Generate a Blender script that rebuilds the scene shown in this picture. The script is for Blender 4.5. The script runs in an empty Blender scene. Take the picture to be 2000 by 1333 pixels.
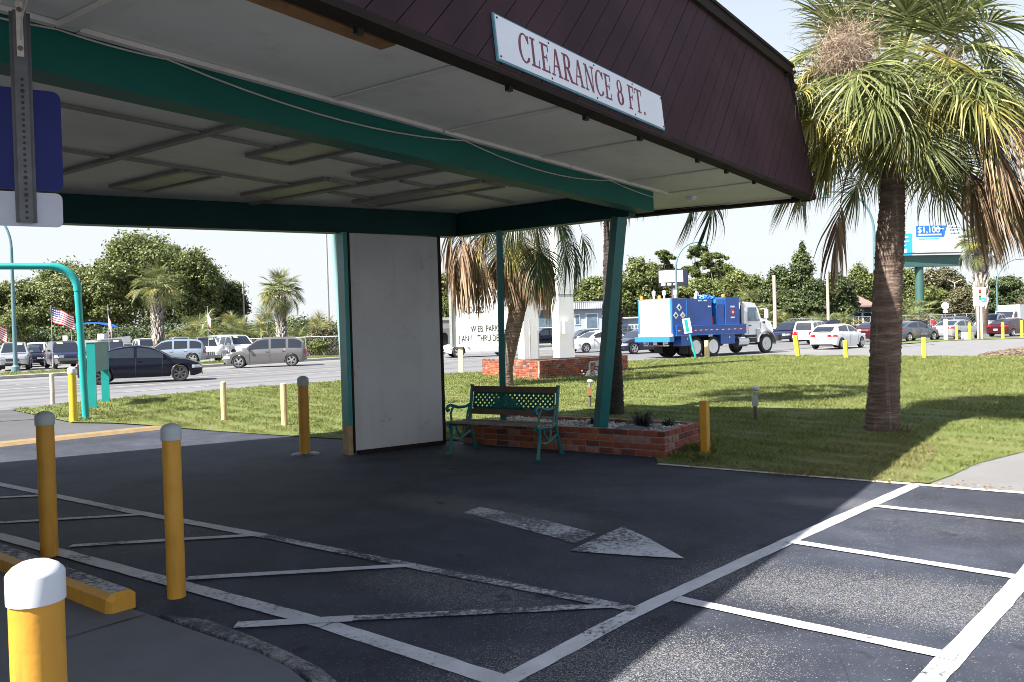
import bpy, math, random
import numpy as np
from mathutils import Vector, Matrix, Quaternion

scene = bpy.context.scene
C = scene.collection
R_ = math.radians
random.seed(7)

# ------------------------------------------------------------------ camera
CAM_H, FPX = 1.65, 1600.0           # eye height, focal length for a 2000 px wide picture
roll = math.atan(0.0287)
pitch = math.atan((666.5 - 645.0) / FPX * math.cos(roll))
fwd = Vector((0, math.cos(pitch), -math.sin(pitch)))
up0 = Vector((1, 0, 0)).cross(fwd)
c_right = Vector((1, 0, 0)) * math.cos(roll) - up0 * math.sin(roll)
c_up = Vector((1, 0, 0)) * math.sin(roll) + up0 * math.cos(roll)
cam_data = bpy.data.cameras.new('camera')
cam_data.sensor_width = 36.0
cam_data.lens = 36.0 * FPX / 2000.0
cam_data.clip_start = 0.1
cam_data.clip_end = 2000
cam = bpy.data.objects.new('camera', cam_data)
C.objects.link(cam)
cam.matrix_world = Matrix(((c_right.x, c_up.x, -fwd.x, 0), (c_right.y, c_up.y, -fwd.y, 0),
                           (c_right.z, c_up.z, -fwd.z, CAM_H), (0, 0, 0, 1)))
scene.camera = cam

# ------------------------------------------------------------------ light
SUN_EL = 47.0
sd = Vector((math.cos(R_(37.5)), math.sin(R_(37.5)), 0))          # the way shadows fall on the ground
world = bpy.data.worlds.new('World')
scene.world = world
world.use_nodes = True
wn = world.node_tree
sky = wn.nodes.new('ShaderNodeTexSky')
sky.sky_type = 'NISHITA'
sky.sun_disc = False
sky.sun_elevation = R_(SUN_EL)
sky.sun_rotation = math.atan2(-sd.x, -sd.y)
sky.air_density = 1.0
sky.dust_density = 1.5
sky.ozone_density = 1.6
bg = wn.nodes['Background']
bg.inputs['Strength'].default_value = 0.085
# bright hazy white low in the sky all round, clearing to blue overhead
tcw = wn.nodes.new('ShaderNodeTexCoord'); sxyz = wn.nodes.new('ShaderNodeSeparateXYZ'); mrw = wn.nodes.new('ShaderNodeMapRange'); mxw = wn.nodes.new('ShaderNodeMix')
mrw.interpolation_type = 'SMOOTHSTEP'
mrw.inputs[1].default_value = 0.02; mrw.inputs[2].default_value = 0.85; mrw.inputs[3].default_value = 0.96; mrw.inputs[4].default_value = 0.1
mxw.data_type = 'RGBA'; mxw.inputs[7].default_value = (3.5, 3.65, 3.75, 1)
wn.links.new(tcw.outputs['Generated'], sxyz.inputs[0]); wn.links.new(sxyz.outputs['Z'], mrw.inputs[0]); wn.links.new(mrw.outputs[0], mxw.inputs[0])
wn.links.new(sky.outputs['Color'], mxw.inputs[6]); wn.links.new(mxw.outputs[2], bg.inputs['Color'])
sun_d = bpy.data.lights.new('sun', 'SUN')
sun_d.energy = 5.0
sun_d.angle = R_(0.5)
sun_d.color = (1.0, 0.955, 0.88)
sun = bpy.data.objects.new('sun', sun_d)
C.objects.link(sun)
ld = Vector((sd.x * math.cos(R_(SUN_EL)), sd.y * math.cos(R_(SUN_EL)), -math.sin(R_(SUN_EL))))
sun.rotation_euler = ld.to_track_quat('-Z', 'Y').to_euler()
sun.location = (-30, -20, 40)
vs = scene.view_settings
vs.view_transform = 'Standard'
vs.look = 'None'
vs.gamma = 1.0
vs.use_curve_mapping = False
vs.exposure = 1.65
scene.cycles.filter_width = 0.95
scene.cycles.use_denoising = True

# ------------------------------------------------------------------ helpers
def ray(x, y):
    return c_right * ((x - 1000) / FPX) + c_up * ((666.5 - y) / FPX) + fwd

def G(x, y, z=0.0):
    """Where the sight line through a point of the photograph meets the height z."""
    d = ray(x, y); t = (z - CAM_H) / d.z
    return Vector((d.x * t, d.y * t, z))

def AT(x, Y, z=0.0):
    """Ground point at depth Y under the photograph column x."""
    d = ray(x, 674 - 0.0287 * x)
    return Vector((d.x * Y / d.y, Y, z))

def ZA(y, x, Y):
    """Height of the photograph row y (at column x) at depth Y."""
    d = ray(x, y)
    return CAM_H + d.z * Y / d.y

def tag(o, label=None, cat=None, group=None, kind=None):
    if label: o['label'] = label
    if cat: o['category'] = cat
    if group: o['group'] = group
    if kind: o['kind'] = kind
    return o

def thing(name, label, cat, loc=(0, 0, 0), rz=0.0, group=None):
    o = bpy.data.objects.new(name, None)
    o.empty_display_size = 0.2
    C.objects.link(o)
    o.location = loc
    o.rotation_euler = (0, 0, rz)
    return tag(o, label, cat, group)

def sub(name, parent, loc=(0, 0, 0), rot=(0, 0, 0)):
    o = bpy.data.objects.new(name, None)
    o.empty_display_size = 0.1
    C.objects.link(o)
    o.parent = parent
    o.location = loc
    o.rotation_euler = rot
    return o

def link(name, me, parent=None, loc=(0, 0, 0), rot=(0, 0, 0), scale=(1, 1, 1), world=False):
    o = bpy.data.objects.new(name, me)
    C.objects.link(o)
    o.location = loc; o.rotation_euler = rot; o.scale = scale
    if parent:
        o.parent = parent
        if world:      # geometry given in world coordinates under a thing that only has a location
            o.matrix_parent_inverse = Matrix.Translation(-Vector(parent.location))
    return o

def mesh_np(name, V, F, mats, smooth=False):
    """Mesh from numpy arrays; F is (n,3) or (n,4)."""
    me = bpy.data.meshes.new(name)
    V = np.asarray(V, dtype=np.float32); F = np.asarray(F, dtype=np.int32)
    n, k = F.shape
    me.vertices.add(len(V)); me.vertices.foreach_set('co', V.ravel())
    me.loops.add(n * k); me.loops.foreach_set('vertex_index', F.ravel())
    me.polygons.add(n)
    me.polygons.foreach_set('loop_start', np.arange(0, n * k, k, dtype=np.int32))
    me.polygons.foreach_set('loop_total', np.full(n, k, dtype=np.int32))
    if smooth: me.polygons.foreach_set('use_smooth', np.ones(n, dtype=bool))
    me.update(calc_edges=True); me.validate()
    for m in (mats if isinstance(mats, (list, tuple)) else [mats]): me.materials.append(m)
    return me

class B:
    def __init__(s): s.v = []; s.f = []; s.m = []
    def add(s, vs, fs, mi=0, M=None):
        o = len(s.v)
        s.v += [tuple(M @ Vector(p)) if M else tuple(p) for p in vs]
        s.f += [tuple(i + o for i in f) for f in fs]
        s.m += [mi] * len(fs)
        return s
    def box(s, c, d, rz=0.0, mi=0, M=None):
        x, y, z = d[0] / 2, d[1] / 2, d[2] / 2
        T = Matrix.Translation(c) @ Matrix.Rotation(rz, 4, 'Z')
        if M: T = M @ T
        vs = [(-x, -y, -z), (x, -y, -z), (x, y, -z), (-x, y, -z), (-x, -y, z), (x, -y, z), (x, y, z), (-x, y, z)]
        fs = [(0, 3, 2, 1), (4, 5, 6, 7), (0, 1, 5, 4), (1, 2, 6, 5), (2, 3, 7, 6), (3, 0, 4, 7)]
        return s.add(vs, fs, mi, T)
    def beam(s, a, b, w, h, mi=0, up=(0, 0, 1)):
        a = Vector(a); b = Vector(b); d = b - a; L = d.length; d.normalize()
        side = d.cross(Vector(up)).normalized(); u = side.cross(d)
        M = Matrix(((d.x, side.x, u.x, (a.x + b.x) / 2), (d.y, side.y, u.y, (a.y + b.y) / 2), (d.z, side.z, u.z, (a.z + b.z) / 2), (0, 0, 0, 1)))
        return s.box((0, 0, 0), (L, w, h), 0, mi, M)
    def tube(s, pts, r, n=8, mi=0, cap=True, M=None):
        pts = [Vector(p) for p in pts]
        rs = r if isinstance(r, (list, tuple)) else [r] * len(pts)
        vs, fs = [], []
        prev = None
        for i, p in enumerate(pts):
            d = (pts[min(i + 1, len(pts) - 1)] - pts[max(i - 1, 0)]).normalized()
            if prev is None:
                a = Vector((0, 0, 1)) if abs(d.z) < 0.9 else Vector((1, 0, 0))
                prev = d.cross(a).normalized()
            e = (prev - d * prev.dot(d)).normalized(); prev = e
            g = d.cross(e)
            for k in range(n):
                t = 2 * math.pi * k / n
                vs.append(p + (e * math.cos(t) + g * math.sin(t)) * rs[i])
        for i in range(len(pts) - 1):
            for k in range(n):
                a, b = i * n + k, i * n + (k + 1) % n
                fs.append((a, b, b + n, a + n))
        if cap:
            fs.append(tuple(range(n - 1, -1, -1))); fs.append(tuple(range((len(pts) - 1) * n, len(pts) * n)))
        return s.add(vs, fs, mi, M)
    def lathe(s, prof, n=16, mi=0, M=None, cap=True):
        vs, fs = [], []
        for r, z in prof:
            for k in range(n):
                t = 2 * math.pi * k / n
                vs.append((r * math.cos(t), r * math.sin(t), z))
        for i in range(len(prof) - 1):
            for k in range(n):
                a, b = i * n + k, i * n + (k + 1) % n
                fs.append((a, b, b + n, a + n))
        if cap and prof[0][0] > 1e-6: fs.append(tuple(range(n - 1, -1, -1)))
        if cap and prof[-1][0] > 1e-6: fs.append(tuple(range((len(prof) - 1) * n, len(prof) * n)))
        return s.add(vs, fs, mi, M)
    def prism(s, poly, z0, z1, mi=0, M=None):
        n = len(poly)
        vs = [(p[0], p[1], z0) for p in poly] + [(p[0], p[1], z1) for p in poly]
        fs = [tuple(range(n - 1, -1, -1)), tuple(range(n, 2 * n))] + [(i, (i + 1) % n, (i + 1) % n + n, i + n) for i in range(n)]
        return s.add(vs, fs, mi, M)
    def quad(s, a, b, c, d, mi=0): return s.add([a, b, c, d], [(0, 1, 2, 3)], mi)
    def mesh(s, name, mats, smooth=False):
        me = bpy.data.meshes.new(name)
        me.from_pydata(s.v, [], s.f)
        ml = mats if isinstance(mats, (list, tuple)) else [mats]
        for m in ml: me.materials.append(m)
        if len(ml) > 1: me.polygons.foreach_set('material_index', np.array(s.m, dtype=np.int32))
        if smooth:
            me.polygons.foreach_set('use_smooth', np.ones(len(s.f), dtype=bool))
            try: me.set_sharp_from_angle(angle=R_(38))
            except Exception: pass
        me.update()
        return me
    def build(s, name, mats, parent=None, smooth=False, world=False, **kw):
        return link(name, s.mesh(name, mats, smooth), parent, world=world, **kw)
    def top(s, name, mats, org, label, cat, group=None, smooth=False, kind=None):
        """A top-level thing that is one mesh, its origin at its base."""
        org = Vector(org)
        s.v = [tuple(Vector(p) - org) for p in s.v]
        o = link(name, s.mesh(name, mats, smooth), loc=org)
        return tag(o, label, cat, group, kind)

def copy_tree(o, parent=None):
    c = o.copy(); C.objects.link(c)
    if parent: c.parent = parent
    for ch in list(o.children): copy_tree(ch, c)
    return c

# ------------------------------------------------------------------ materials
def nodes(name):
    m = bpy.data.materials.new(name); m.use_nodes = True
    nt = m.node_tree
    return m, nt, nt.nodes['Principled BSDF']

def N(nt, t, **kw):
    n = nt.nodes.new(t)
    for k, v in kw.items():
        if hasattr(n, k): setattr(n, k, v)
        else: n.inputs[k].default_value = v
    return n

def noise(nt, vec, scale, detail=3.0, rough=0.55):
    n = N(nt, 'ShaderNodeTexNoise'); n.inputs['Scale'].default_value = scale
    n.inputs['Detail'].default_value = detail; n.inputs['Roughness'].default_value = rough
    nt.links.new(vec, n.inputs['Vector'])
    return n.outputs['Fac']

def ramp(nt, fac, stops):
    r = N(nt, 'ShaderNodeValToRGB')
    e = r.color_ramp.elements
    while len(e) < len(stops): e.new(0.5)
    for i, (p, c) in enumerate(stops):
        e[i].position = p
        e[i].color = (c[0], c[1], c[2], 1) if not isinstance(c, (int, float)) else (c, c, c, 1)
    nt.links.new(fac, r.inputs['Fac'])
    return r.outputs['Color']

def mix(nt, fac, a, b, mode='MIX'):
    n = N(nt, 'ShaderNodeMix', data_type='RGBA', blend_type=mode)
    for i, v in ((0, fac), (6, a), (7, b)):
        if isinstance(v, (int, float)): n.inputs[i].default_value = v if i == 0 else (v, v, v, 1)
        elif isinstance(v, (tuple, list)): n.inputs[i].default_value = (v[0], v[1], v[2], 1)
        else: nt.links.new(v, n.inputs[i])
    return n.outputs[2]

def math_(nt, op, a, b=0.0):
    n = N(nt, 'ShaderNodeMath', operation=op)
    for i, v in ((0, a), (1, b)):
        if isinstance(v, (int, float)): n.inputs[i].default_value = v
        else: nt.links.new(v, n.inputs[i])
    return n.outputs[0]

def coords(nt, kind='Object'):
    return N(nt, 'ShaderNodeTexCoord').outputs[kind]

def bump(nt, p, h, strength=0.3, dist=0.01):
    b = N(nt, 'ShaderNodeBump'); b.inputs['Strength'].default_value = strength; b.inputs['Distance'].default_value = dist
    nt.links.new(h, b.inputs['Height']); nt.links.new(b.outputs['Normal'], p.inputs['Normal'])

def pm(name, rgb, rough=0.6, metal=0.0, var=0.18, scale=6.0, dirt=0.0, bmp=0.0, bscale=60.0, coat=0.0, dirt_rgb=(0.06, 0.05, 0.04)):
    """Painted or plain surface with soft tonal mottling, optional grime and relief."""
    m, nt, p = nodes(name)
    co = coords(nt)
    f = noise(nt, co, scale, 4)
    dk = tuple(c * (1 - var) for c in rgb); lt = tuple(min(1, c * (1 + var)) for c in rgb)
    col = ramp(nt, f, [(0.3, dk), (0.7, lt)])
    if dirt > 0:
        d = noise(nt, co, scale * 3.7, 6, 0.7)
        k = ramp(nt, d, [(0.56, 0.0), (0.72, 1.0)])
        col = mix(nt, math_(nt, 'MULTIPLY', k, dirt), col, dirt_rgb)
    nt.links.new(col, p.inputs['Base Color'])
    p.inputs['Roughness'].default_value = rough
    p.inputs['Metallic'].default_value = metal
    p.inputs['Coat Weight'].default_value = coat
    p.inputs['Coat Roughness'].default_value = 0.08
    if bmp > 0: bump(nt, p, noise(nt, co, bscale, 4), bmp, 0.01)
    return m

def leafm(name, dark, mid, light, trans=0.3, rough=0.5, scale=0.4):
    m, nt, p = nodes(name)
    g = N(nt, 'ShaderNodeNewGeometry')
    co = coords(nt)
    big = noise(nt, co, scale, 2)
    f = math_(nt, 'ADD', math_(nt, 'MULTIPLY', g.outputs['Random Per Island'], 0.6), math_(nt, 'MULTIPLY', big, 0.4))
    col = ramp(nt, f, [(0.15, dark), (0.5, mid), (0.85, light)])
    nt.links.new(col, p.inputs['Base Color'])
    p.inputs['Roughness'].default_value = rough
    p.inputs['Specular IOR Level'].default_value = 0.35
    t = N(nt, 'ShaderNodeBsdfTranslucent'); nt.links.new(col, t.inputs['Color'])
    mx = N(nt, 'ShaderNodeMixShader'); mx.inputs[0].default_value = trans
    out = nt.nodes['Material Output']
    nt.links.new(p.outputs[0], mx.inputs[1]); nt.links.new(t.outputs[0], mx.inputs[2]); nt.links.new(mx.outputs[0], out.inputs[0])
    return m

def asphalt_nodes(nt, co):
    """Colour and height of worn parking-lot asphalt."""
    big = noise(nt, co, 0.35, 4)
    med = noise(nt, co, 2.2, 5, 0.65)
    v = N(nt, 'ShaderNodeTexVoronoi'); v.inputs['Scale'].default_value = 200.0; nt.links.new(co, v.inputs['Vector'])
    sp = N(nt, 'ShaderNodeSeparateColor'); nt.links.new(v.outputs['Color'], sp.inputs[0])
    grain = sp.outputs[0]
    base = ramp(nt, med, [(0.3, (0.022, 0.0262, 0.041)), (0.7, (0.038, 0.043, 0.061))])
    base = mix(nt, 1.0, base, ramp(nt, noise(nt, co, 0.55, 5, 0.6), [(0.35, 0.62), (0.65, 1.2)]), 'MULTIPLY')
    # worn bands where the pale aggregate shows through
    geo = N(nt, 'ShaderNodeVectorMath', operation='MULTIPLY'); nt.links.new(co, geo.inputs[0]); geo.inputs[1].default_value = (1, 1, 0)
    wear = None
    for (cx, cy, rx, ry, a) in ((2.2, 4.85, 1.5, 0.55, -0.45), (0.35, 3.9, 1.1, 0.55, 0.2), (-0.45, 5.25, 0.9, 0.4, -0.6), (-0.35, 7.6, 1.5, 0.45, -0.65), (1.35, 5.4, .7, .25, .8), (3.4, 3.9, 0.9, 0.35, -0.5), (2.9, 7.4, 0.6, 0.3, -0.4)):
        mp = N(nt, 'ShaderNodeMapping', vector_type='TEXTURE')
        mp.inputs['Location'].default_value = (cx, cy, 0); mp.inputs['Rotation'].default_value = (0, 0, a); mp.inputs['Scale'].default_value = (rx, ry, 1)
        nt.links.new(geo.outputs[0], mp.inputs['Vector'])
        ln = N(nt, 'ShaderNodeVectorMath', operation='LENGTH'); nt.links.new(mp.outputs[0], ln.inputs[0])
        w = N(nt, 'ShaderNodeMapRange', interpolation_type='SMOOTHSTEP'); nt.links.new(ln.outputs['Value'], w.inputs[0])
        w.inputs[1].default_value = 1.15; w.inputs[2].default_value = 0.35; w.inputs[3].default_value = 0.0; w.inputs[4].default_value = 0.7
        wear = w.outputs[0] if wear is None else math_(nt, 'MAXIMUM', wear, w.outputs[0])
    bw = ramp(nt, big, [(0.52, 0.0), (0.78, 0.5)])
    wear = math_(nt, 'MAXIMUM', wear, bw)
    thr = math_(nt, 'ADD', math_(nt, 'MULTIPLY', wear, 0.62), 0.025)
    show = math_(nt, 'LESS_THAN', grain, thr)
    stone = ramp(nt, sp.outputs[1], [(0.0, (0.085, 0.084, 0.083)), (0.6, (0.16, 0.157, 0.154)), (1.0, (0.29, 0.285, 0.28))])
    col = mix(nt, math_(nt, 'MULTIPLY', show, 0.85), base, stone)
    # scattered pale scuffs and oil spots
    sc = noise(nt, co, 9.0, 8, 0.75)
    col = mix(nt, ramp(nt, sc, [(0.66, 0.0), (0.72, 0.55)]), col, (0.30, 0.29, 0.28))
    # hairline cracks, here and there
    wob = N(nt, 'ShaderNodeMix', data_type='VECTOR'); wob.inputs[0].default_value = 0.12
    nz = N(nt, 'ShaderNodeTexNoise'); nz.inputs['Scale'].default_value = 2.5; nz.inputs['Detail'].default_value = 5; nt.links.new(co, nz.inputs['Vector'])
    nt.links.new(co, wob.inputs[4]); nt.links.new(nz.outputs['Color'], wob.inputs[5])
    cv = N(nt, 'ShaderNodeTexVoronoi', feature='DISTANCE_TO_EDGE'); cv.inputs['Scale'].default_value = 0.55; nt.links.new(wob.outputs[1], cv.inputs['Vector'])
    crack = math_(nt, 'MULTIPLY', math_(nt, 'LESS_THAN', cv.outputs['Distance'], 0.0022), ramp(nt, noise(nt, co, 0.8, 2), [(0.52, 0.0), (0.60, 0.35)]))
    col = mix(nt, crack, col, (0.008, 0.008, 0.009))
    oil = noise(nt, co, 3.1, 2)
    col = mix(nt, ramp(nt, oil, [(0.66, 0.0), (0.74, 0.8)]), col, (0.010, 0.010, 0.012))
    h = math_(nt, 'ADD', math_(nt, 'MULTIPLY', v.outputs['Distance'], 0.6), math_(nt, 'MULTIPLY', med, 0.5))
    return col, h

def make_asphalt(name):
    m, nt, p = nodes(name)
    co = coords(nt)
    col, h = asphalt_nodes(nt, co)
    nt.links.new(col, p.inputs['Base Color'])
    p.inputs['Roughness'].default_value = 0.8
    p.inputs['Specular IOR Level'].default_value = 0.35
    bump(nt, p, h, 0.55, 0.006)
    return m

def make_paint(name, rgb, wear=0.5):
    """Road paint worn through to the asphalt in places."""
    m, nt, p = nodes(name)
    co = coords(nt)
    acol, h = asphalt_nodes(nt, co)
    f1 = noise(nt, co, 26.0, 8, 0.75); f2 = noise(nt, co, 1.3, 3)
    f = math_(nt, 'ADD', math_(nt, 'MULTIPLY', f1, 0.65), math_(nt, 'MULTIPLY', f2, 0.45))
    k = ramp(nt, f, [(0.70 - 0.14 * wear, 0.0), (0.80 - 0.14 * wear, 1.0)])
    tone = ramp(nt, noise(nt, co, 5.0, 5), [(0.3, tuple(c * 0.72 for c in rgb)), (0.7, rgb)])
    nt.links.new(mix(nt, k, tone, acol), p.inputs['Base Color'])
    p.inputs['Roughness'].default_value = 0.75
    bump(nt, p, h, 0.35, 0.005)
    return m

M = {}
M['asphalt'] = make_asphalt('asphalt')
M['line'] = make_paint('white road paint', (0.54, 0.54, 0.55), 0.8)
M['line_worn'] = make_paint('worn white road paint', (0.47, 0.47, 0.475), 1.45)
M['line_tan'] = make_paint('yellowed road paint', (0.24, 0.165, 0.075), 0.6)
M['line_cream'] = make_paint('cream edge paint', (0.62, 0.56, 0.44), 0.2)
M['road'] = pm('road surface', (0.125, 0.124, 0.13), 0.85, var=0.12, scale=0.5, dirt=0.25, bmp=0.2, dirt_rgb=(0.09, 0.09, 0.095))
def road_mat():
    m, nt, p = nodes('road lanes')
    co = coords(nt)
    mp = N(nt, 'ShaderNodeMapping'); mp.inputs['Rotation'].default_value = (0, 0, R_(-48)); nt.links.new(co, mp.inputs['Vector'])
    m2 = N(nt, 'ShaderNodeMapping'); m2.inputs['Scale'].default_value = (0.02, 0.85, 1); nt.links.new(mp.outputs[0], m2.inputs['Vector'])
    st = noise(nt, m2.outputs[0], 1.0, 3); md = noise(nt, co, 1.2, 5, 0.65)
    col = ramp(nt, st, [(0.36, (0.085, 0.085, 0.09)), (0.52, (0.135, 0.134, 0.14)), (0.68, (0.155, 0.154, 0.16))])
    col = mix(nt, 1.0, col, ramp(nt, md, [(0.3, 0.85), (0.7, 1.1)]), 'MULTIPLY')
    nt.links.new(col, p.inputs['Base Color']); p.inputs['Roughness'].default_value = 0.85
    return m
M['road'] = road_mat()
M['ground'] = pm('far lot ground', (0.17, 0.165, 0.16), 0.9, var=0.2, scale=0.12, dirt=0.2)
M['concrete'] = pm('driveway concrete', (0.16, 0.158, 0.158), 0.85, var=0.1, scale=0.8, dirt=0.2, bmp=0.15, dirt_rgb=(0.14, 0.135, 0.13))
M['slab'] = pm('walkway concrete', (0.115, 0.12, 0.13), 0.75, var=0.14, scale=1.1, dirt=0.35, bmp=0.12, dirt_rgb=(0.07, 0.07, 0.075))
M['sidewalk'] = pm('pinkish sidewalk', (0.23, 0.20, 0.185), 0.85, var=0.1, scale=1.0, dirt=0.2)
M['kerb'] = pm('kerb concrete', (0.36, 0.35, 0.33), 0.85, var=0.15, scale=2.0, dirt=0.3)
M['yellow'] = pm('yellow post paint', (0.60, 0.30, 0.028), 0.45, var=0.1, scale=5, dirt=0.25, bmp=0.1, bscale=25, dirt_rgb=(0.28, 0.15, 0.03))
M['yellow_bright'] = pm('bright yellow paint', (0.72, 0.50, 0.03), 0.5, var=0.12, scale=6, dirt=0.35, dirt_rgb=(0.4, 0.34, 0.2))
M['yellow_faded'] = pm('faded yellow paint', (0.62, 0.47, 0.25), 0.6, var=0.15, scale=5, dirt=0.3, dirt_rgb=(0.5, 0.45, 0.36))
M['pale_wood'] = pm('weathered pale post', (0.52, 0.44, 0.33), 0.8, var=0.15, scale=6, dirt=0.3, dirt_rgb=(0.3, 0.26, 0.2))
def post_yellow():
    m, nt, p = nodes('worn yellow post paint')
    co = coords(nt)
    base = ramp(nt, noise(nt, co, 4, 4), [(0.3, (0.50, 0.235, 0.022)), (0.7, (0.62, 0.31, 0.035))])
    mp = N(nt, 'ShaderNodeMapping'); mp.inputs['Scale'].default_value = (26, 26, 2.2); nt.links.new(co, mp.inputs['Vector'])
    streak = ramp(nt, noise(nt, mp.outputs[0], 1.0, 5, 0.65), [(0.56, 0.0), (0.74, 0.55)])
    col = mix(nt, streak, base, (0.22, 0.11, 0.025))
    chip = ramp(nt, noise(nt, co, 34, 6, 0.75), [(0.665, 0.0), (0.68, 1.0)])
    col = mix(nt, math_(nt, 'MULTIPLY', chip, ramp(nt, noise(nt, co, 5, 2), [(0.5, 0.0), (0.6, 0.9)])), col, (0.11, 0.085, 0.06))
    nt.links.new(col, p.inputs['Base Color']); p.inputs['Roughness'].default_value = 0.5
    bump(nt, p, noise(nt, co, 30, 4), 0.15, 0.01)
    return m
M['yellow'] = post_yellow()
M['cap_white'] = pm('white bollard cap', (0.58, 0.60, 0.64), 0.45, var=0.05, scale=8, dirt=0.4, dirt_rgb=(0.42, 0.39, 0.34))
M['cap_grey'] = pm('grey bollard cap', (0.40, 0.44, 0.45), 0.55, var=0.08, scale=9, dirt=0.4, dirt_rgb=(0.25, 0.25, 0.24))
M['teal_shaded'] = pm('shadow dark teal paint', (0.004, 0.040, 0.040), 0.5, var=0.15, scale=1.5)  # teal beam paint with the shade on the back beams put into its colour
M['teal'] = pm('teal paint', (0.008, 0.125, 0.125), 0.42, var=0.12, scale=3, dirt=0.2, dirt_rgb=(0.02, 0.1, 0.1))
M['teal_dark'] = pm('dark teal steel paint', (0.0025, 0.095, 0.075), 0.55, var=0.12, scale=1.5, dirt=0.2, dirt_rgb=(0.012, 0.06, 0.055))
M['teal_bright'] = pm('bright teal paint', (0.015, 0.30, 0.29), 0.4, var=0.08, scale=2, dirt=0.15, dirt_rgb=(0.02, 0.18, 0.18))
M['ceiling'] = pm('ceiling plywood paint', (0.66, 0.645, 0.60), 0.7, var=0.12, scale=0.7, dirt=0.4, bmp=0.08, bscale=18, dirt_rgb=(0.44, 0.40, 0.33))
M['batten_shaded'] = pm('shaded grimy batten paint', (0.27, 0.255, 0.23), 0.7, var=0.12, scale=3, dirt=0.4, dirt_rgb=(0.14, 0.12, 0.10))  # batten paint darkened to stand for shadow on the inner ceiling, plus some grime
M['recess'] = pm('dim light lens', (0.30, 0.29, 0.25), 0.5, var=0.15, scale=4, dirt=0.3, dirt_rgb=(0.16, 0.14, 0.12))
M['batten'] = pm('ceiling batten paint', (0.60, 0.58, 0.54), 0.6, var=0.08, scale=3, dirt=0.3, dirt_rgb=(0.36, 0.33, 0.29))
M['dark_trim'] = pm('dark brown trim', (0.022, 0.015, 0.012), 0.85, var=0.2, scale=4, dirt=0.3, dirt_rgb=(0.05, 0.035, 0.022))
M['plum'] = pm('plum brown board paint', (0.046, 0.0215, 0.0275), 0.8, var=0.28, scale=1.1, dirt=0.2, bmp=0.1, bscale=30, dirt_rgb=(0.07, 0.035, 0.05))
M['bare_wood'] = pm('bare stained wood', (0.24, 0.115, 0.045), 0.7, var=0.25, scale=7, dirt=0.3, bmp=0.2)
M['raw_plank'] = pm('raw pine plank', (0.36, 0.25, 0.13), 0.75, var=0.25, scale=9, dirt=0.3)
M['board'] = pm('white board paint', (0.47, 0.475, 0.49), 0.6, var=0.08, scale=1.2, dirt=0.4, bmp=0.08, bscale=20, dirt_rgb=(0.30, 0.30, 0.31))
def board_mat():
    m, nt, p = nodes('scuffed white panel paint')
    co = coords(nt)
    col = ramp(nt, noise(nt, co, 0.9, 4), [(0.3, (0.41, 0.415, 0.43)), (0.7, (0.52, 0.525, 0.54))])
    mp = N(nt, 'ShaderNodeMapping'); mp.inputs['Scale'].default_value = (7, 7, 0.5); nt.links.new(co, mp.inputs['Vector'])
    col = mix(nt, ramp(nt, noise(nt, mp.outputs[0], 1.0, 4), [(0.55, 0.0), (0.75, 0.35)]), col, (0.34, 0.33, 0.31))
    sm = math_(nt, 'MULTIPLY', ramp(nt, noise(nt, co, 3.4, 3), [(0.60, 0.0), (0.68, 1.0)]), ramp(nt, noise(nt, co, 17, 5, 0.7), [(0.5, 0.0), (0.62, 0.4)]))
    col = mix(nt, sm, col, (0.16, 0.155, 0.15))
    nt.links.new(col, p.inputs['Base Color']); p.inputs['Roughness'].default_value = 0.6
    bump(nt, p, noise(nt, co, 6, 4), 0.12, 0.01)
    return m
M['board'] = board_mat()
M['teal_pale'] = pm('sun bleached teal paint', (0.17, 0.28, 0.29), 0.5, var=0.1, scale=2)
M['teal_trim'] = pm('teal trim paint', (0.012, 0.21, 0.21), 0.45, var=0.15, scale=3, dirt=0.2, dirt_rgb=(0.02, 0.1, 0.1))
M['dead_leaf'] = leafm('fallen brown leaves', (0.05, 0.03, 0.015), (0.16, 0.10, 0.05), (0.3, 0.22, 0.12), 0.0, 0.9)
M['sign_white'] = pm('sign face white', (0.78, 0.79, 0.82), 0.5, var=0.04, scale=2, dirt=0.12, dirt_rgb=(0.6, 0.58, 0.55))
M['maroon'] = pm('maroon letter paint', (0.17, 0.022, 0.05), 0.5, var=0.1, scale=8)
M['sign_edge'] = pm('blue green sign edge', (0.10, 0.28, 0.34), 0.5)
M['black'] = pm('black paint', (0.012, 0.012, 0.014), 0.5, var=0.1)
M['rubber'] = pm('tyre rubber', (0.018, 0.018, 0.019), 0.8, var=0.2, scale=10)
M['alloy'] = pm('alloy wheel', (0.55, 0.56, 0.58), 0.3, 0.7, var=0.08)
M['alloy_dark'] = pm('dark alloy wheel', (0.12, 0.12, 0.13), 0.35, 0.6, var=0.1)
M['chrome'] = pm('bright metal', (0.65, 0.66, 0.68), 0.18, 0.9, var=0.05)
M['galv'] = pm('galvanised steel', (0.36, 0.37, 0.38), 0.5, 0.5, var=0.12, scale=5, dirt=0.2)
M['channel'] = pm('dull steel channel', (0.13, 0.13, 0.14), 0.55, 0.4, var=0.15, scale=12, dirt=0.3, dirt_rgb=(0.07, 0.06, 0.055))
M['strap'] = pm('painted strap', (0.55, 0.53, 0.5), 0.5, var=0.1, scale=20, dirt=0.4, dirt_rgb=(0.25, 0.14, 0.08))
M['rust'] = pm('rusty bolt', (0.16, 0.09, 0.05), 0.7, var=0.3, scale=40)
M['blue_sign'] = pm('deep blue sign back', (0.008, 0.014, 0.125), 0.4, var=0.08, scale=4, dirt=0.1, dirt_rgb=(0.03, 0.04, 0.2))
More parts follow.
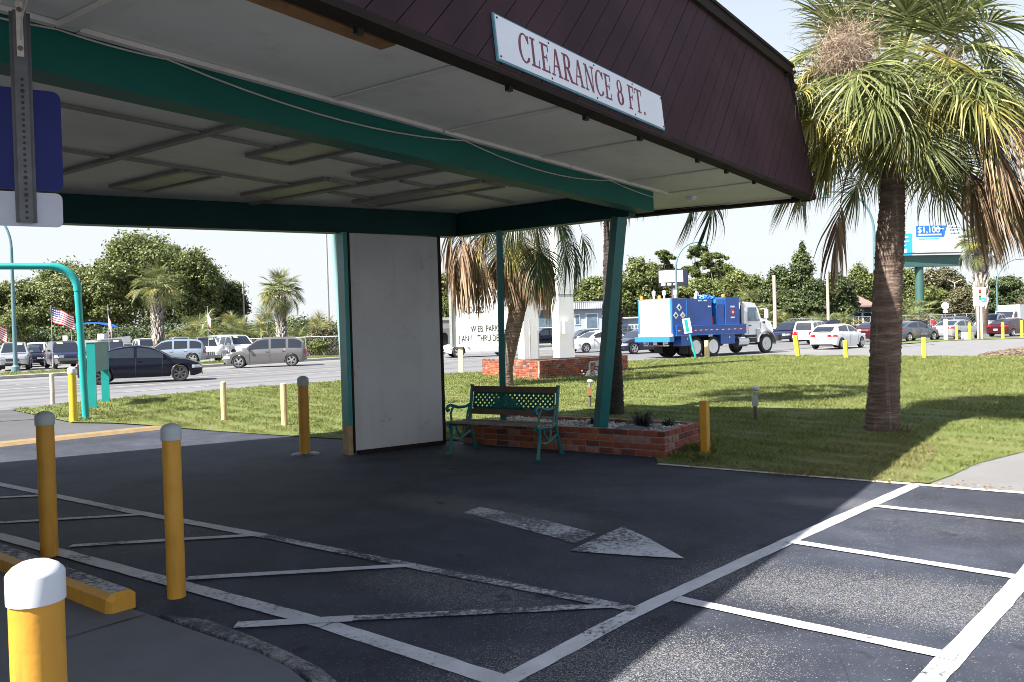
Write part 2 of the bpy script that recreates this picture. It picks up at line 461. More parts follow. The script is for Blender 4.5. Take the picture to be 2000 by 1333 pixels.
M['grey_plate'] = pm('grey aluminium plate', (0.47, 0.49, 0.56), 0.5, 0.1, var=0.08, scale=6, dirt=0.25, dirt_rgb=(0.3, 0.31, 0.36))
M['wire'] = pm('pale cable', (0.42, 0.38, 0.34), 0.6, var=0.1)
M['mortar'] = pm('mortar', (0.26, 0.235, 0.21), 0.9, var=0.2, scale=14, dirt=0.3, bmp=0.4, bscale=80)
def brickm(n, rgb): return pm(n, rgb, 0.85, var=0.28, scale=11, dirt=0.45, bmp=0.5, bscale=70, dirt_rgb=(0.30, 0.26, 0.23))
M['brick_red'] = brickm('red brick', (0.25, 0.06, 0.034))
M['brick_orange'] = brickm('orange brick', (0.34, 0.10, 0.042))
M['brick_dark'] = brickm('dark brick', (0.13, 0.038, 0.028))
M['brick_ash'] = brickm('ashy brick', (0.28, 0.15, 0.12))
BRICKS = [M['brick_red'], M['brick_red'], M['brick_orange'], M['brick_dark'], M['brick_red'], M['brick_ash'], M['brick_orange']]
M['pebble'] = leafm('white pebbles', (0.22, 0.21, 0.20), (0.5, 0.49, 0.46), (0.72, 0.71, 0.68), 0.0, 0.8)
M['soil'] = pm('dark soil', (0.045, 0.035, 0.028), 0.95, var=0.3, scale=8)
M['wood_slat'] = pm('weathered bench slat', (0.10, 0.062, 0.045), 0.7, var=0.25, scale=10, dirt=0.3, dirt_rgb=(0.16, 0.12, 0.10))
M['wood_seat'] = pm('grey worn seat slat', (0.20, 0.165, 0.14), 0.75, var=0.2, scale=10, dirt=0.3)
M['glass'] = pm('dark car glass', (0.018, 0.022, 0.030), 0.05, 0.0, var=0.1, coat=0.5)
M['glass_clear'] = pm('bright reflecting glass', (0.10, 0.15, 0.2), 0.05, 0.2, var=0.3, coat=0.5)
M['lamp_clear'] = pm('clear headlight lens', (0.6, 0.62, 0.65), 0.12, 0.3, var=0.2, scale=20, coat=0.5)
M['lamp_red'] = pm('red tail lens', (0.35, 0.012, 0.015), 0.15, var=0.25, scale=15, coat=0.5)
M['amber'] = pm('amber lens', (0.7, 0.22, 0.02), 0.2, var=0.1)
M['plastic'] = pm('black plastic', (0.02, 0.02, 0.022), 0.55, var=0.1)
M['plate'] = pm('licence plate', (0.65, 0.66, 0.66), 0.4, var=0.1, scale=20)
M['price'] = pm('windscreen price card', (0.75, 0.78, 0.25), 0.6, var=0.1)
def paintm(n, rgb, metal=0.25): return pm(n, rgb, 0.25, metal, var=0.04, scale=1.5, coat=0.7)
M['c_white'] = paintm('white car paint', (0.74, 0.74, 0.74), 0.0)
M['c_black'] = pm('blue black car paint', (0.004, 0.005, 0.013), 0.2, 0.0, var=0.04, coat=0.15)
M['c_black'].node_tree.nodes['Principled BSDF'].inputs['Specular IOR Level'].default_value = 0.3
M['old_asphalt'] = pm('old grey asphalt', (0.062, 0.062, 0.067), 0.85, var=0.15, scale=0.8, dirt=0.3, bmp=0.2, dirt_rgb=(0.10, 0.10, 0.10))
M['c_silver'] = paintm('silver car paint', (0.40, 0.41, 0.43), 0.5)
M['c_grey'] = paintm('grey car paint', (0.17, 0.165, 0.165), 0.45)
M['c_navy'] = paintm('navy car paint', (0.012, 0.017, 0.045), 0.2)
M['c_slate'] = paintm('slate blue car paint', (0.10, 0.115, 0.145), 0.45)
M['c_bluegrey'] = paintm('pale blue grey car paint', (0.27, 0.32, 0.40), 0.4)
M['c_maroon'] = paintm('dark maroon car paint', (0.055, 0.008, 0.012), 0.3)
M['t_blue'] = pm('truck blue paint', (0.012, 0.075, 0.34), 0.35, var=0.06, scale=1.5, coat=0.3, dirt=0.1, dirt_rgb=(0.02, 0.05, 0.22))
M['t_sky'] = pm('truck bright blue paint', (0.02, 0.17, 0.55), 0.35, var=0.06, scale=2, coat=0.3)
M['t_white'] = pm('truck white paint', (0.75, 0.75, 0.75), 0.3, var=0.04, scale=2, coat=0.3)
M['red'] = pm('red print', (0.55, 0.03, 0.03), 0.5, var=0.06)
M['blue'] = pm('blue print', (0.015, 0.13, 0.50), 0.5, var=0.06)
M['cyan'] = pm('cyan print', (0.02, 0.33, 0.55), 0.5, var=0.06)
M['green_steel'] = pm('green steel paint', (0.035, 0.095, 0.085), 0.5, var=0.1, scale=0.8)
M['flag_red'] = pm('flag red cloth', (0.42, 0.03, 0.05), 0.8, var=0.08)
M['flag_white'] = pm('flag white cloth', (0.72, 0.70, 0.70), 0.8, var=0.05)
M['flag_blue'] = pm('flag blue cloth', (0.02, 0.025, 0.16), 0.8, var=0.08)
M['pole_teal'] = pm('grey teal lamp pole', (0.10, 0.19, 0.22), 0.5, 0.2, var=0.1)
M['bark'] = pm('tree bark', (0.10, 0.08, 0.065), 0.9, var=0.35, scale=5, bmp=0.6, bscale=20)
M['bark_pale'] = pm('pale bark', (0.30, 0.27, 0.24), 0.9, var=0.3, scale=5)
M['oak'] = leafm('oak leaves', (0.036, 0.054, 0.014), (0.122, 0.152, 0.045), (0.24, 0.262, 0.10), 0.25, scale=0.25)
M['oak_light'] = leafm('light tree leaves', (0.05, 0.072, 0.018), (0.15, 0.182, 0.052), (0.275, 0.295, 0.115), 0.3, scale=0.25)
M['cedar'] = leafm('dark evergreen leaves', (0.018, 0.032, 0.012), (0.060, 0.086, 0.028), (0.14, 0.165, 0.065), 0.15, scale=0.3)
M['cypress'] = leafm('airy yellow green leaves', (0.04, 0.065, 0.015), (0.10, 0.135, 0.035), (0.19, 0.22, 0.07), 0.35, scale=0.4)
M['wispy'] = leafm('dry olive leaves', (0.06, 0.06, 0.03), (0.13, 0.125, 0.065), (0.2, 0.19, 0.11), 0.2, scale=0.4)
M['palm_green'] = leafm('palm frond green', (0.040, 0.062, 0.018), (0.145, 0.172, 0.055), (0.42, 0.42, 0.19), 0.3, 0.4, 0.9)
M['palm_yellow'] = leafm('palm frond yellowing', (0.12, 0.12, 0.028), (0.32, 0.285, 0.075), (0.58, 0.50, 0.21), 0.3, 0.45, 0.9)
M['palm_dead'] = leafm('dead palm frond', (0.08, 0.048, 0.028), (0.28, 0.185, 0.115), (0.56, 0.43, 0.29), 0.2, 0.8, 1.2)
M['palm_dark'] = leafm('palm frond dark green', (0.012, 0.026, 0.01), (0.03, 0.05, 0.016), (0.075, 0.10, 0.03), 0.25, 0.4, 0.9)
M['flower_stalk'] = leafm('dry palm flower stalks', (0.18, 0.13, 0.09), (0.34, 0.26, 0.19), (0.52, 0.42, 0.33), 0.1, 0.9, 2.0)
M['boot'] = leafm('palm boots', (0.10, 0.09, 0.08), (0.26, 0.235, 0.21), (0.44, 0.41, 0.37), 0.0, 0.9, 1.0)
M['grass'] = leafm('grass blades', (0.062, 0.094, 0.016), (0.150, 0.180, 0.040), (0.32, 0.31, 0.115), 0.3, 0.6, 0.5)
M['dry_grass'] = leafm('straw grass', (0.12, 0.10, 0.045), (0.22, 0.185, 0.09), (0.33, 0.28, 0.15), 0.2, 0.7, 0.8)
M['mulch'] = leafm('brown mulch', (0.06, 0.045, 0.032), (0.12, 0.09, 0.065), (0.2, 0.155, 0.115), 0.0, 0.95)

def lawn_mat():
    m, nt, p = nodes('lawn')
    co = coords(nt)
    a = noise(nt, co, 0.45, 4, 0.6); b = noise(nt, co, 14.0, 6, 0.7)
    col = ramp(nt, b, [(0.3, (0.045, 0.075, 0.012)), (0.55, (0.108, 0.145, 0.030)), (0.8, (0.20, 0.21, 0.075))])
    col = mix(nt, ramp(nt, a, [(0.42, 0.0), (0.72, 0.6)]), col, (0.17, 0.145, 0.06))
    nt.links.new(col, p.inputs['Base Color']); p.inputs['Roughness'].default_value = 0.95
    bump(nt, p, b, 0.8, 0.03)
    return m
M['lawn'] = lawn_mat()

def trunk_mat(name, c0, c1, c2):
    m, nt, p = nodes(name)
    co = coords(nt)
    mp = N(nt, 'ShaderNodeMapping'); mp.inputs['Scale'].default_value = (3, 3, 22); nt.links.new(co, mp.inputs['Vector'])
    rings = noise(nt, mp.outputs[0], 1.0, 5, 0.7)
    mp2 = N(nt, 'ShaderNodeMapping'); mp2.inputs['Scale'].default_value = (16, 16, 0.8); nt.links.new(co, mp2.inputs['Vector'])
    strk = noise(nt, mp2.outputs[0], 1.0, 4, 0.6)
    big = noise(nt, co, 1.6, 3)
    col = ramp(nt, rings, [(0.28, c0), (0.52, c1), (0.78, c2)])
    col = mix(nt, ramp(nt, strk, [(0.58, 0.0), (0.72, 0.6)]), col, c2)
    col = mix(nt, ramp(nt, big, [(0.35, 0.55), (0.65, 0.0)]), col, c0)
    nt.links.new(col, p.inputs['Base Color']); p.inputs['Roughness'].default_value = 0.9
    bump(nt, p, rings, 0.9, 0.03)
    return m
M['palm_trunk'] = trunk_mat('palm trunk bark', (0.055, 0.034, 0.026), (0.165, 0.110, 0.085), (0.34, 0.275, 0.225))
M['palm_trunk_grey'] = trunk_mat('grey palm trunk bark', (0.05, 0.036, 0.028), (0.14, 0.105, 0.08), (0.30, 0.25, 0.20))

M['palm_trunk_shaded'] = trunk_mat('dark palm trunk bark', (0.014, 0.010, 0.009), (0.04, 0.03, 0.026), (0.085, 0.068, 0.058))  # palm bark copy, the shade on one trunk put into its colour

for k_ in ('plum', 'teal_dark', 'teal_shaded', 'dark_trim', 'blue_sign', 'channel', 'batten_shaded'):
    M[k_].node_tree.nodes['Principled BSDF'].inputs['Specular IOR Level'].default_value = 0.22
M['kerb_faded'] = make_paint('faded kerb paint', (0.26, 0.255, 0.25), 1.5)
# ------------------------------------------------------------------ ground, road, lawn
rng = np.random.default_rng(11)

def sheet(name, pts, z, mat, kind='structure'):
    me = bpy.data.meshes.new(name)
    me.from_pydata([(p[0], p[1], z) for p in pts], [], [tuple(range(len(pts)))])
    me.materials.append(mat); me.update()
    if me.polygons[0].normal.z < 0: me.flip_normals()
    o = link(name, me)
    return tag(o, kind=kind)

sheet('ground', [(-400, -300), (500, -300), (500, 700), (-400, 700)], -0.05, M['ground'])
rd = Vector((math.cos(R_(48)), math.sin(R_(48)), 0)); rn = Vector((-rd.y, rd.x, 0))
near0 = Vector((-8.5, 27.1, 0))
def rp(s, t): return near0 + rd * s + rn * t
sheet('road', [rp(-90, 0), rp(-14, -0.4), rp(40, -4), rp(60, -10), rp(150, -34), rp(150, 30), rp(40, 18), rp(-90, 19)], -0.035, M['road'])
lawn_px = [(22, 801), (75, 812), (140, 826), (220, 827), (300, 832), (420, 843), (540, 851), (675, 859)]
lawn_pts = [G(*p).to_2d() for p in lawn_px] + [Vector((-0.9, 12.35)), Vector((1.75, 10.3))] + \
    [G(*p).to_2d() for p in [(1285, 906), (1735, 942), (1815, 946), (1860, 930), (1905, 908), (2000, 884)]] + \
    [Vector(p) for p in [(9.5, 12.6), (16, 17), (27, 25), (27, 30), (20.5, 33.0), (19.06, 33.9), (16, 37), (13, 41.7), (9.5, 41), (5.7, 39.4), (1.5, 35.2), (-2.6, 31.8), (-6.2, 29.3), (-8.5, 27.1), (-11.5, 23.4)]]
lawn = sheet('lawn', lawn_pts, 0.012, M['lawn'])
yl0, yl1 = G(0, 870), G(310, 837)
yl00 = yl0 + (yl0 - yl1) * 3
e1 = Vector((math.cos(R_(54.5)), math.sin(R_(54.5)), 0)); e2 = Vector((e1.y, -e1.x, 0))
cr0, cr1 = G(1285, 907), G(1735, 943)
crd = (cr1 - cr0).normalized()
far_r = cr1 + crd * 30
asph = [yl00, Vector((-30, -16, 0)), Vector((40, -16, 0)), far_r, cr1, cr0, Vector((1.9, 10.6, 0)), Vector((-0.7, 12.5, 0)), G(675, 858), G(540, 850), G(420, 842), yl1, yl0]
sheet('parking_lot', asph, 0.0, M['asphalt'])
sheet('driveway', [yl00 + Vector((0, 0.02, 0)), yl0, yl1, G(420, 841), G(300, 829), G(140, 823), G(22, 799), rp(-14, 0), rp(-34, 0)], -0.012, M['old_asphalt'])
sheet('driveway', [G(1815, 948), far_r, Vector((60, 0, 0)), Vector((60, 40, 0)), Vector((22, 34, 0)), Vector((27, 30, 0)), Vector((27, 25, 0)), Vector((16, 17, 0)), Vector((9.3, 13.2, 0)), G(2000, 874), G(1905, 896), G(1840, 930)], 0.004, M['concrete'])
sheet('driveway', [Vector((13, 41.9, 0)), Vector((16, 37, 0)), Vector((20.5, 33, 0)), Vector((27, 30, 0)), Vector((60, 40, 0)), Vector((66, 62, 0)), Vector((33, 60.4, 0)), Vector((22.5, 50.5, 0))], -0.02, M['concrete'])
# green strip with the posts across the side street
strip = sheet('verge', [Vector((23.5, 52.4, 0)), Vector((31, 58.4, 0)), Vector((40, 59.3, 0)), Vector((60, 58.0, 0)), Vector((60, 60.5, 0)), Vector((40, 62.8, 0)), Vector((30, 61.0, 0))], 0.005, M['lawn'])
# far kerb, sidewalk and verge in front of the car lot
kd = Vector((math.cos(R_(52)), math.sin(R_(52)), 0)); kn = Vector((-kd.y, kd.x, 0)); k0 = Vector((-25, 40, 0))
def kp(s, t): return k0 + kd * s + kn * t
b = B(); b.beam(kp(-70, 0.08) + Vector((0, 0, 0.03)), kp(62, 0.08) + Vector((0, 0, 0.03)), 0.16, 0.15); tag(b.build('kerb', M['kerb']), kind='structure')
sheet('sidewalk', [kp(-70, .17), kp(62, .17), kp(62, 2.2), kp(-70, 2.2)], 0.06, M['sidewalk'])
sheet('verge', [kp(-70, 2.2), kp(62, 2.2), kp(62, 5.2), kp(-70, 5.2)], 0.055, M['lawn'])

stripe_n = [0]
def stripe(name, pts, w, mat, z=0.004, step=0.12, jit=0.004):
    """Painted line along ground points, with slightly uneven edges."""
    stripe_n[0] += 1; z += 0.0004 * (stripe_n[0] % 9)      # crossing lines never share a plane
    P = [Vector((p[0], p[1], 0)) for p in pts]
    Q = []
    for a, c in zip(P[:-1], P[1:]):
        n = max(1, int((c - a).length / step))
        Q += [a.lerp(c, i / n) for i in range(n)]
    Q.append(P[-1])
    V, F = [], []
    for i, q in enumerate(Q):
        d = (Q[min(i + 1, len(Q) - 1)] - Q[max(i - 1, 0)]).normalized(); s = Vector((-d.y, d.x, 0))
        hw = w / 2
        V.append(q + s * (hw + random.uniform(-jit, jit)) + Vector((0, 0, z)))
        V.append(q - s * (hw + random.uniform(-jit, jit)) + Vector((0, 0, z)))
    for i in range(len(Q) - 1): F.append((2 * i + 1, 2 * i + 3, 2 * i + 2, 2 * i))
    me = bpy.data.meshes.new(name); me.from_pydata([tuple(v) for v in V], [], F); me.materials.append(mat); me.update()
    if me.polygons[0].normal.z < 0: me.flip_normals()
    return tag(link(name, me), kind='structure')

L_ = M['line']
M['line_arrow'] = make_paint('arrow road paint', (0.48, 0.48, 0.49), 1.3)
M['line_half'] = make_paint('half worn road paint', (0.60, 0.60, 0.60), 1.0)
def px(*p): return [G(*q) for q in p]
stripe('painted_line', px((820, 1420), (985, 1333), (1240, 1197), (1535, 1060), (1785, 949)), 0.115, L_)
stripe('painted_line', px((1740, 1420), (1815, 1333), (2000, 1130), (2090, 1022)), 0.115, L_)
stripe('painted_line', px((1322, 1172), (1868, 1287)), 0.10, L_, 0.008)
stripe('painted_line', px((1535, 1058), (1990, 1130)), 0.10, L_, 0.008)
stripe('painted_line', px((1700, 989), (2020, 1023)), 0.10, L_, 0.008)
stripe('painted_line', px((-120, 925), (5, 948), (250, 999), (515, 1048)), 0.11, L_)
stripe('painted_line', px((515, 1048), (800, 1106), (1240, 1192)), 0.10, M['line_worn'])
stripe('painted_line', px((-120, 1018), (5, 1050), (330, 1138), (640, 1222)), 0.125, L_)
stripe('painted_line', px((640, 1222), (985, 1333)), 0.125, L_)
stripe('painted_line', px((-60, 976), (92, 969)), 0.085, L_, 0.008)
stripe('painted_line', px((-60, 1026), (285, 1006)), 0.085, L_, 0.008)
stripe('painted_line', px((138, 1068), (517, 1046)), 0.085, L_, 0.008)
stripe('painted_line', px((365, 1132), (812, 1106)), 0.085, L_, 0.008)
stripe('painted_line', px((460, 1224), (690, 1211)), 0.10, L_, 0.008)
stripe('painted_line', px((690, 1211), (1190, 1186)), 0.085, M['line_worn'], 0.008)
stripe('painted_line', [cr0, cr1, cr1 + crd * 12], 0.10, M['line_cream'])
b = B(); yd = (yl1 - yl00).normalized(); b.add([p + Vector((-yd.y, yd.x, 0)) * o + Vector((0, 0, h)) for p in (yl00, yl1) for o, h in ((-.28, -.01), (-.16, .045), (.16, .045), (.28, -.01))], [(0, 1, 5, 4), (1, 2, 6, 5), (2, 3, 7, 6), (4, 5, 6, 7)]); tag(b.build('kerb', M['line_tan']), kind='structure')
def flat(name, pxs, mat, z=0.004):
    return sheet(name, [G(*p) for p in pxs], z, mat)
flat('arrow_marking', [(905, 1002), (937, 991), (1060, 1016), (1165, 1043), (1122, 1062)], M['line_worn'])
flat('arrow_marking', [(1112, 1078), (1216, 1030), (1268, 1054), (1337, 1093), (1230, 1087)], M['line_arrow'], 0.008)
# lane paint out on the road
for t, dash in ((3.2, 1), (6.6, 1), (10.2, 0), (13.6, 1)):
    if dash:
        for s in range(-30, 60, 9): stripe('lane_marking', [rp(s, t), rp(s + 3, t)], 0.12, M['line'], -0.029, 1.5)
    else: stripe('lane_marking', [rp(-40, t), rp(60, t)], 0.12, M['line_cream'], -0.029, 4)
# walkway slab the photographer stands on, with its worn kerb strip
slab_edge = px((290, 1204), (400, 1243), (500, 1277), (565, 1309), (600, 1338), (625, 1400))
stop_a, stop_b = G(242, 1197), G(-10, 1097)
sl = [stop_a + (stop_b - stop_a) * 3.2, stop_a + Vector((0.05, 0.02, 0))] + slab_edge + [Vector((-0.5, 1.2, 0)), Vector((-0.4, -2, 0)), Vector((-9, -2, 0))]
sheet('walkway', sl, 0.012, M['slab'])
kp_ = px((385, 1214), (470, 1246), (545, 1279), (605, 1310), (640, 1340), (660, 1400))
V, F = [], []
for i, p in enumerate(kp_):
    q = slab_edge[min(i + 1, 5)] if i < 5 else slab_edge[5]
    V += [p + Vector((0.045, 0.03, 0.0)), p + Vector((0, 0, 0.018)), slab_edge[i].lerp(p, 0.25) + Vector((0, 0, 0.018)), slab_edge[i].lerp(p, 0.2) + Vector((0, 0, 0.0))]
for i in range(5):
    for k in range(3): F.append((4 * i + k, 4 * i + k + 1, 4 * i + k + 5, 4 * i + k + 4))
me = bpy.data.meshes.new('kerb'); me.from_pydata([tuple(v) for v in V], [], F); me.materials.append(M['kerb_faded']); me.update()
tag(link('kerb', me), kind='structure')
stripe('slab_joint', px((30, 1283), (150, 1245), (285, 1205)), 0.012, M['black'], 0.016, 0.08, 0.003)

# grass blades
LP = np.array([(p.x, p.y) for p in lawn_pts])
def inside(P, poly):
    x, y = P[:, 0], P[:, 1]; r = np.zeros(len(P), bool); j = len(poly) - 1
    for i in range(len(poly)):
        xi, yi = poly[i]; xj, yj = poly[j]
        c = ((yi > y) != (yj > y)) & (x < (xj - xi) * (y - yi) / (yj - yi + 1e-12) + xi)
        r ^= c; j = i
    return r
pl0 = Vector((1.87, 10.19, 0)); PL_LEN, PL_DEP, PL_H = 3.25, 1.12, 0.335
plan_poly = np.array([(pl0 + e1 * a - e2 * c).to_2d() for a, c in ((0, 0), (PL_DEP, 0), (PL_DEP, PL_LEN), (0, PL_LEN))])
def vis(P):   # keep what lies in or near the picture
    return (np.abs(P[:, 0]) < 0.72 * P[:, 1] + 0.6)
def blades(poly, n, rmin, hmin, hmax, excl=None):
    out = np.zeros((0, 2))
    lo, hi = poly.min(0), poly.max(0)
    while len(out) < n:
        P = rng.uniform(lo, hi, (n * 6, 2))
        w = (rmin / np.maximum(np.hypot(P[:, 0], P[:, 1]), rmin)) ** 1.45
        k = inside(P, poly) & vis(P) & (rng.random(len(P)) < w)
        if excl is not None: k &= ~inside(P, excl)
        out = np.vstack([out, P[k]])
    P = out[:n] + rng.normal(0, 0.022, (n, 2))
    d = np.hypot(P[:, 0], P[:, 1]) / rmin
    h = rng.uniform(hmin, hmax, n) * (0.75 + 0.25 * np.minimum(d, 3))
    h *= np.clip(0.85 + 0.35 * np.sin(P[:, 0] * 3.1 + 1.3 * np.sin(P[:, 1] * 2.3)) * np.sin(P[:, 1] * 2.7 + np.sin(P[:, 0] * 1.9)) + 0.25 * np.sin(P[:, 0] * 9 + P[:, 1] * 7), .45, 1.5)
    w = rng.uniform(0.004, 0.008, n) * d ** 0.85
    a = rng.uniform(0, 2 * np.pi, n); lean = rng.uniform(0.2, 0.95, n) * h; la = rng.uniform(0, 2 * np.pi, n)
    dx, dy = np.cos(a) * w / 2, np.sin(a) * w / 2
    lx, ly = np.cos(la) * lean, np.sin(la) * lean
    z0 = np.full(n, 0.008)
    V = np.stack([np.stack([P[:, 0] - dx, P[:, 1] - dy, z0], 1), np.stack([P[:, 0] + dx, P[:, 1] + dy, z0], 1),
                  np.stack([P[:, 0] + dx * .6 + lx * .4, P[:, 1] + dy * .6 + ly * .4, h * .65], 1),
                  np.stack([P[:, 0] - dx * .3 + lx, P[:, 1] - dy * .3 + ly, h], 1)], 1).reshape(-1, 3)
    return V, np.arange(4 * n).reshape(-1, 4)
V, F = blades(LP, 420000, 9.0, 0.022, 0.055, plan_poly)
tag(link('grass', mesh_np('grass', V, F, M['grass'])), kind='stuff', label='mown green lawn grass between the parking lot and the road', cat='grass')
dry = np.array([(p.x, p.y) for p in px((1500, 930), (1640, 860), (1760, 855), (1830, 880), (1800, 940), (1700, 935))])
V, F = blades(dry, 9000, 9.0, 0.02, 0.05)
tag(link('grass', mesh_np('dry_grass', V, F, M['dry_grass'])), kind='stuff', label='straw coloured thin grass in front of the big palm', cat='grass')
pe = G(1320, 897); edge = np.array([(p.x, p.y) for p in px((1300, 902), (1345, 868), (1400, 862), (1400, 900), (1345, 908))])
V, F = blades(edge, 2500, 9.0, 0.05, 0.12)
tag(link('grass', mesh_np('edge_grass', V, F, M['grass'])), kind='stuff', label='taller uncut grass beside the brick planter end', cat='grass')
vp = np.array([(p.x, p.y) for p in (kp(-30, 2.3), kp(45, 2.3), kp(45, 5.1), kp(-30, 5.1))])
V, F = blades(vp, 14000, 40.0, 0.08, 0.16); V[:, 2] += 0.05
tag(link('grass', mesh_np('verge_grass', V, F, M['grass'])), kind='stuff', label='grass strip behind the far sidewalk in front of the car lot', cat='grass')

# fallen leaves on the lawn and along the paving edge
n = 900
P = np.zeros((0, 2))
while len(P) < n:
    q = rng.uniform(LP.min(0), LP.max(0), (6000, 2)); w = (9 / np.maximum(np.hypot(q[:, 0], q[:, 1]), 9)) ** 2.2
    P = np.vstack([P, q[inside(q, LP) & vis(q) & ~inside(q, plan_poly) & (rng.random(len(q)) < w)]])
P = P[:n - 260]
t = rng.random((260, 1)); a_, c_ = np.array(cr0.to_2d()), np.array((cr1 + crd * 1.2).to_2d())
P = np.vstack([P, a_ * (1 - t) + c_ * t + rng.normal(0, 1, (260, 2)) * np.array([[.13, .10]])])
z = rng.uniform(.012, .045, len(P)); a = rng.uniform(0, 6.28, len(P)); s_ = rng.uniform(.012, .035, len(P)); k = rng.uniform(.3, .6, len(P)); u = rng.uniform(-.4, .4, len(P))
d1 = np.stack([np.cos(a), np.sin(a), u], 1) * s_[:, None]; d2 = np.stack([-np.sin(a), np.cos(a), -u * .6], 1) * (s_ * k)[:, None]
Q = np.stack([P[:, 0], P[:, 1], z + .008], 1)
V = np.stack([Q - d1, Q + d2, Q + d1, Q - d2], 1).reshape(-1, 3)
tag(link('leaves', mesh_np('leaves', V, np.arange(len(V)).reshape(-1, 4), M['dead_leaf'])), 'small brown fallen leaves scattered on the lawn and paving edge', 'leaves', kind='stuff')
# ------------------------------------------------------------------ canopy
Cb = Vector((4.316, 11.481, 0))
def U(u, v, z): p = Cb + e1 * u + e2 * v; return Vector((p.x, p.y, z))
def uv(p): r = Vector((p.x, p.y, 0)) - Cb; return (r.dot(e1), r.dot(e2))
ZC, ZF = 3.40, 3.36            # ceiling, fascia bottom
roof_uv = [(0, 0), (-0.74, -6.17), (-13.15, -11.84), (-13.15, 0)]
canopy = thing('canopy', 'drive through canopy with plum board fascia, white ceiling and teal steel beams', 'canopy', (U(-6, -3, 0)))

def clip(poly, a, n):
    """Keep the part of a 2D polygon where (p-a).n <= 0."""
    out = []
    for i in range(len(poly)):
        p, q = poly[i], poly[(i + 1) % len(poly)]
        dp = (p[0] - a[0]) * n[0] + (p[1] - a[1]) * n[1]; dq = (q[0] - a[0]) * n[0] + (q[1] - a[1]) * n[1]
        if dp <= 0: out.append(p)
        if (dp < 0 < dq) or (dq < 0 < dp):
            t = dp / (dp - dq); out.append((p[0] + (q[0] - p[0]) * t, p[1] + (q[1] - p[1]) * t))
    return out
def clip_rect(poly, x0, x1, y0, y1):
    for a, n in (((x0, 0), (-1, 0)), ((x1, 0), (1, 0)), ((0, y0), (0, -1)), ((0, y1), (0, 1))):
        poly = clip(poly, a, n)
        if len(poly) < 3: return []
    return poly
def inset(poly, d):
    out = list(poly)
    for i in range(len(poly)):
        a, c = Vector(poly[i]), Vector(poly[(i + 1) % len(poly)])
        t = (c - a).normalized(); n = Vector((-t.y, t.x))     # polygon runs clockwise in u,v
        cen = sum((Vector(p) for p in poly), Vector((0, 0))) / len(poly)
        if (cen - a).dot(n) > 0: n = -n
        out = clip(out, a - n * d, n)
    return out
ceil_poly = inset(roof_uv, 0.14)
u_lines = [-13.1, -12.1, -9.57, -7.62, -6.31, -4.83, -2.95, -1.8, 1]
v_lines_in = [-13, -11.6, -9.2, -6.8, -4.38, -2.95, -1.62]
def ceiling_panel(u0, u1, v0, v1):
    poly = clip_rect(ceil_poly, u0 + 0.004, u1 - 0.004, v0 + 0.004, v1 - 0.004)
    if len(poly) < 3: return
    dz = random.uniform(0, 0.004)
    bb = B(); bb.prism([U(p[0], p[1], 0).to_2d() for p in poly][::-1], ZC + dz, ZC + 0.02 + dz)
    bb.build('ceiling_panel', M['ceiling'], canopy, world=True)
for u0, u1 in zip(u_lines[:-1], u_lines[1:]): ceiling_panel(u0, u1, -1.5, 0)
ul = [-13.1, -12.5, -10.1, -7.67, -5.12, -2.35]
for u0, u1 in zip(ul[:-1], ul[1:]):
    for v0, v1 in zip(v_lines_in[:-1], v_lines_in[1:]): ceiling_panel(u0, u1, v0, v1)
ceiling_panel(-2.35, 1, -8, -1.5)
def bat(p, q, w=0.075, h=0.022, name='batten', mat='batten'):
    bb = B(); bb.beam(Vector((p.x, p.y, ZC - h / 2 - 0.001)), Vector((q.x, q.y, ZC - h / 2 - 0.001)), w, h)
    return bb.build(name, M[mat], canopy, world=True)
for u in (-12.1, -9.57): bat(U(u, -1.42, 0), U(u, -0.16, 0), 0.10, 0.035)
for u in (-7.62, -6.31, -4.83, -2.95, -1.8): bat(U(u, -1.41, 0), U(u, -0.16, 0), 0.07, 0.012)
bat(U(-0.42, -6.0, 0), U(-0.2, -0.3, 0), 0.10, 0.02)
bat(U(-13, -0.15, 0), U(-0.2, -0.15, 0), 0.018, 0.02)
for u0, u1 in ((-12.9, -9.62), (-9.5, -6.4), (-6.38, -4.3), (-4.28, -1.75)): bat(U(u0, -1.425, 0), U(u1, -1.425, 0), 0.05, 0.03)
for u0, u1, v in ((-13, -7.72, -2.98), (-7.62, -6.95, -2.98), (-6.4, -5.62, -2.9), (-13, -7.72, -4.4), (-7.62, -5.66, -4.35), (-5.0, -4.35, -4.4), (-13, -7.72, -6.8), (-4.9, -2.7, -3.3)):
    bat(U(u0, v, 0), U(u1, v, 0), 0.06, 0.022, mat='batten_shaded')
for u, v0, v1 in ((-7.67, -7.6, -1.72), (-5.1, -6.2, -1.72), (-10.1, -9, -1.72), (-12.5, -9, -1.72)): bat(U(u, v0, 0), U(u, v1, 0), 0.075, 0.032, mat='batten_shaded')
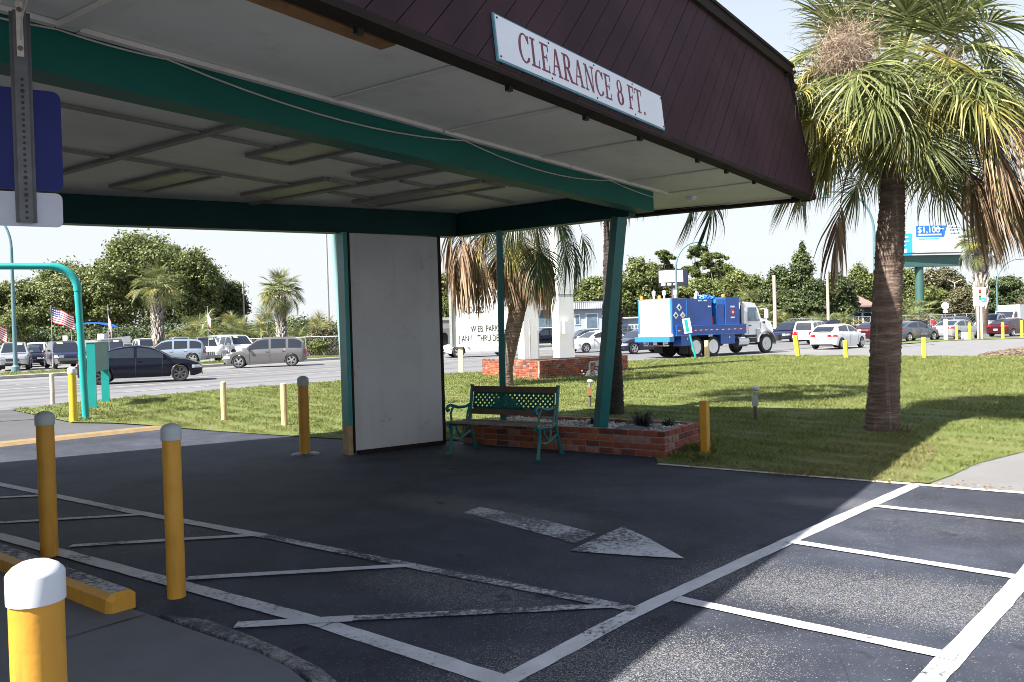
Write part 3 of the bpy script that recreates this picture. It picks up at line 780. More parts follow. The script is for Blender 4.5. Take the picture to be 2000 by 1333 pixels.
# frames of the old recessed lights
for (u0, u1, v0, v1) in ((-6.95, -6.53, -5.8, -4.4), (-5.62, -5.16, -5.25, -3.76), (-6.92, -6.42, -3.4, -2.3), (-5.6, -5.14, -3.36, -1.9), (-4.3, -3.86, -4.72, -2.6), (-4.25, -3.8, -2.5, -1.8), (-9.6, -9.15, -4.9, -3.5)):
    bb = B()
    for a, c in (((u0, v0), (u0, v1)), ((u1, v0), (u1, v1))):
        bb.beam(U(a[0], a[1], ZC - 0.02), U(c[0], c[1], ZC - 0.02), 0.05, 0.038)
    for v in (v0, v1): bb.beam(U(u0 + .025, v, ZC - 0.02), U(u1 - .025, v, ZC - 0.02), 0.05, 0.036)
    bb.build('light_frame', M['batten_shaded'], canopy, world=True)
    bb = B(); bb.beam(U((u0 + u1) / 2, v0 + .03, ZC - .012), U((u0 + u1) / 2, v1 - .03, ZC - .012), u1 - u0 - .055, 0.016); bb.build('light_lens', M['recess'], canopy, world=True)
bb = B(); c0 = U(-1.25, -1.63 + .3, 0); bb.lathe([(0.0, ZC - 0.05), (0.05, ZC - 0.05), (0.075, ZC - 0.02), (0.08, ZC - .001)], 14, M=Matrix.Translation((c0.x, c0.y, 0))); bb.build('detector', M['cap_white'], canopy, True, True)
# roof deck and closing walls of the roof box
top_in = inset(roof_uv, 0.17)
bb = B(); bb.prism([U(p[0], p[1], 0).to_2d() for p in top_in][::-1], 4.86, 4.94); bb.build('roof_deck', M['dark_trim'], canopy, world=True)
# fascia: plum boards laid at 45 degrees on a face leaning in at the top
SL = 0.10
FH = 1.70
def face_frame(p, q, lean=SL):
    """Origin at p (bottom), x along p->q, y up the leaning face; returns a matrix."""
    x = (q - p).normalized(); out = Vector((x.y, -x.x, 0)); up = (Vector((0, 0, 1)) - out * lean).normalized(); n = x.cross(up)
    return Matrix(((x.x, up.x, n.x, p.x), (x.y, up.y, n.y, p.y), (x.z, up.z, n.z, p.z), (0, 0, 0, 1)))
def fascia(p, q, trim0, trim1, pitch, diag, lean=SL):
    Mx = face_frame(p, q, lean); L = (q - p).length
    rect = [(0.0, 0.0), (L, 0.0), (L - trim1, FH), (trim0, FH)]
    k = 0
    s = -FH - pitch
    while s < L + pitch:
        lo, hi = s + 0.004, s + pitch - 0.004
        r2 = math.sqrt(0.5)
        n = (r2, -r2) if diag else (1, 0)
        sc = r2 if diag else 1
        poly = clip(rect, (lo, 0), (-n[0], -n[1])); poly = clip(poly, (hi, 0), n) if len(poly) > 2 else []
        if len(poly) > 2:
            dz = random.uniform(-0.002, 0.002)
            bq = B(); bq.prism(poly, -0.02, 0.0 + dz, M=Mx); bq.build('plank', M['plum'], canopy, world=True)
        s += pitch
    bq = B(); bq.prism([(0.01, 0.0), (L - .01, 0.0), (L - trim1 - .01, FH - .01), (trim0 + .01, FH - .01)], -0.05, -0.021, M=Mx); bq.build('fascia_backing', M['black'], canopy, world=True)
    bq = B(); bq.prism([(trim0 - .02, FH - 0.10), (L - trim1 + .02, FH - 0.10), (L - trim1 + .02, FH + 0.02), (trim0 - .02, FH + 0.02)], 0.004, 0.05, M=Mx)
    bq.prism([(trim0 - .05, FH + 0.021), (L - trim1 + .05, FH + 0.021), (L - trim1 + .05, FH + 0.06), (trim0 - .05, FH + 0.06)], -0.25, 0.07, M=Mx)
    bq.build('fascia_cap', M['dark_trim'], canopy, world=True)
def rim(i): return U(roof_uv[i][0], roof_uv[i][1], ZF)
fascia(rim(3), rim(0), 0.0, 0.59, 0.245, True)
fascia(rim(0), rim(1), 0.2, 0.35, 0.4, False, 0.36)
fascia(rim(1), rim(2), 0.35, 0.0, 0.4, False, 0.36)
# dark soffit board under the fascia and a loose piece of bare wood
so = inset(roof_uv, 0.145); ro = inset(roof_uv, -0.0)
for i in range(3):
    a, c = roof_uv[i - 1] if i == 0 else roof_uv[i - 1], roof_uv[i]
    p, q = U(a[0], a[1], 0), U(c[0], c[1], 0)
    d = (q - p).normalized(); inn = Vector((-d.y, d.x, 0))
    ext0 = 0.0 if i == 0 else 0.07
    bq = B(); bq.beam(p + inn * 0.07 + d * .075 + Vector((0, 0, ZF + 0.0)), q + inn * 0.07 - d * .075 + Vector((0, 0, ZF)), 0.14, 0.05); bq.build('soffit_board', M['dark_trim'], canopy, world=True)
bq = B(); bq.beam(U(-11.2, -0.235, ZC - 0.035), U(-8.28, -0.235, ZC - 0.035), 0.12, 0.045); bq.build('wood_strip', M['bare_wood'], canopy, world=True)
for u in (-8.62, -7.2, -6.15, -5.2, -3.9, -3.1, -2.2):
    bq = B(); bq.box(U(u, -0.13, ZF - 0.04), (0.05, 0.035, 0.035), R_(54.5)); bq.build('bolt_head', M['black'], canopy, world=True)
# steel beams
def ibeam(name, p, q, zb, zt, w, stiff=True):
    d = (q - p).normalized(); s = Vector((-d.y, d.x, 0)); bq = B(); zc = (zb + zt) / 2
    up = lambda v, z: Vector((v.x, v.y, z))
    bq.beam(up(p, zb + 0.008), up(q, zb + 0.008), w, 0.016)
    bq.beam(up(p, zt - 0.009), up(q, zt - 0.009), w, 0.014)
    bq.beam(up(p, zc), up(q, zc), 0.012, zt - zb - 0.034)
    if stiff: bq.beam(up(q - d * 0.01, zc), up(q, zc), w - .01, zt - zb - 0.034)
    return bq.build(name, M['teal_dark'], canopy, world=True)
def box_beam(name, p, q, zb, zt, w, mat='teal_dark'):
    bq = B(); z = (zb + zt) / 2; bq.beam(Vector((p.x, p.y, z)), Vector((q.x, q.y, z)), w, zt - zb); return bq.build(name, M[mat], canopy, world=True)
box_beam('beam', U(-13.1, -1.57, 0), U(-2.16, -1.57, 0), 3.12, ZC - .003, 0.22)
bq = B(); bq.beam(U(-2.158, -1.57, 3.14), U(-2.158, -1.57, 3.38), 0.18, 0.012, up=e2); bq.build('end_plate', M['teal_dark'], canopy, world=True)
bl_c = G(872, 462, 3.05); bl_d = Vector((math.cos(R_(29.5)), math.sin(R_(29.5)), 0))
bl_n = Vector((-bl_d.y, bl_d.x, 0))
box_beam('beam', bl_c + bl_n * 0.1 - bl_d * 13, bl_c + bl_n * 0.1 + bl_d * 0.16, 3.05, ZC - .004, 0.2, 'teal_shaded')
u_r = -2.42
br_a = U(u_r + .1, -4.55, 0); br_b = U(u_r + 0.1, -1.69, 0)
box_beam('beam', br_a, br_b, 3.06, ZC - .005, 0.19, 'teal_shaded')
# cable slung along the front beam
hang = [(-10.4, 3.33), (-9.6, 3.40 - .035), (-8.95, 3.365), (-6.05, 3.365), (-3.35, 3.365), (-2.2, 3.30)]
pts = []
for (ua, za), (ub, zb_) in zip(hang[:-1], hang[1:]):
    sag = 0.035 * (ub - ua) if ub - ua > 1.5 else 0.012
    for i in range(10):
        t = i / 10; pts.append(U(ua + (ub - ua) * t, -1.445, za + (zb_ - za) * t - sag * 4 * t * (1 - t)))
pts.append(U(-2.2, -1.445, 3.30))
bq = B(); bq.tube(pts, 0.006, 6); bq.top('cable', M['wire'], pts[0], 'thin pale cable drooping along the front teal beam', 'cable')
# wall panel under the back beam
pl_a, pl_b = G(688, 890), Vector((-1.03, 12.02, 0))
pd = (pl_b - pl_a).normalized(); pn = Vector((-pd.y, pd.x, 0))
panel = thing('wall_panel', 'white painted panel standing under the canopy beside the green bench', 'wall panel', pl_a)
bq = B(); Lp = (pl_b - pl_a).length
bq.beam(pl_a + pd * 0.06 + pn * 0.02 + Vector((0, 0, 1.55)), pl_a + pd * (Lp - 0.03) + pn * 0.02 + Vector((0, 0, 1.55)), 0.04, 2.98); bq.build('board', M['board'], panel, world=True)
bq = B(); bq.beam(pl_a + pd * 0.1 + pn * 0.14 + Vector((0, 0, 1.55)), pl_a + pd * (Lp - .06) + pn * 0.14 + Vector((0, 0, 1.55)), 0.18, 2.9); bq.build('core', M['dark_trim'], panel, world=True)
bq = B(); bq.beam(pl_a + pd * 0.0 + pn * 0.12 + Vector((0, 0, 0.40)), pl_a + pd * 0.0 + pn * 0.12 + Vector((0, 0, 3.05)), 0.06, 0.22, up=pn); bq.build('edge_trim', M['teal_trim'], panel, world=True)
bq = B(); bq.beam(pl_a + pd * 0.045 + pn * 0.016 + Vector((0, 0, 0.02)), pl_a + pd * 0.045 + pn * 0.016 + Vector((0, 0, 3.05)), 0.022, 0.03, up=pn); bq.build('dark_strip', M['dark_trim'], panel, world=True)
bq = B(); bq.beam(pl_a + pd * Lp + pn * 0.12 + Vector((0, 0, 0.02)), pl_a + pd * Lp + pn * 0.12 + Vector((0, 0, 3.05)), 0.05, 0.24, up=pn); bq.build('edge_trim', M['dark_trim'], panel, world=True)
bq = B(); bq.beam(pl_a - pd * 0.004 + pn * 0.12 + Vector((0, 0, 0.0)), pl_a - pd * 0.004 + pn * 0.12 + Vector((0, 0, 0.40)), 0.065, 0.20, up=pn); bq.build('base_plank', M['raw_plank'], panel, world=True)
bq = B(); bq.beam(pl_a + pd * 0.1 + pn * 0.03 + Vector((0, 0, 0.03)), pl_a + pd * Lp + pn * 0.03 + Vector((0, 0, 0.03)), 0.10, 0.06); bq.build('sill', M['dark_trim'], panel, world=True)
# slanted posts
def post(name, a, c, r, mat, label, square=False):
    bq = B()
    if square: bq.beam(a, c, r * 2, r * 2)
    else: bq.tube([a, c], r, 14)
    return bq.top(name, M[mat], a, label, 'post', 'teal posts holding up the canopy', not square)
post('canopy_post', Vector((1.15, 11.05, 0.2)), Vector((1.42, 10.52, 3.06)), 0.072, 'teal', 'thick slanted teal post rising from the gravel planter to the canopy', True)
pb = G(983, 825, 0.3); pt_ = G(975, 452, 3.05)
post('canopy_post', Vector((pb.x, pb.y, 0.2)), Vector((pt_.x, pt_.y, 3.06)), 0.045, 'teal', 'thin upright teal post behind the bench backrest', True)
pa = pl_a + pn * 0.62 - pd * 0.0
pq = AT(664, 17.2); pq.x = ray(664.5, 600).x / ray(664.5, 600).y * 17.2
bq = B(); bq.tube([(pq.x + .10, 17.2, -.02), (pq.x - .09, 17.2, ZA(457, 657, 17.2)), (pq.x - .13, 17.2, 5.2)], [.085, .07, .065], 14)
bq.top('teal_pole', M['teal_pale'], (pq.x + .10, 17.2, 0), 'sunlit pale teal pole on the lawn seen along the left edge of the wall panel', 'pole', smooth=True)
# ------------------------------------------------------------------ unseen building carrying the canopy, added to block sky light under it
bld = thing('unseen_building', 'unseen brown stucco building carrying the canopy, added to block sky light', 'building', U(-13.2, -2, 0))
M['stucco_brown'] = pm('brown stucco', (0.16, 0.12, 0.10), 0.9, var=0.1, scale=1.0, dirt=0.2)
def bwall(a, c, z0, z1, mat, nm, par=bld, w=.3, off=0.0):
    q = B(); d = (c - a).normalized(); n = Vector((-d.y, d.x, 0))
    q.beam(a + n * off + Vector((0, 0, (z0 + z1) / 2)), c + n * off + Vector((0, 0, (z0 + z1) / 2)), w, z1 - z0); return q.build(nm, M[mat], par, world=True)
bwall(U(-13.35, -1.8, 0), U(-13.35, -13, 0), -.05, 5.3, 'stucco_brown', 'wall')
bwall(U(-13.5, -1.95, 0), U(-22, -1.95, 0), -.05, 5.3, 'stucco_brown', 'wall')
bwall(U(-13.5, -12.85, 0), U(-22, -12.85, 0), -.05, 5.3, 'stucco_brown', 'wall')
q = B(); q.prism([U(a, c, 0).to_2d() for a, c in ((-13.1, -1.6), (-22.5, -1.6), (-22.5, -13.2), (-13.1, -13.2))], 5.301, 5.45); q.build('roof', M['dark_trim'], bld, world=True)
for v in (-5.2, -8.5): bwall(U(-13.18, v + 1, 0), U(-13.18, v - 1, 0), .9, 2.4, 'glass', 'window', w=.04)
bwall(U(-13.18, -2.2, 0), U(-13.18, -3.2, 0), 0.02, 2.2, 'glass', 'door', w=.05)
# ------------------------------------------------------------------ clearance sign
FM = face_frame(rim(3), rim(0)); LF = (rim(0) - rim(3)).length
sx0, sx1, sy0, sy1 = LF - 7.52, LF - 4.99, 0.045, 0.365
sgn = thing('clearance_sign', 'long white sign reading CLEARANCE 8 FT. in maroon letters on the plum fascia', 'sign', FM @ Vector(((sx0 + sx1) / 2, sy0, 0.01)))
bq = B(); bq.prism([(sx0, sy0), (sx1, sy0), (sx1, sy1), (sx0, sy1)], 0.006, 0.020, M=FM); bq.build('edge_frame', M['sign_edge'], sgn, world=True)
bq = B(); bq.prism([(sx0 + .012, sy0 + .012), (sx1 - .012, sy0 + .012), (sx1 - .012, sy1 - .012), (sx0 + .012, sy1 - .012)], 0.0205, 0.026, M=FM); bq.build('face', M['sign_white'], sgn, world=True)
for sx in (sx0 + .03, sx0 + .65, sx0 + 1.3, sx0 + 1.95, sx1 - .03):
    for sy in (sy0 + .03, sy1 - .03):
        bq = B(); bq.lathe([(0.0075, 0.026), (0.0075, 0.030), (0, 0.032)], 8, M=FM @ Matrix.Translation((sx, sy, 0))); bq.build('screw', M['black'], sgn, world=True)
def arc(cx, cy, rx, ry, a0, a1, t0, t1, n=14):
    """Thick arc as quads, thickest at its left and right."""
    qs = []
    P = []
    for i in range(n + 1):
        a = R_(a0 + (a1 - a0) * i / n); t = t0 + (t1 - t0) * abs(math.cos(a)) ** 1.5
        P.append(((cx + rx * math.cos(a), cy + ry * math.sin(a)), (cx + (rx - t) * math.cos(a), cy + (ry - t * .8) * math.sin(a))))
    for (o0, i0), (o1, i1) in zip(P[:-1], P[1:]): qs.append([o0, o1, i1, i0])
    return qs
def rc(x0, y0, x1, y1): return [[(x0, y0), (x1, y0), (x1, y1), (x0, y1)]]
def dg(x0, y0, x1, y1, w): return [[(x0, y0), (x0 + w, y0), (x1 + w, y1), (x1, y1)]]
T1, T0, S = 0.15, 0.07, 0.06
LET = {
    'C': (0.72, arc(0.38, 0.5, 0.38, 0.52, 42, 318, T0, T1) + rc(0.62, 0.70, 0.68, 0.98) + rc(0.62, 0.10, 0.66, 0.22)),
    'L': (0.62, rc(0.1, 0, 0.25, 1) + rc(0, 0.94, 0.35, 1.0) + rc(0, 0, 0.1, S) + rc(0.25, 0, 0.58, S + .01) + dg(0.50, 0.07, 0.55, 0.3, 0.04)),
    'E': (0.66, rc(0.1, 0, 0.25, 1) + rc(0, 0.94, 0.1, 1.0) + rc(0, 0, 0.1, S) + rc(0.25, 0, 0.60, S + .01) + rc(0.25, .93, 0.58, 1.0) + rc(0.25, .49, 0.45, .55) + rc(0.43, .40, 0.47, .64) + dg(0.52, 0.07, 0.57, 0.27, 0.04) + rc(0.53, 0.75, 0.58, .93)),
    'A': (0.80, dg(0.08, 0.0, 0.36, 1, 0.07) + dg(0.56, 0.0, 0.34, 1, 0.15) + rc(0.2, 0.34, 0.6, .40) + rc(0, 0, 0.24, S) + rc(0.48, 0, 0.80, S)),
    'R': (0.78, rc(0.1, 0, 0.25, 1) + rc(0, 0.94, 0.1, 1.0) + rc(0, 0, 0.36, S) + arc(0.34, 0.73, 0.27, 0.27, -90, 90, 0.07, 0.15) + rc(0.25, .93, .36, 1) + rc(0.25, .46, .36, .53) + dg(0.56, 0.0, 0.32, 0.47, 0.15) + rc(0.58, 0, 0.80, S)),
    'N': (0.84, rc(0.1, 0, 0.17, 1) + rc(0.64, 0, 0.71, 1) + dg(0.58, 0.0, 0.08, 1, 0.15) + rc(0, 0, 0.27, S) + rc(0.54, .94, 0.82, 1) + rc(0, .94, 0.2, 1)),
    '8': (0.58, arc(0.28, 0.75, 0.24, 0.26, 0, 360, 0.06, 0.12, 22) + arc(0.28, 0.27, 0.28, 0.29, 0, 360, 0.06, 0.13, 22)),
    'F': (0.62, rc(0.1, 0, 0.25, 1) + rc(0, 0.94, 0.1, 1.0) + rc(0, 0, 0.36, S) + rc(0.25, .93, 0.58, 1.0) + rc(0.25, .49, 0.45, .55) + rc(0.43, .40, 0.47, .64) + rc(0.53, 0.75, 0.58, .93)),
    'T': (0.72, rc(0.27, 0, 0.42, 1) + rc(0.0, .93, 0.70, 1.0) + rc(0.16, 0, 0.53, S) + rc(0.0, .76, 0.05, .93) + rc(0.65, .76, .70, .93)),
    '.': (0.3, rc(0.04, 0, 0.18, 0.13)),
}
txt = 'CLEARANCE 8 FT.'
LHt = 0.205
adv = [(LET[c][0] + 0.07) if c != ' ' else 0.42 for c in txt]
sx = 1.93 / (sum(adv) * LHt) * LHt
x = sx0 + 0.255; yb = sy0 + 0.062
for c, a in zip(txt, adv):
    if c != ' ':
        bq = B()
        for i, q in enumerate(LET[c][1]):
            bq.prism([(x + p[0] * sx, yb + p[1] * LHt) for p in q], 0.0262, 0.0275 + 0.00012 * i, M=FM)
        bq.build('letter', M['maroon'], sgn, world=True)
    x += a * sx
# ------------------------------------------------------------------ hanging parking sign seen from behind
hs_p = Vector((-2.405, 4.10, 0)); hd = Vector((math.cos(R_(30)), math.sin(R_(30)), 0)); hn = Vector((hd.y, -hd.x, 0))
HS = Matrix(((hd.x, hn.x, 0, hs_p.x), (hd.y, hn.y, 0, hs_p.y), (0, 0, 1, 0), (0, 0, 0, 1)))     # x along the sign, y towards the viewer, z up
hs = thing('hanging_sign', 'blue and grey sign backs on a perforated steel channel hung from the ceiling', 'sign', (hs_p.x, hs_p.y, 2.25))
def rrect(x0, x1, y0, y1, r, n=5):
    P = []
    for cx, cy, a in ((x1 - r, y1 - r, 0), (x0 + r, y1 - r, 90), (x0 + r, y0 + r, 180), (x1 - r, y0 + r, 270)):
        for i in range(n + 1): t = R_(a + 90 * i / n); P.append((cx + r * math.cos(t), cy + r * math.sin(t)))
    return P
VM = HS @ Matrix(((1, 0, 0, 0), (0, 0, 1, 0), (0, 1, 0, 0), (0, 0, 0, 1)))      # polygon in x,z; thickness along y
zz = lambda y: CAM_H + (673 - y) / FPX * 4.1
bq = B(); bq.prism(rrect(-0.167, 0.167, zz(373), zz(176), 0.04), -0.004, 0.0, M=VM); bq.build('blue_plate', M['blue_sign'], hs, world=True)
bq = B(); bq.prism(rrect(-0.16, 0.16, zz(444), zz(377), 0.03), -0.004, 0.0, M=VM); bq.build('grey_plate', M['grey_plate'], hs, world=True)
bq = B(); zb, zt = zz(437), 3.30
for x0, x1, y0, y1 in ((-0.046, -0.030, 0.002, 0.006), (-0.030, -0.025, 0.006, 0.034), (-0.025, 0.025, 0.030, 0.034), (0.025, 0.030, 0.006, 0.034), (0.030, 0.046, 0.002, 0.006)):
    bq.box(((x0 + x1) / 2, (y0 + y1) / 2, (zb + zt) / 2), (x1 - x0, y1 - y0, zt - zb), M=HS)
bq.build('channel_post', M['channel'], hs, world=True)
k = 0; z = zb + 0.02
while z < 2.98:
    bq = B(); r = 0.0105 if k in (4, 7, 22) else 0.0075
    bq.lathe([(r, 0.0), (r, 0.0012), (0, 0.0014)], 8, M=HS @ Matrix.Translation((0.002, 0.0342, z)) @ Matrix.Rotation(R_(-90), 4, 'X')); bq.build('hole', M['black'], hs, world=True)
    z += 0.0285; k += 1
bq = B(); bq.box((0, 0.0375, 3.21), (0.030, 0.005, 0.28), M=HS); bq.box((0, 0.05, 3.37), (0.05, 0.03, 0.058), M=HS); bq.build('strap', M['strap'], hs, world=True)
for z in (3.11, 3.30):
    bq = B(); bq.lathe([(0.012, 0), (0.012, 0.006), (0.006, 0.01), (0, 0.01)], 10, M=HS @ Matrix.Translation((0, 0.040, z)) @ Matrix.Rotation(R_(-90), 4, 'X')); bq.build('bolt', M['rust'], hs, world=True)
bq = B(); bq.tube([HS @ Vector((0.004, 0.05, 3.15)), HS @ Vector((0.012, 0.07, 3.25)), HS @ Vector((0.03, 0.08, 3.32)), HS @ Vector((0.05, 0.085, 3.399))], 0.004, 6); bq.build('hanger_wire', M['wire'], hs, world=True)
# ------------------------------------------------------------------ bollards and posts
def bollard(p, label, r=0.066, h=1.0, cap=0.1, rc_=0.072, paint='yellow', capm='cap_grey', group='capped yellow bollards', lean=(0, 0), pitched=False):
    t = thing('bollard', label, 'bollard', p, random.uniform(0, 6), group)
    t.rotation_euler = (lean[0], lean[1], 0)
    bq = B(); bq.lathe([(r * 1.0, -0.05), (r, 0.0), (r, h)], 24)
    bq.build('pole', M[paint], t, True)
    bq = B()
    z = h - 0.02
    bq.lathe([(r * .98, z), (rc_, z), (rc_ * 1.0, z + cap * .74), (rc_ * .96, z + cap * .82), (rc_ * .78, z + cap * .96), (rc_ * .5, z + cap * 1.07), (rc_ * .2, z + cap * 1.12), (0, z + cap * 1.13)], 24)
    bq.build('cap', M[capm], t, True)
    return t
nb = G(70, 1333, 0.85); nbY = 1.79
nbp = Vector((AT(70, nbY).x, nbY, 0)); nbp.x = ray(70, 1150).x / ray(70, 1150).y * nbY
bollard((nbp.x, nbY, 0.012), 'yellow bollard with bright white cap at the walkway edge, closest to the viewer', 0.0545, 1.095, 0.080, 0.0585, capm='cap_white')
bollard(G(345, 1166), 'yellow bollard standing alone between the hatched lines and the wheel stop end', 0.057, 1.03, 0.095, 0.0635)
bollard(G(97, 1086), 'yellow bollard with grey cap behind the yellow wheel stop', 0.063, 1.04, 0.095, 0.070)
fb = bollard(G(596, 887), 'yellow bollard with grey cap at the white wall panel', 0.073, 0.98, 0.12, 0.080)
bq = B(); bq.lathe([(0.2, 0.001), (0.19, 0.008), (0.08, 0.010)], 20); bq.build('base_ring', M['line_worn'], fb)
bollard(G(144, 824), 'yellow bollard with white cap next to the teal clearance arch', 0.076, 1.03, 0.12, 0.086, 'yellow_bright', 'cap_white')
def stake(p, label, h, w, mat, name='post', cat='post', group=None, lean=0.0, rnd=False):
    bq = B()
    T = Matrix.Translation(p) @ Matrix.Rotation(lean, 4, 'Y') @ Matrix.Rotation(R_(54), 4, 'Z')
    if rnd: bq.lathe([(w / 2, -0.05), (w / 2, h), (w * .4, h + 0.01), (0, h + .012)], 14, M=T)
    else:
        x = w / 2
        bq.prism([(-x, -x + .01), (-x + .01, -x), (x - .01, -x), (x, -x + .01), (x, x - .01), (x - .01, x), (-x + .01, x), (-x, x - .01)], -0.05, h, M=T)
    return bq.top(name, M[mat], p, label, cat, group)
gy = 'short wooden posts round the lawn'
stake(G(1378, 890), 'square yellow post at the end of the brick planter', 0.69, 0.10, 'yellow', group=gy)
stake(G(438, 822), 'pale short post on the lawn, farther from the wall panel', 0.77, 0.115, 'yellow_faded', group=gy, rnd=True)
stake(G(556, 832), 'pale short post on the lawn right beside the grey capped bollard', 0.78, 0.12, 'yellow_faded', group=gy, rnd=True)
stake(G(103, 787), 'pale unpainted post near the road by the white capped bollard', 0.80, 0.115, 'pale_wood', group=gy, rnd=True)
stake(G(1559, 697), 'leaning yellow post at the road edge in front of the white hatchback', 1.0, 0.19, 'yellow_bright', group=gy, lean=R_(-7))
stake(G(1653, 700), 'thin yellow post at the road edge left of the big palm trunk', 0.78, 0.16, 'yellow_bright', group=gy, lean=R_(-3))
stake(G(1805, 700), 'yellow post at the lawn edge right of the big palm trunk', 0.87, 0.15, 'yellow_bright', group=gy)
stake(G(1381, 698), 'cream yellow post standing before the truck tandem wheels', 0.84, 0.2, 'yellow_faded', group=gy)
for xx, h, w, lab, mt in ((1847, 1.55, 0.27, 'wide cream post on the grass strip across the side street', 'yellow_faded'), (1868, 1.08, 0.17, 'yellow post right beside the wide cream post', 'yellow_bright'),
                      (1893, 1.22, 0.17, 'yellow post behind the white utility box', 'yellow_bright'), (1913, 1.18, 0.17, 'yellow post under the traffic signal sign', 'yellow_bright'),
                      (1958, 1.2, 0.19, 'yellow post in front of the dark maroon sedan rear bumper', 'yellow_bright'), (1995, 1.3, 0.19, 'yellow post at the right end of the grass strip row', 'yellow_bright')):
    stake(AT(xx, 60.3), lab, h, w, mt, group='yellow posts on the far grass strip')
# ------------------------------------------------------------------ wheel stop
wd = (stop_b - stop_a).normalized(); wn_ = Vector((-wd.y, wd.x, 0))
bq = B(); Lw = 3.4
prof = [(-0.095, 0.0), (-0.092, 0.085), (-0.055, 0.115), (0.055, 0.115), (0.092, 0.085), (0.095, 0.0)]
secs = [(0.0, 0.75), (0.035, 1.0), (Lw - .035, 1.0), (Lw, .75)]
vs, fs = [], []
for s, k in secs:
    for a, h in prof: vs.append(stop_a + wd * s + wn_ * (a * k) + Vector((0, 0, h * k + 0.010)))
for i in range(3):
    for k in range(5): fs.append((6 * i + k, 6 * i + k + 1, 6 * i + k + 7, 6 * i + k + 6))
fs += [(0, 1, 2, 3, 4, 5), (23, 22, 21, 20, 19, 18)]
bq.add(vs, fs); bq.m = [1 if i == 7 else 0 for i in range(len(fs))]
ws = bq.top('wheel_stop', [M['yellow'], M['line_worn']], stop_a, 'yellow concrete wheel stop with worn pale top along the walkway edge', 'wheel stop')
# ------------------------------------------------------------------ brick planter
planter = thing('brick_planter', 'low red brick planter filled with white stones behind the green bench', 'planter', pl0)
PM = Matrix(((-e2.x, e1.x, 0, pl0.x), (-e2.y, e1.y, 0, pl0.y), (0, 0, 1, 0), (0, 0, 0, 1)))   # x along the front, y to the back
PI_ = Matrix.Translation(-pl0) @ PM
WT = 0.10
bq = B()
for x0, x1, y0, y1 in ((0.012, PL_LEN, 0.012, WT - .004), (0.012, WT - .004, WT, PL_DEP - .012), (WT, PL_LEN, PL_DEP - WT + .004, PL_DEP - .012)):
    bq.box(((x0 + x1) / 2, (y0 + y1) / 2, PL_H / 2 - .004), (x1 - x0, y1 - y0, PL_H - .008), M=PI_)
bq.build('mortar_core', M['mortar'], planter)
bq = B(); bq.prism([(WT, WT), (PL_LEN, WT), (PL_LEN, PL_DEP - WT), (WT, PL_DEP - WT)], 0.02, PL_H - 0.075, M=PI_); bq.build('soil', M['soil'], planter)
CH = PL_H / 4
brick_cache = {}
def brick_mesh(ln, mi, w=0.10, h=0.066):
    key = (round(ln, 3), mi, w, h, random.randrange(3))
    if key not in brick_cache:
        q = B(); x, y, z = ln / 2, w / 2, h / 2; c = 0.004
        P = [(-x, -y), (x, -y), (x, y), (-x, y)]
        vs = [(a * (1 - c / x), b_ * (1 - c / y), -z) for a, b_ in P] + [(a, b_, -z + c) for a, b_ in P] + [(a, b_, z - c) for a, b_ in P] + [(a * (1 - c / x), b_ * (1 - c / y), z) for a, b_ in P]
        vs = [(vx + random.uniform(-.0025, .0025), vy + random.uniform(-.0025, .0025), vz + random.uniform(-.002, .002)) for vx, vy, vz in vs]
        fs = [(3, 2, 1, 0), (12, 13, 14, 15)] + [(4 * l + k, 4 * l + (k + 1) % 4, 4 * l + 4 + (k + 1) % 4, 4 * l + 4 + k) for l in range(3) for k in range(4)]
        q.add(vs, fs); brick_cache[key] = q.mesh('brick', BRICKS[mi])
    return brick_cache[key]
def lay(parent, Mx, x0, x1, y, courses, h0, ch, off, axis='x', skip=()):
    """Courses of bricks along a line; Mx maps wall space to the parent."""
    ang = math.atan2(Mx[1][0], Mx[0][0])
    for c in range(courses):
        x = x0 - (0.105 if (c + off) % 2 else 0.0)
        z = h0 + ch * (c + 0.5)
        while x < x1 - 0.02:
            a, e = max(x, x0), min(x + 0.20, x1)
            if random.random() < 0.12 and e - a > .15: e = a + 0.095
            if e - a > 0.03:
                ln = round((e - a) * 50) / 50 - 0.008
                p = Mx @ Vector(((a + e) / 2, y + random.uniform(-.004, .004), z)) if axis == 'x' else Mx @ Vector((y + random.uniform(-.004, .004), (a + e) / 2, z))
                link('brick', brick_mesh(max(ln, .03), random.randrange(len(BRICKS)), h=ch * .80), parent, p, (0, 0, ang + (0 if axis == 'x' else math.pi / 2) + random.uniform(-.012, .012)))
            x = e + 0.010
lay(planter, PI_, 0.0, PL_LEN, WT / 2 - 0.004, 4, 0.0, CH, 0)
lay(planter, PI_, WT + 0.008, PL_DEP, WT / 2 - .004, 4, 0.0, CH, 1, 'y')
lay(planter, PI_, WT + 0.01, PL_LEN, PL_DEP - WT / 2, 4, 0.0, CH, 0)
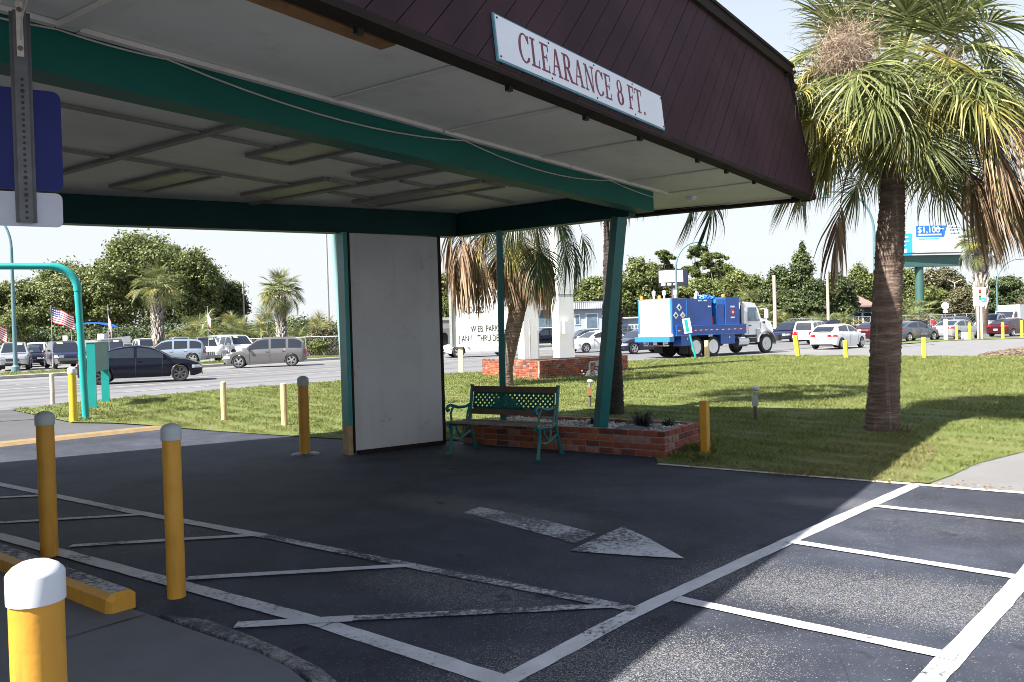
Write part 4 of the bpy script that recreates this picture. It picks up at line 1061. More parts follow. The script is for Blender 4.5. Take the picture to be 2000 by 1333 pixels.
# white stones
def pebbles(n, fx, sz, seed):
    r = np.random.default_rng(seed)
    t = (1 + 5 ** .5) / 2
    ico = np.array([(-1, t, 0), (1, t, 0), (-1, -t, 0), (1, -t, 0), (0, -1, t), (0, 1, t), (0, -1, -t), (0, 1, -t), (t, 0, -1), (t, 0, 1), (-t, 0, -1), (-t, 0, 1)]) / math.sqrt(1 + t * t)
    fi = np.array([(0, 11, 5), (0, 5, 1), (0, 1, 7), (0, 7, 10), (0, 10, 11), (1, 5, 9), (5, 11, 4), (11, 10, 2), (10, 7, 6), (7, 1, 8), (3, 9, 4), (3, 4, 2), (3, 2, 6), (3, 6, 8), (3, 8, 9), (4, 9, 5), (2, 4, 11), (6, 2, 10), (8, 6, 7), (9, 8, 1)])
    c = fx(r, n); s = r.uniform(sz * .6, sz * 1.5, (n, 1, 1)) * np.stack([r.uniform(.8, 1.4, n), r.uniform(.6, 1.0, n), r.uniform(.4, .8, n)], 1)[:, None, :]
    a = r.uniform(0, 6.283, n); ca, sa = np.cos(a)[:, None], np.sin(a)[:, None]
    V = ico[None] * s * r.uniform(.85, 1.15, (n, 12, 1))
    X = V[:, :, 0] * ca - V[:, :, 1] * sa; Y = V[:, :, 0] * sa + V[:, :, 1] * ca
    V = np.stack([X, Y, V[:, :, 2]], 2) + c[:, None, :]
    F = (fi[None] + 12 * np.arange(n)[:, None, None]).reshape(-1, 3)
    return V.reshape(-1, 3), F
def peb(r, n):
    x = r.uniform(WT + .02, PL_LEN - .02, n); y = r.uniform(WT + .01, PL_DEP - WT - .02, n)
    z = PL_H - 0.065 + 0.02 * np.sin(x * 5) * np.cos(y * 7) + r.uniform(-.015, .02, n)
    return np.stack([x, y, z], 1)
V, F = pebbles(4200, peb, 0.022, 3)
pm_ = link('pebbles', mesh_np('pebbles', V, F, M['pebble']), None)
pm_.matrix_world = PM
tag(pm_, 'white decorative stones heaped in the brick planter', 'pebbles', kind='stuff')
def tuft(name, p, label, n, ln, mat, seed):
    r = random.Random(seed); bq = B()
    for i in range(n):
        a = r.uniform(0, 6.28); l = ln * r.uniform(.5, 1.1); w = 0.008; s = Vector((-math.sin(a), math.cos(a), 0)) * w
        d = Vector((math.cos(a), math.sin(a), 0)); q0 = d * r.uniform(0, .05); q1 = q0 + d * l * .45 + Vector((0, 0, l * r.uniform(.25, .8))); q2 = q1 + d * l * .5 - Vector((0, 0, l * r.uniform(-.2, .4)))
        bq.add([q0 - s, q0 + s, q1 + s, q1 - s, q2], [(0, 1, 2, 3), (3, 2, 4)])
    o = bq.build(name, M[mat]); o.location = p
    return tag(o, label, 'plant')
M['liriope'] = leafm('dark strappy leaves', (0.008, 0.007, 0.012), (0.018, 0.018, 0.022), (0.05, 0.05, 0.05), 0.1)
tuft('strappy_plant', PM @ Vector((0.62, .62, PL_H - .06)), 'dark strappy plant in the planter right of the thick teal post', 190, 0.26, 'liriope', 1)
tuft('strappy_plant', PM @ Vector((0.33, 0.80, PL_H - .06)), 'small dark withered plant near the planter corner', 60, 0.16, 'liriope', 2)
tuft('strappy_plant', PM @ Vector((1.42, .70, PL_H - .06)), 'dark plant tuft in the planter left of the thick teal post', 50, 0.14, 'liriope', 3)
bq = B(); bq.box((0, 0, 0), (0.34, 0.22, 0.025)); o = bq.build('stepping_slab', M['slab']); o.matrix_world = PM @ Matrix.Translation((0.55, 0.17, PL_H - 0.008)) @ Matrix.Rotation(R_(7), 4, 'X') @ Matrix.Rotation(R_(18), 4, 'Z')
tag(o, 'flat grey slab lying on the white stones', 'slab')
# ------------------------------------------------------------------ bench
FLf, FRf = G(880, 888), G(1052, 900)
bx = (FRf - FLf).normalized(); by = Vector((-bx.y, bx.x, 0)); BW = (FRf - FLf).length
bench = thing('bench', 'green iron bench with wooden slats and lattice back under the canopy', 'bench', FLf, math.atan2(bx.y, bx.x))
# local: x along the bench (0..BW), y to the back, z up
def side_frame(x):
    bq = B(); r = 0.020
    def t(p, rr=r, n=8): bq.tube([(x, a, c) for a, c in p], rr, n)
    t([(-0.02, 0.0), (0.005, 0.10), (0.035, 0.24), (0.03, 0.36), (-0.01, 0.415)], [.026, .022, .024, .028, .024])
    t([(0.60, 0.0), (0.555, 0.12), (0.50, 0.28), (0.475, 0.40), (0.50, 0.55), (0.53, 0.72), (0.555, 0.87), (0.56, 0.905)], [.028, .024, .022, .024, .024, .022, .024, .03])
    t([(-0.045, 0.415), (0.02, 0.40), (0.15, 0.395), (0.32, 0.375), (0.42, 0.40), (0.475, 0.46)], [.028, .024, .024, .022, .022, .02])
    t([(0.035, 0.22), (0.14, 0.185), (0.27, 0.195), (0.4, 0.235), (0.5, 0.27)], .017)
    t([(0.15, 0.39), (0.155, 0.33), (0.2, 0.26), (0.27, 0.2)], .014); t([(0.33, 0.37), (0.33, 0.3), (0.30, 0.24), (0.24, 0.2)], .014)
    # arm rest with a scroll
    t([(0.525, 0.66), (0.47, 0.63), (0.36, 0.612), (0.22, 0.615), (0.10, 0.645), (0.03, 0.665), (-0.03, 0.65), (-0.055, 0.615), (-0.035, 0.585), (-0.005, 0.59), (0.0, 0.612)], [.02, .02, .02, .02, .022, .022, .022, .02, .018, .014, .012])
    t([(0.03, 0.405), (0.045, 0.47), (0.03, 0.53), (0.055, 0.59), (0.10, 0.64)], .016)
    t([(0.40, 0.42), (0.42, 0.5), (0.45, 0.57), (0.47, 0.63)], .015)
    bq.box((x, -0.02, 0.012), (0.05, 0.08, 0.024)); bq.box((x, 0.61, 0.012), (0.05, 0.08, 0.024))
    return bq.build('side_frame', M['teal'], bench, True)
side_frame(0.0); side_frame(BW)
for i, (y, z) in enumerate(((0.0, 0.437), (0.095, 0.43), (0.19, 0.424), (0.285, 0.412), (0.38, 0.424))):
    bq = B(); bq.box((BW / 2, y, z), (BW + 0.06, 0.075, 0.026)); bq.build('seat_slat', M['wood_seat'], bench)
def back_pt(z): return 0.475 + (z - 0.40) * 0.165
def back_rail(z0, z1, mat, name='back_slat'):
    bq = B(); zm = (z0 + z1) / 2
    bq.beam((0.028, back_pt(zm) - .004, zm), (BW - .028, back_pt(zm) - .004, zm), z1 - z0, 0.028, up=(0, -1, .165))
    bq.build(name, mat, bench)
back_rail(0.805, 0.885, M['wood_slat']); back_rail(0.50, 0.575, M['wood_slat'])
bq = B(); z0, z1 = 0.585, 0.795; x0, x1 = 0.05, BW - 0.05
bp = lambda x, z, dy=0: (x, back_pt(z) + dy, z)
stepx = 0.074
for sgn_ in (1, -1):
    xx = x0 - 0.3
    while xx < x1 + 0.3:
        a = [xx, z0]; c = [xx + sgn_ * (z1 - z0) * 1.0, z1]
        pa_, pc = list(a), list(c)
        def clipx(p, q):
            for lim, cmp in ((x0, -1), (x1, 1)):
                if (p[0] - lim) * cmp > 0 and (q[0] - lim) * cmp > 0: return None
                if (p[0] - lim) * cmp > 0: t = (lim - p[0]) / (q[0] - p[0]); p = [lim, p[1] + (q[1] - p[1]) * t]
                if (q[0] - lim) * cmp > 0: t = (lim - q[0]) / (p[0] - q[0]); q = [lim, q[1] + (p[1] - q[1]) * t]
            return p, q
        r = clipx(pa_, pc)
        if r and abs(r[0][1] - r[1][1]) > .02: bq.beam(bp(*r[0], .004 * sgn_), bp(*r[1], .004 * sgn_), 0.0075, 0.027, up=(0, 0, 1) if False else (1, 0, 0.01))
        xx += stepx
bq.build('lattice', M['teal_dark'], bench)
bq = B()
for a, c in (((x0, z0), (x1, z0)), ((x0, z1), (x1, z1)), ((x0, z0), (x0, z1)), ((x1, z0), (x1, z1))):
    bq.beam(bp(*a), bp(*c), 0.014, 0.026, up=(0, 1, 0) if a[1] != c[1] else (0, 0, 1))
bq.build('lattice_frame', M['teal_dark'], bench)
bq = B(); mx = BW * .42
leafp = []
for i in range(25):
    t = math.pi * i / 24; rr = 0.17 * (0.72 + 0.28 * abs(math.cos(4 * t))); leafp.append((mx + rr * 1.45 * math.cos(t), z0 + 0.01 + rr * math.sin(t)))
bq.add([bp(p[0], p[1], -.012) for p in leafp] + [bp(p[0], p[1], .004) for p in leafp], [tuple(range(25)), tuple(range(49, 24, -1))] + [(i, (i + 1) % 25, (i + 1) % 25 + 25, i + 25) for i in range(25)])
for t in (20, 45, 70, 90, 110, 135, 160):
    bq.tube([bp(mx, z0 + .02, -.014), bp(mx + .12 * 1.35 * math.cos(R_(t)), z0 + .01 + .12 * math.sin(R_(t)), -.02)], [.012, .006], 6)
pts = [bp(mx + s * 0.004 * k, z0 + 0.015 + 0.055 * abs(math.sin(k * .55)) * (1 - abs(k) / 60), -.01) for s in (1,) for k in range(-58, 100)]
bq.tube(pts, 0.010, 5)
bq.build('leaf_ornament', M['teal'], bench)
# ------------------------------------------------------------------ path lights
def path_light(p, label, tilt, wood):
    t = thing('path_light', label, 'path light', p, 0, 'low path lights in the lawn')
    bq = B(); bq.tube([(0, 0, -.03), (tilt * .3, 0, 0.26)], 0.028, 8); bq.build('stake', M['bark'], t)
    bq = B(); bq.box((tilt * .35, 0, 0.34), (0.085, 0.085, 0.17)); bq.build('box', M['bare_wood' if wood else 'galv'], t)
    bq = B(); bq.tube([(tilt * .4, 0, 0.42), (tilt * .7, 0, 0.50)], [0.02, .03], 8); bq.build('neck', M['galv'], t)
    bq = B(); bq.lathe([(0.02, -.02), (0.062, 0.0), (0.068, 0.025), (0.05, 0.05), (0, 0.06)], 16); bq.build('lamp_head', M['cap_white'], t, True, loc=(tilt, 0, 0.53), rot=(0, R_(14), 0))
path_light(G(1475, 823), 'low garden light with white head on the lawn left of the big palm', 0.015, False)
path_light(G(1152, 797), 'low garden light with brown box behind the bench end', 0.02, True)
# ------------------------------------------------------------------ clearance arch and order board
a0 = G(168, 819); top_z = 3.29
arch = thing('clearance_arch', 'tall teal pipe arch bending over the drive through lane', 'arch', a0)
ad = Vector((-0.93, -0.37, 0)).normalized()
pts = [Vector((0, 0, -.05)), Vector((-.04, 0, 1.4)), Vector((-.08, 0, 2.75))]
ptsb = [Vector((-.08, 0, 2.75))] + [Vector((-.08, 0, 2.78)) + ad * (0.5 * (1 - math.cos(R_(t)))) + Vector((0, 0, 0.5 * math.sin(R_(t)))) for t in range(0, 91, 10)]
bq = B(); bq.tube(pts, 0.072, 14); bq.build('pipe', M['teal_bright'], arch, True)
bq = B(); bq.tube(ptsb, 0.082, 14); bq.build('elbow', M['teal_bright'], arch, True)
bq = B(); bq.tube([ptsb[-1], ptsb[-1] + ad * 4.2], 0.07, 14); bq.build('crossbar', M['teal_bright'], arch, True)
s1, s2 = G(177, 798), G(203, 786)
ob = thing('order_board', 'teal order board box with two plank legs beside the arch', 'board', (s1 + s2) / 2)
od = (s2 - s1).normalized(); on = Vector((od.y, -od.x, 0)); OM = Matrix(((od.x, on.x, 0, 0), (od.y, on.y, 0, 0), (0, 0, 1, 0), (0, 0, 0, 1))); ow = (s2 - s1).length
for s in (-1, 1):
    bq = B(); bq.box((s * ow / 2, 0.05, 0.82), (0.07, 0.19, 1.64), M=OM); bq.build('leg', M['teal_bright'], ob)
bq = B(); bq.box((0, 0.05, 1.27), (ow - .074, 0.18, 0.74), M=OM); bq.build('box', M['teal'], ob)
bq = B(); bq.box((0, 0.05, 1.655), (ow + .1, 0.34, 0.02), M=OM); bq.build('lid', M['cap_white'], ob)
# ------------------------------------------------------------------ pylon sign on a brick base
bs = thing('sign_planter', 'low red brick base of the white pylon sign on the lawn', 'brick base', G(1055, 742))
q0, qL, qR = G(1055, 742), G(942, 733), G(1227, 726)
q0.z = qL.z = qR.z = 0
HB = 0.62
def brick_wall(a, c, courses, flip):
    d = (c - a).normalized(); n = Vector((-d.y, d.x, 0)) * flip; L = (c - a).length
    Mx = Matrix(((d.x, n.x, 0, a.x - q0.x), (d.y, n.y, 0, a.y - q0.y), (0, 0, 1, 0), (0, 0, 0, 1)))
    q = B(); q.box((L / 2, 0.06, HB / 2 - .01), (L - .02, 0.09, HB - .02), M=Mx); q.build('mortar_core', M['mortar'], bs)
    return Mx, L
ML, LL = brick_wall(q0, qL, 8, -1); MR, LR = brick_wall(q0, qR, 8, 1)
lay(bs, ML, 0.0, LL, 0.05, 8, 0, HB / 8, 0)
lay(bs, MR, 0.105, LR, 0.05, 8, 0, HB / 8, 1)
bk = qL + (qR - q0)
bq = B(); bq.prism([((p - q0).x, (p - q0).y) for p in (q0.lerp(bk, .05), qR.lerp(qL, .03), bk.lerp(q0, .05), qL.lerp(qR, .03))], 0.02, HB - 0.05); bq.build('soil', M['soil'], bs)
pyl = thing('pylon_sign', 'two tall white pylon columns rising from the brick base', 'sign', G(1055, 742))
def column(xa, xb, Y, zt, name):
    pa_, pb_ = AT(xa, Y), AT(xb, Y); w = (pb_ - pa_).length; c = (pa_ + pb_) / 2 - q0
    q = B(); q.box((c.x, c.y + .2, (HB + zt) / 2), (w * .76, 0.45, zt - HB), R_(30)); q.build(name, M['t_white'], pyl)
    q = B(); q.box((c.x, c.y + .2, 2.85), (w * .78, 0.47, 0.03), R_(30)); q.build('joint', M['galv'], pyl)
    return c, w
c1, w1 = column(1009, 1054, 28.6, 8.5, 'column'); c2, w2 = column(1077, 1124, 28.9, 8.5, 'column')
q = B(); q.box((c2.x + .10, c2.y - .18, 1.68), (0.26, 0.18, 0.40), R_(30)); q.build('electrical_box', M['sign_white'], pyl)
q = B(); q.box(((c1.x + c2.x) / 2, (c1.y + c2.y) / 2 + .2, 9.6), (4.4, 0.6, 2.4), R_(30)); q.build('sign_cabinet', M['t_white'], pyl)
q = B(); q.tube([(c1.x + .05, c1.y - .12, HB), (c1.x + .05, c1.y - .12, 2.0)], .03, 8); q.build('conduit', M['galv'], pyl)
# reader board
def text(name, s, size, Mx, mat, parent, depth=0.004, align='CENTER', sx=1.0, world=False):
    cu = bpy.data.curves.new('text', 'FONT'); cu.body = s; cu.size = size; cu.align_x = align; cu.align_y = 'CENTER'; cu.extrude = depth / 2
    ob_ = bpy.data.objects.new('text', cu); C.objects.link(ob_)
    bpy.context.view_layer.update()
    me = bpy.data.meshes.new_from_object(ob_.evaluated_get(bpy.context.evaluated_depsgraph_get()))
    bpy.data.objects.remove(ob_); bpy.data.curves.remove(cu)
    me.transform(Mx @ Matrix.Diagonal((sx, 1, 1, 1))); me.materials.clear(); me.materials.append(mat)
    return link(name, me, parent, world=world)
def facing(c, rz):
    """Frame of an upright face at c: x to the right, y up, z out, turned by rz from facing -Y."""
    return Matrix.Translation(c) @ Matrix.Rotation(rz, 4, 'Z') @ Matrix.Rotation(math.pi / 2, 4, 'X')
rbY = 32.6
ra, rb_ = AT(889, rbY), AT(1004, rbY); rw = (rb_ - ra).length + .35; rc0 = (ra + rb_) / 2; rz0, rz1 = ZA(677, 945, rbY), ZA(558, 945, rbY)
rbd = thing('reader_board', 'white changeable letter sign board behind the hanging palm fronds', 'sign', rc0)
rrz = R_(-8)
q = B(); q.box((0, 0.12, (rz0 + rz1) / 2), (rw, 0.24, rz1 - rz0), rrz); q.build('cabinet', M['t_white'], rbd)
q = B(); q.box((0, 0.12, rz1 + .03), (rw + .04, 0.28, 0.06), rrz); q.build('top_rail', M['galv'], rbd)
q = B(); q.box((-rw / 2 + .02, 0.2, (rz1 + rz0) / 2 + .3), (.1, .3, rz1 - rz0 + .5), rrz); q.build('side_rail', M['galv'], rbd)
for xx in (898, 996):
    c = AT(xx, rbY + .3) - rc0; q = B(); q.box((c.x, c.y, rz0 / 2), (0.2, 0.18, rz0)); q.build('leg', M['pale_wood'], rbd)
Fm = facing(Vector((0, -0.005, 0)), rrz)
for s, xx, yy in (("'X-LORERS", 898, 607), ('W EB  PARKS', 919, 643.5), ('J AN 1   THRU DEC', 895, 662.5)):
    px_ = (AT(xx, rbY) - rc0).x
    text('lettering', s, 0.37, Fm @ Matrix.Translation((px_, ZA(yy, xx, rbY), 0.012)), M['black'], rbd, align='LEFT', sx=0.56)
# backflow pipe by the brick base
pp = G(1152, 735)
q = B(); q.tube([pp + Vector(v) for v in ((0, 0, -.02), (0, 0, .42), (.03, .02, .47), (.45, .30, .48), (.5, .33, .43), (.5, .33, -.02))], 0.035, 8)
q.box(pp + Vector((.24, .17, .42)), (.16, .12, .16), R_(35)); q.top('water_pipe', M['galv'], pp, 'grey looped water pipe with a valve beside the brick base', 'pipe', smooth=True)
V, F = pebbles(220, lambda r, n: np.stack([pp.x + .35 + r.normal(0, .28, n), pp.y + .2 + r.normal(0, .22, n), np.abs(r.normal(0.06, .07, n))], 1), 0.045, 8)
tag(link('rubble', mesh_np('rubble', V, F, M['pebble'])), 'grey stones piled round the looped water pipe', 'stones', kind='stuff')
# ------------------------------------------------------------------ palms
def frond_np(seed, el, Lp, Ls, nseg, spread, droop, width, costa=0.35, tipdroop=1.0, curl=0.15):
    """One fan frond growing from the origin along +X with elevation el (degrees); arrays of ribbons."""
    r = np.random.default_rng(seed)
    g = np.array([0, 0, -1.0])
    d = np.array([math.cos(R_(el)), 0, math.sin(R_(el))])
    V, F = [], []
    def ribbon(P, W, S):
        o = len(V)
        for p, w, s in zip(P, W, S): V.append(p - s * w / 2); V.append(p + s * w / 2)
        for i in range(len(P) - 1): F.append((o + 2 * i, o + 2 * i + 1, o + 2 * i + 3, o + 2 * i + 2))
    p = np.zeros(3); P = [p.copy()]; n = 6
    for i in range(n):
        d = d + g * droop * 0.07 * (1 if el < 60 else .6); d /= np.linalg.norm(d); p = p + d * Lp / n; P.append(p.copy())
    side = np.array([0, 1.0, 0])
    ribbon(P, np.linspace(0.055, 0.028, n + 1), [side] * (n + 1))
    ribbon([q + np.array([0, 0, .012]) for q in P], np.linspace(0.03, 0.02, n + 1), [np.array([0, .3, .95])] * (n + 1))
    # costa
    K = 5; cp, cd = [p.copy()], [d.copy()]
    for i in range(K):
        d = d + g * droop * 0.16; d /= np.linalg.norm(d); p = p + d * Ls * costa / K; cp.append(p.copy()); cd.append(d.copy())
    for k in range(nseg):
        u = -1 + 2 * (k + .5) / nseg; a = abs(u)
        ci = (1 - a) ** 0.8 * K; i0 = min(int(ci), K - 1); f = ci - i0
        base = cp[i0] * (1 - f) + cp[i0 + 1] * f; dr = cd[i0] * (1 - f) + cd[i0 + 1] * f; dr = dr / np.linalg.norm(dr)
        nrm = np.cross(dr, side); nrm /= np.linalg.norm(nrm); 
        if nrm[2] < 0: nrm = -nrm
        ph = R_(spread) * u + r.normal(0, .035)
        q = dr * math.cos(ph) + side * math.sin(ph) + nrm * curl * a
        q /= np.linalg.norm(q)
        L = Ls * (1 - costa * (1 - a) * .5) * (1 - .22 * a ** 3) * r.uniform(.88, 1.05)
        m = 6; pp = base.copy(); Pn = [pp.copy()]; qq = q.copy(); dk = tipdroop * r.uniform(.7, 1.3)
        for j in range(m):
            t = (j + 1) / m
            qq = qq + g * dk * (0.02 + 0.30 * t ** 2.2); qq += r.normal(0, .035, 3); qq /= np.linalg.norm(qq)
            pp = pp + qq * L / m; Pn.append(pp.copy())
        s = np.cross(q, nrm); s /= np.linalg.norm(s); s = s * math.cos(.5) + nrm * math.sin(.5) * (1 if k % 2 else -1)
        ww = width * np.array([0.45, .9, 1.0, .86, .62, .36, .05]) * r.uniform(.8, 1.15)
        ribbon(Pn, ww, [s] * (m + 1))
    return np.array(V), np.array(F)

frond_lib = {}
def frond_mesh(kind, var):
    key = (kind, var)
    if key in frond_lib: return frond_lib[key]
    sd_ = hash_ = 100 * ['up', 'mid', 'low', 'hang', 'dead', 'small'].index(kind) + var
    if kind == 'up': V, F = frond_np(sd_, 66, 0.95, 0.95, 48, 105, 0.7, 0.026, .35, 0.75)
    elif kind == 'mid': V, F = frond_np(sd_, 34, 1.0, 1.0, 50, 105, 1.2, 0.026, .4, 1.25)
    elif kind == 'low': V, F = frond_np(sd_, 2, 0.95, 1.05, 50, 95, 1.2, 0.025, .42, 2.0)
    elif kind == 'hang': V, F = frond_np(sd_, -38, 0.8, 1.1, 46, 75, 1.6, 0.025, .4, 2.4)
    elif kind == 'dead': V, F = frond_np(sd_, -64, 0.75, 1.1, 40, 46, 2.2, 0.030, .5, 2.6, 0.08)
    else: V, F = frond_np(sd_, 40, 0.6, 0.9, 26, 100, 1.0, 0.05, .35, 0.7)
    frond_lib[key] = (V, F)
    return frond_lib[key]
frond_me = {}
def fmesh(kind, var, mat):
    k = (kind, var, mat)
    if k not in frond_me:
        V, F = frond_mesh(kind, var); frond_me[k] = mesh_np('frond', V, F, M[mat])
    return frond_me[k]

def trunk_np(path, rad, seed, ring=0.055, amp=0.02, n=22):
    r = np.random.default_rng(seed)
    path = np.array(path, float); seg = np.linalg.norm(np.diff(path, axis=0), axis=1); L = seg.sum(); cum = np.concatenate([[0], np.cumsum(seg)])
    m = int(L / (ring / 2.5)) + 1; s = np.linspace(0, L, m)
    P = np.stack([np.interp(s, cum, path[:, i]) for i in range(3)], 1)
    # smooth bends
    for _ in range(max(1, m // 12)): P[1:-1] = (P[:-2] + 2 * P[1:-1] + P[2:]) / 4
    rr = np.interp(s / L, np.linspace(0, 1, len(rad)), rad)
    ang = np.linspace(0, 2 * np.pi, n, endpoint=False)
    ph = s[:, None] / ring + 0.5 * np.sin(ang[None] * 2 + 1.3) + 0.35 * np.sin(ang[None] * 3 + s[:, None] * 2)
    saw = (ph % 1.0)
    jit = r.normal(0, 1, (m, n))
    big = np.sin(s[:, None] * 2.3 + ang[None]) * .5 + np.sin(s[:, None] * 5.1 + 2 * ang[None]) * .3
    R2 = rr[:, None] * (1 + .03 * big) + amp * (saw - .5) + jit * amp * .28
    V = np.stack([P[:, None, 0] + R2 * np.cos(ang), P[:, None, 1] + R2 * np.sin(ang), P[:, None, 2] + 0 * R2], 2).reshape(-1, 3)
    i, k = np.meshgrid(np.arange(m - 1), np.arange(n), indexing='ij'); a = i * n + k; b_ = i * n + (k + 1) % n
    return V, np.stack([a, b_, b_ + n, a + n], 2).reshape(-1, 4)

def boots_np(z0, z1, path, r0, seed, n=130, size=0.16):
    r = np.random.default_rng(seed); V, F = [], []
    path = np.array(path, float)
    for i in range(n):
        t = i / n; z = z0 + (z1 - z0) * t; a = i * 2.39996 + r.normal(0, .1)
        c = np.array([np.interp(z, path[:, 2], path[:, 0]), np.interp(z, path[:, 2], path[:, 1]), z])
        d = np.array([math.cos(a), math.sin(a), 0]); s = np.array([-d[1], d[0], 0]); w = size * r.uniform(.5, .8); L = size * r.uniform(1.2, 2.0); th = .03
        b0 = c + d * r0; b1 = b0 + d * size * r.uniform(.4, .7) + np.array([0, 0, L])
        o = len(V)
        for p, k in ((b0, 1.0), (b1, .42)):
            V += [p - s * w * k * .5 - d * th, p + s * w * k * .5 - d * th, p + s * w * k * .5 + d * th, p - s * w * k * .5 + d * th]
        F += [(o + 4, o + 5, o + 6, o + 7)] + [(o + j, o + (j + 1) % 4, o + 4 + (j + 1) % 4, o + 4 + j) for j in range(4)]
    return np.array(V), np.array(F)

def palm(name, label, base, path, rad, fr, seed, scale=1.0, group=None, trunk_mat_='palm_trunk', boots=None, lod=False, ring=0.055, avoid=None, jit=None):
    """fr: list of (kind, material, count, elevation jitter); path is relative to base."""
    t = thing(name, label, 'palm tree', base, 0, group)
    r = random.Random(seed)
    V, F = trunk_np(path, rad, seed, ring, 0.02 if not lod else .015, 22 if not lod else 12)
    link('trunk', mesh_np('trunk', V, F, M[trunk_mat_], True), t)
    if boots:
        V, F = boots_np(boots[0], boots[1], path, boots[2], seed, boots[3], boots[4])
        o = link('boots', mesh_np('boots', V, F, M['boot']), t); o['kind'] = 'stuff'
    top = Vector(path[-1])
    a = r.uniform(0, 6.28)
    for kind, mat, cnt, zoff, sc in fr:
        for i in range(cnt):
            a += 2.39996 + r.uniform(-.25, .25)
            if avoid and kind in ('low', 'hang') and avoid[0] < math.degrees(a) % 360 < avoid[1]: a += R_(avoid[1] - avoid[0])
            s = scale * sc * r.uniform(.88, 1.1)
            off = Vector((math.cos(a), math.sin(a), 0)) * rad[-1] * .6
            link('dead_frond' if mat == 'palm_dead' else 'frond', fmesh(kind, r.randrange(3 if lod else 5), mat), t, top + off + Vector((0, 0, zoff * scale + r.uniform(-(jit or .12), jit or .12) * scale)),
                 (r.uniform(-.5, .5) if jit else r.uniform(-.15, .15), r.uniform(-.55, .55) if lod else (r.uniform(-.28, .28) if jit else r.uniform(-.16, .16)), a), (s, s, s))
    return t, top
def stalks(t, c, rad, n, seed, droop=.35):
    r = np.random.default_rng(seed); V, F = [], []
    P = r.normal(0, 1, (n, 3)); P /= np.linalg.norm(P, axis=1)[:, None]; P *= np.abs(r.normal(0, .55, (n, 1))) + .12
    P = P * np.array(rad) + np.array(c)
    d = r.normal(0, 1, (n, 3)); d[:, 2] -= droop; d /= np.linalg.norm(d, axis=1)[:, None]
    L = r.uniform(.08, .22, (n, 1)); s = np.cross(d, r.normal(0, 1, (n, 3))); s /= np.linalg.norm(s, axis=1)[:, None]
    w = 0.0032; k = r.normal(0, .05, (n, 3)); k[:, 2] -= .03
    Vv = np.stack([P - s * w, P + s * w, P + d * L * .5 + k * .5 + s * w * .8, P + d * L * .5 + k * .5 - s * w * .8, P + d * L + k * 1.6 + s * w * .3, P + d * L + k * 1.6 - s * w * .3], 1).reshape(-1, 3)
    o = 6 * np.arange(n)[:, None]
    Ff = np.concatenate([o + np.array([[0, 1, 2, 3]]), o + np.array([[3, 2, 4, 5]])], 0)
    me = mesh_np('flower_stalks', Vv, Ff, M['flower_stalk'])
    ob_ = link('flower_stalks', me, t); ob_['kind'] = 'stuff'

# the big palm beside the canopy
bp_ = G(1722, 842)
path = [(0, 0, -.05), (.04, 0, .6), (.10, 0, 1.5), (.16, 0, 2.4), (.24, .02, 3.4), (.27, .05, 4.4)]
fr = [('up', 'palm_green', 24, .55, 1.08), ('mid', 'palm_green', 34, .35, 1.04), ('low', 'palm_yellow', 14, .30, .92), ('low', 'palm_green', 18, .34, .98), ('mid', 'palm_yellow', 10, .35, .95), ('hang', 'palm_green', 6, .3, .8)]
big, top = palm('palm_tree', 'big cabbage palm with ringed brown trunk standing on the lawn next to the canopy corner', bp_, path, [.245, .215, .215, .20, .19, .165, .19], fr, 5, avoid=(200, 250), jit=.42)
for c, rd_, n in (((-1.0, -.85, .95), (.46, .40, .48), 4200), ((-.75, -.8, .4), (.34, .3, .3), 1300), ((.5, -.6, .7), (.32, .3, .4), 1400), ((.75, -.8, .2), (.3, .3, .35), 1200), ((1.25, -.3, .15), (.3, .3, .4), 1200), ((.1, .4, 1.0), (.4, .4, .5), 700)):
    stalks(big, Vector(c) + top, rd_, n, int(n + c[0] * 10))
# single dead fronds hanging on each side
def hang_frond(t, p, az, s, mat='palm_dead', kind='dead', tilt=0.0):
    link('dead_frond' if mat == 'palm_dead' else 'frond', fmesh(kind, random.randrange(5), mat), t, p, (0, tilt, az), (s, s, s))
for dx, dy, dz, az, s, kd, mt in ((.35, -.5, -.05, -40, 1.15, 'dead', 'palm_dead'), (.55, -.7, .0, -60, 1.1, 'dead', 'palm_dead'), (.75, -.5, .05, -20, 1.2, 'dead', 'palm_dead'), (.95, -.8, .1, -50, 1.15, 'dead', 'palm_dead'), (1.1, -.6, .2, -30, 1.2, 'dead', 'palm_dead'), (1.0, -.4, .0, 0, 1.2, 'dead', 'palm_dead'), (.6, -.9, .3, -75, 1.0, 'dead', 'palm_dead'), (.8, -1.0, .35, -65, 1.0, 'dead', 'palm_dead'), (1.25, -.9, .3, -45, 1.1, 'dead', 'palm_dead'), (.5, -.3, .1, 10, 1.2, 'dead', 'palm_dead'), (.9, -.2, .1, 25, 1.2, 'dead', 'palm_dead'), (.7, -.6, .35, -35, 1.0, 'hang', 'palm_dead'), (1.0, -.7, .5, -25, 1.0, 'hang', 'palm_dead'),
                          (.4, -.5, .35, -50, 1.0, 'hang', 'palm_yellow'), (.6, -.6, .45, -30, 1.0, 'low', 'palm_green'), (.9, -.5, .6, -20, 1.05, 'hang', 'palm_yellow'), (-.5, -.3, .15, 190, .85, 'hang', 'palm_yellow'), (-.7, -.35, .45, 195, .95, 'low', 'palm_yellow'), (-.5, 0, .3, 172, 1.0, 'hang', 'palm_green')):
    hang_frond(big, top + Vector((dx, dy, dz + .15)), R_(az), s, mt, kd, tilt=-.22 if kd == 'dead' else -.12)
hang_frond(big, top + Vector((-.62, -.15, -.30)), R_(195), 1.05, tilt=-.05)
hang_frond(big, top + Vector((-.3, -.2, .30)), R_(188), 1.15, 'palm_yellow', 'hang', -.35)
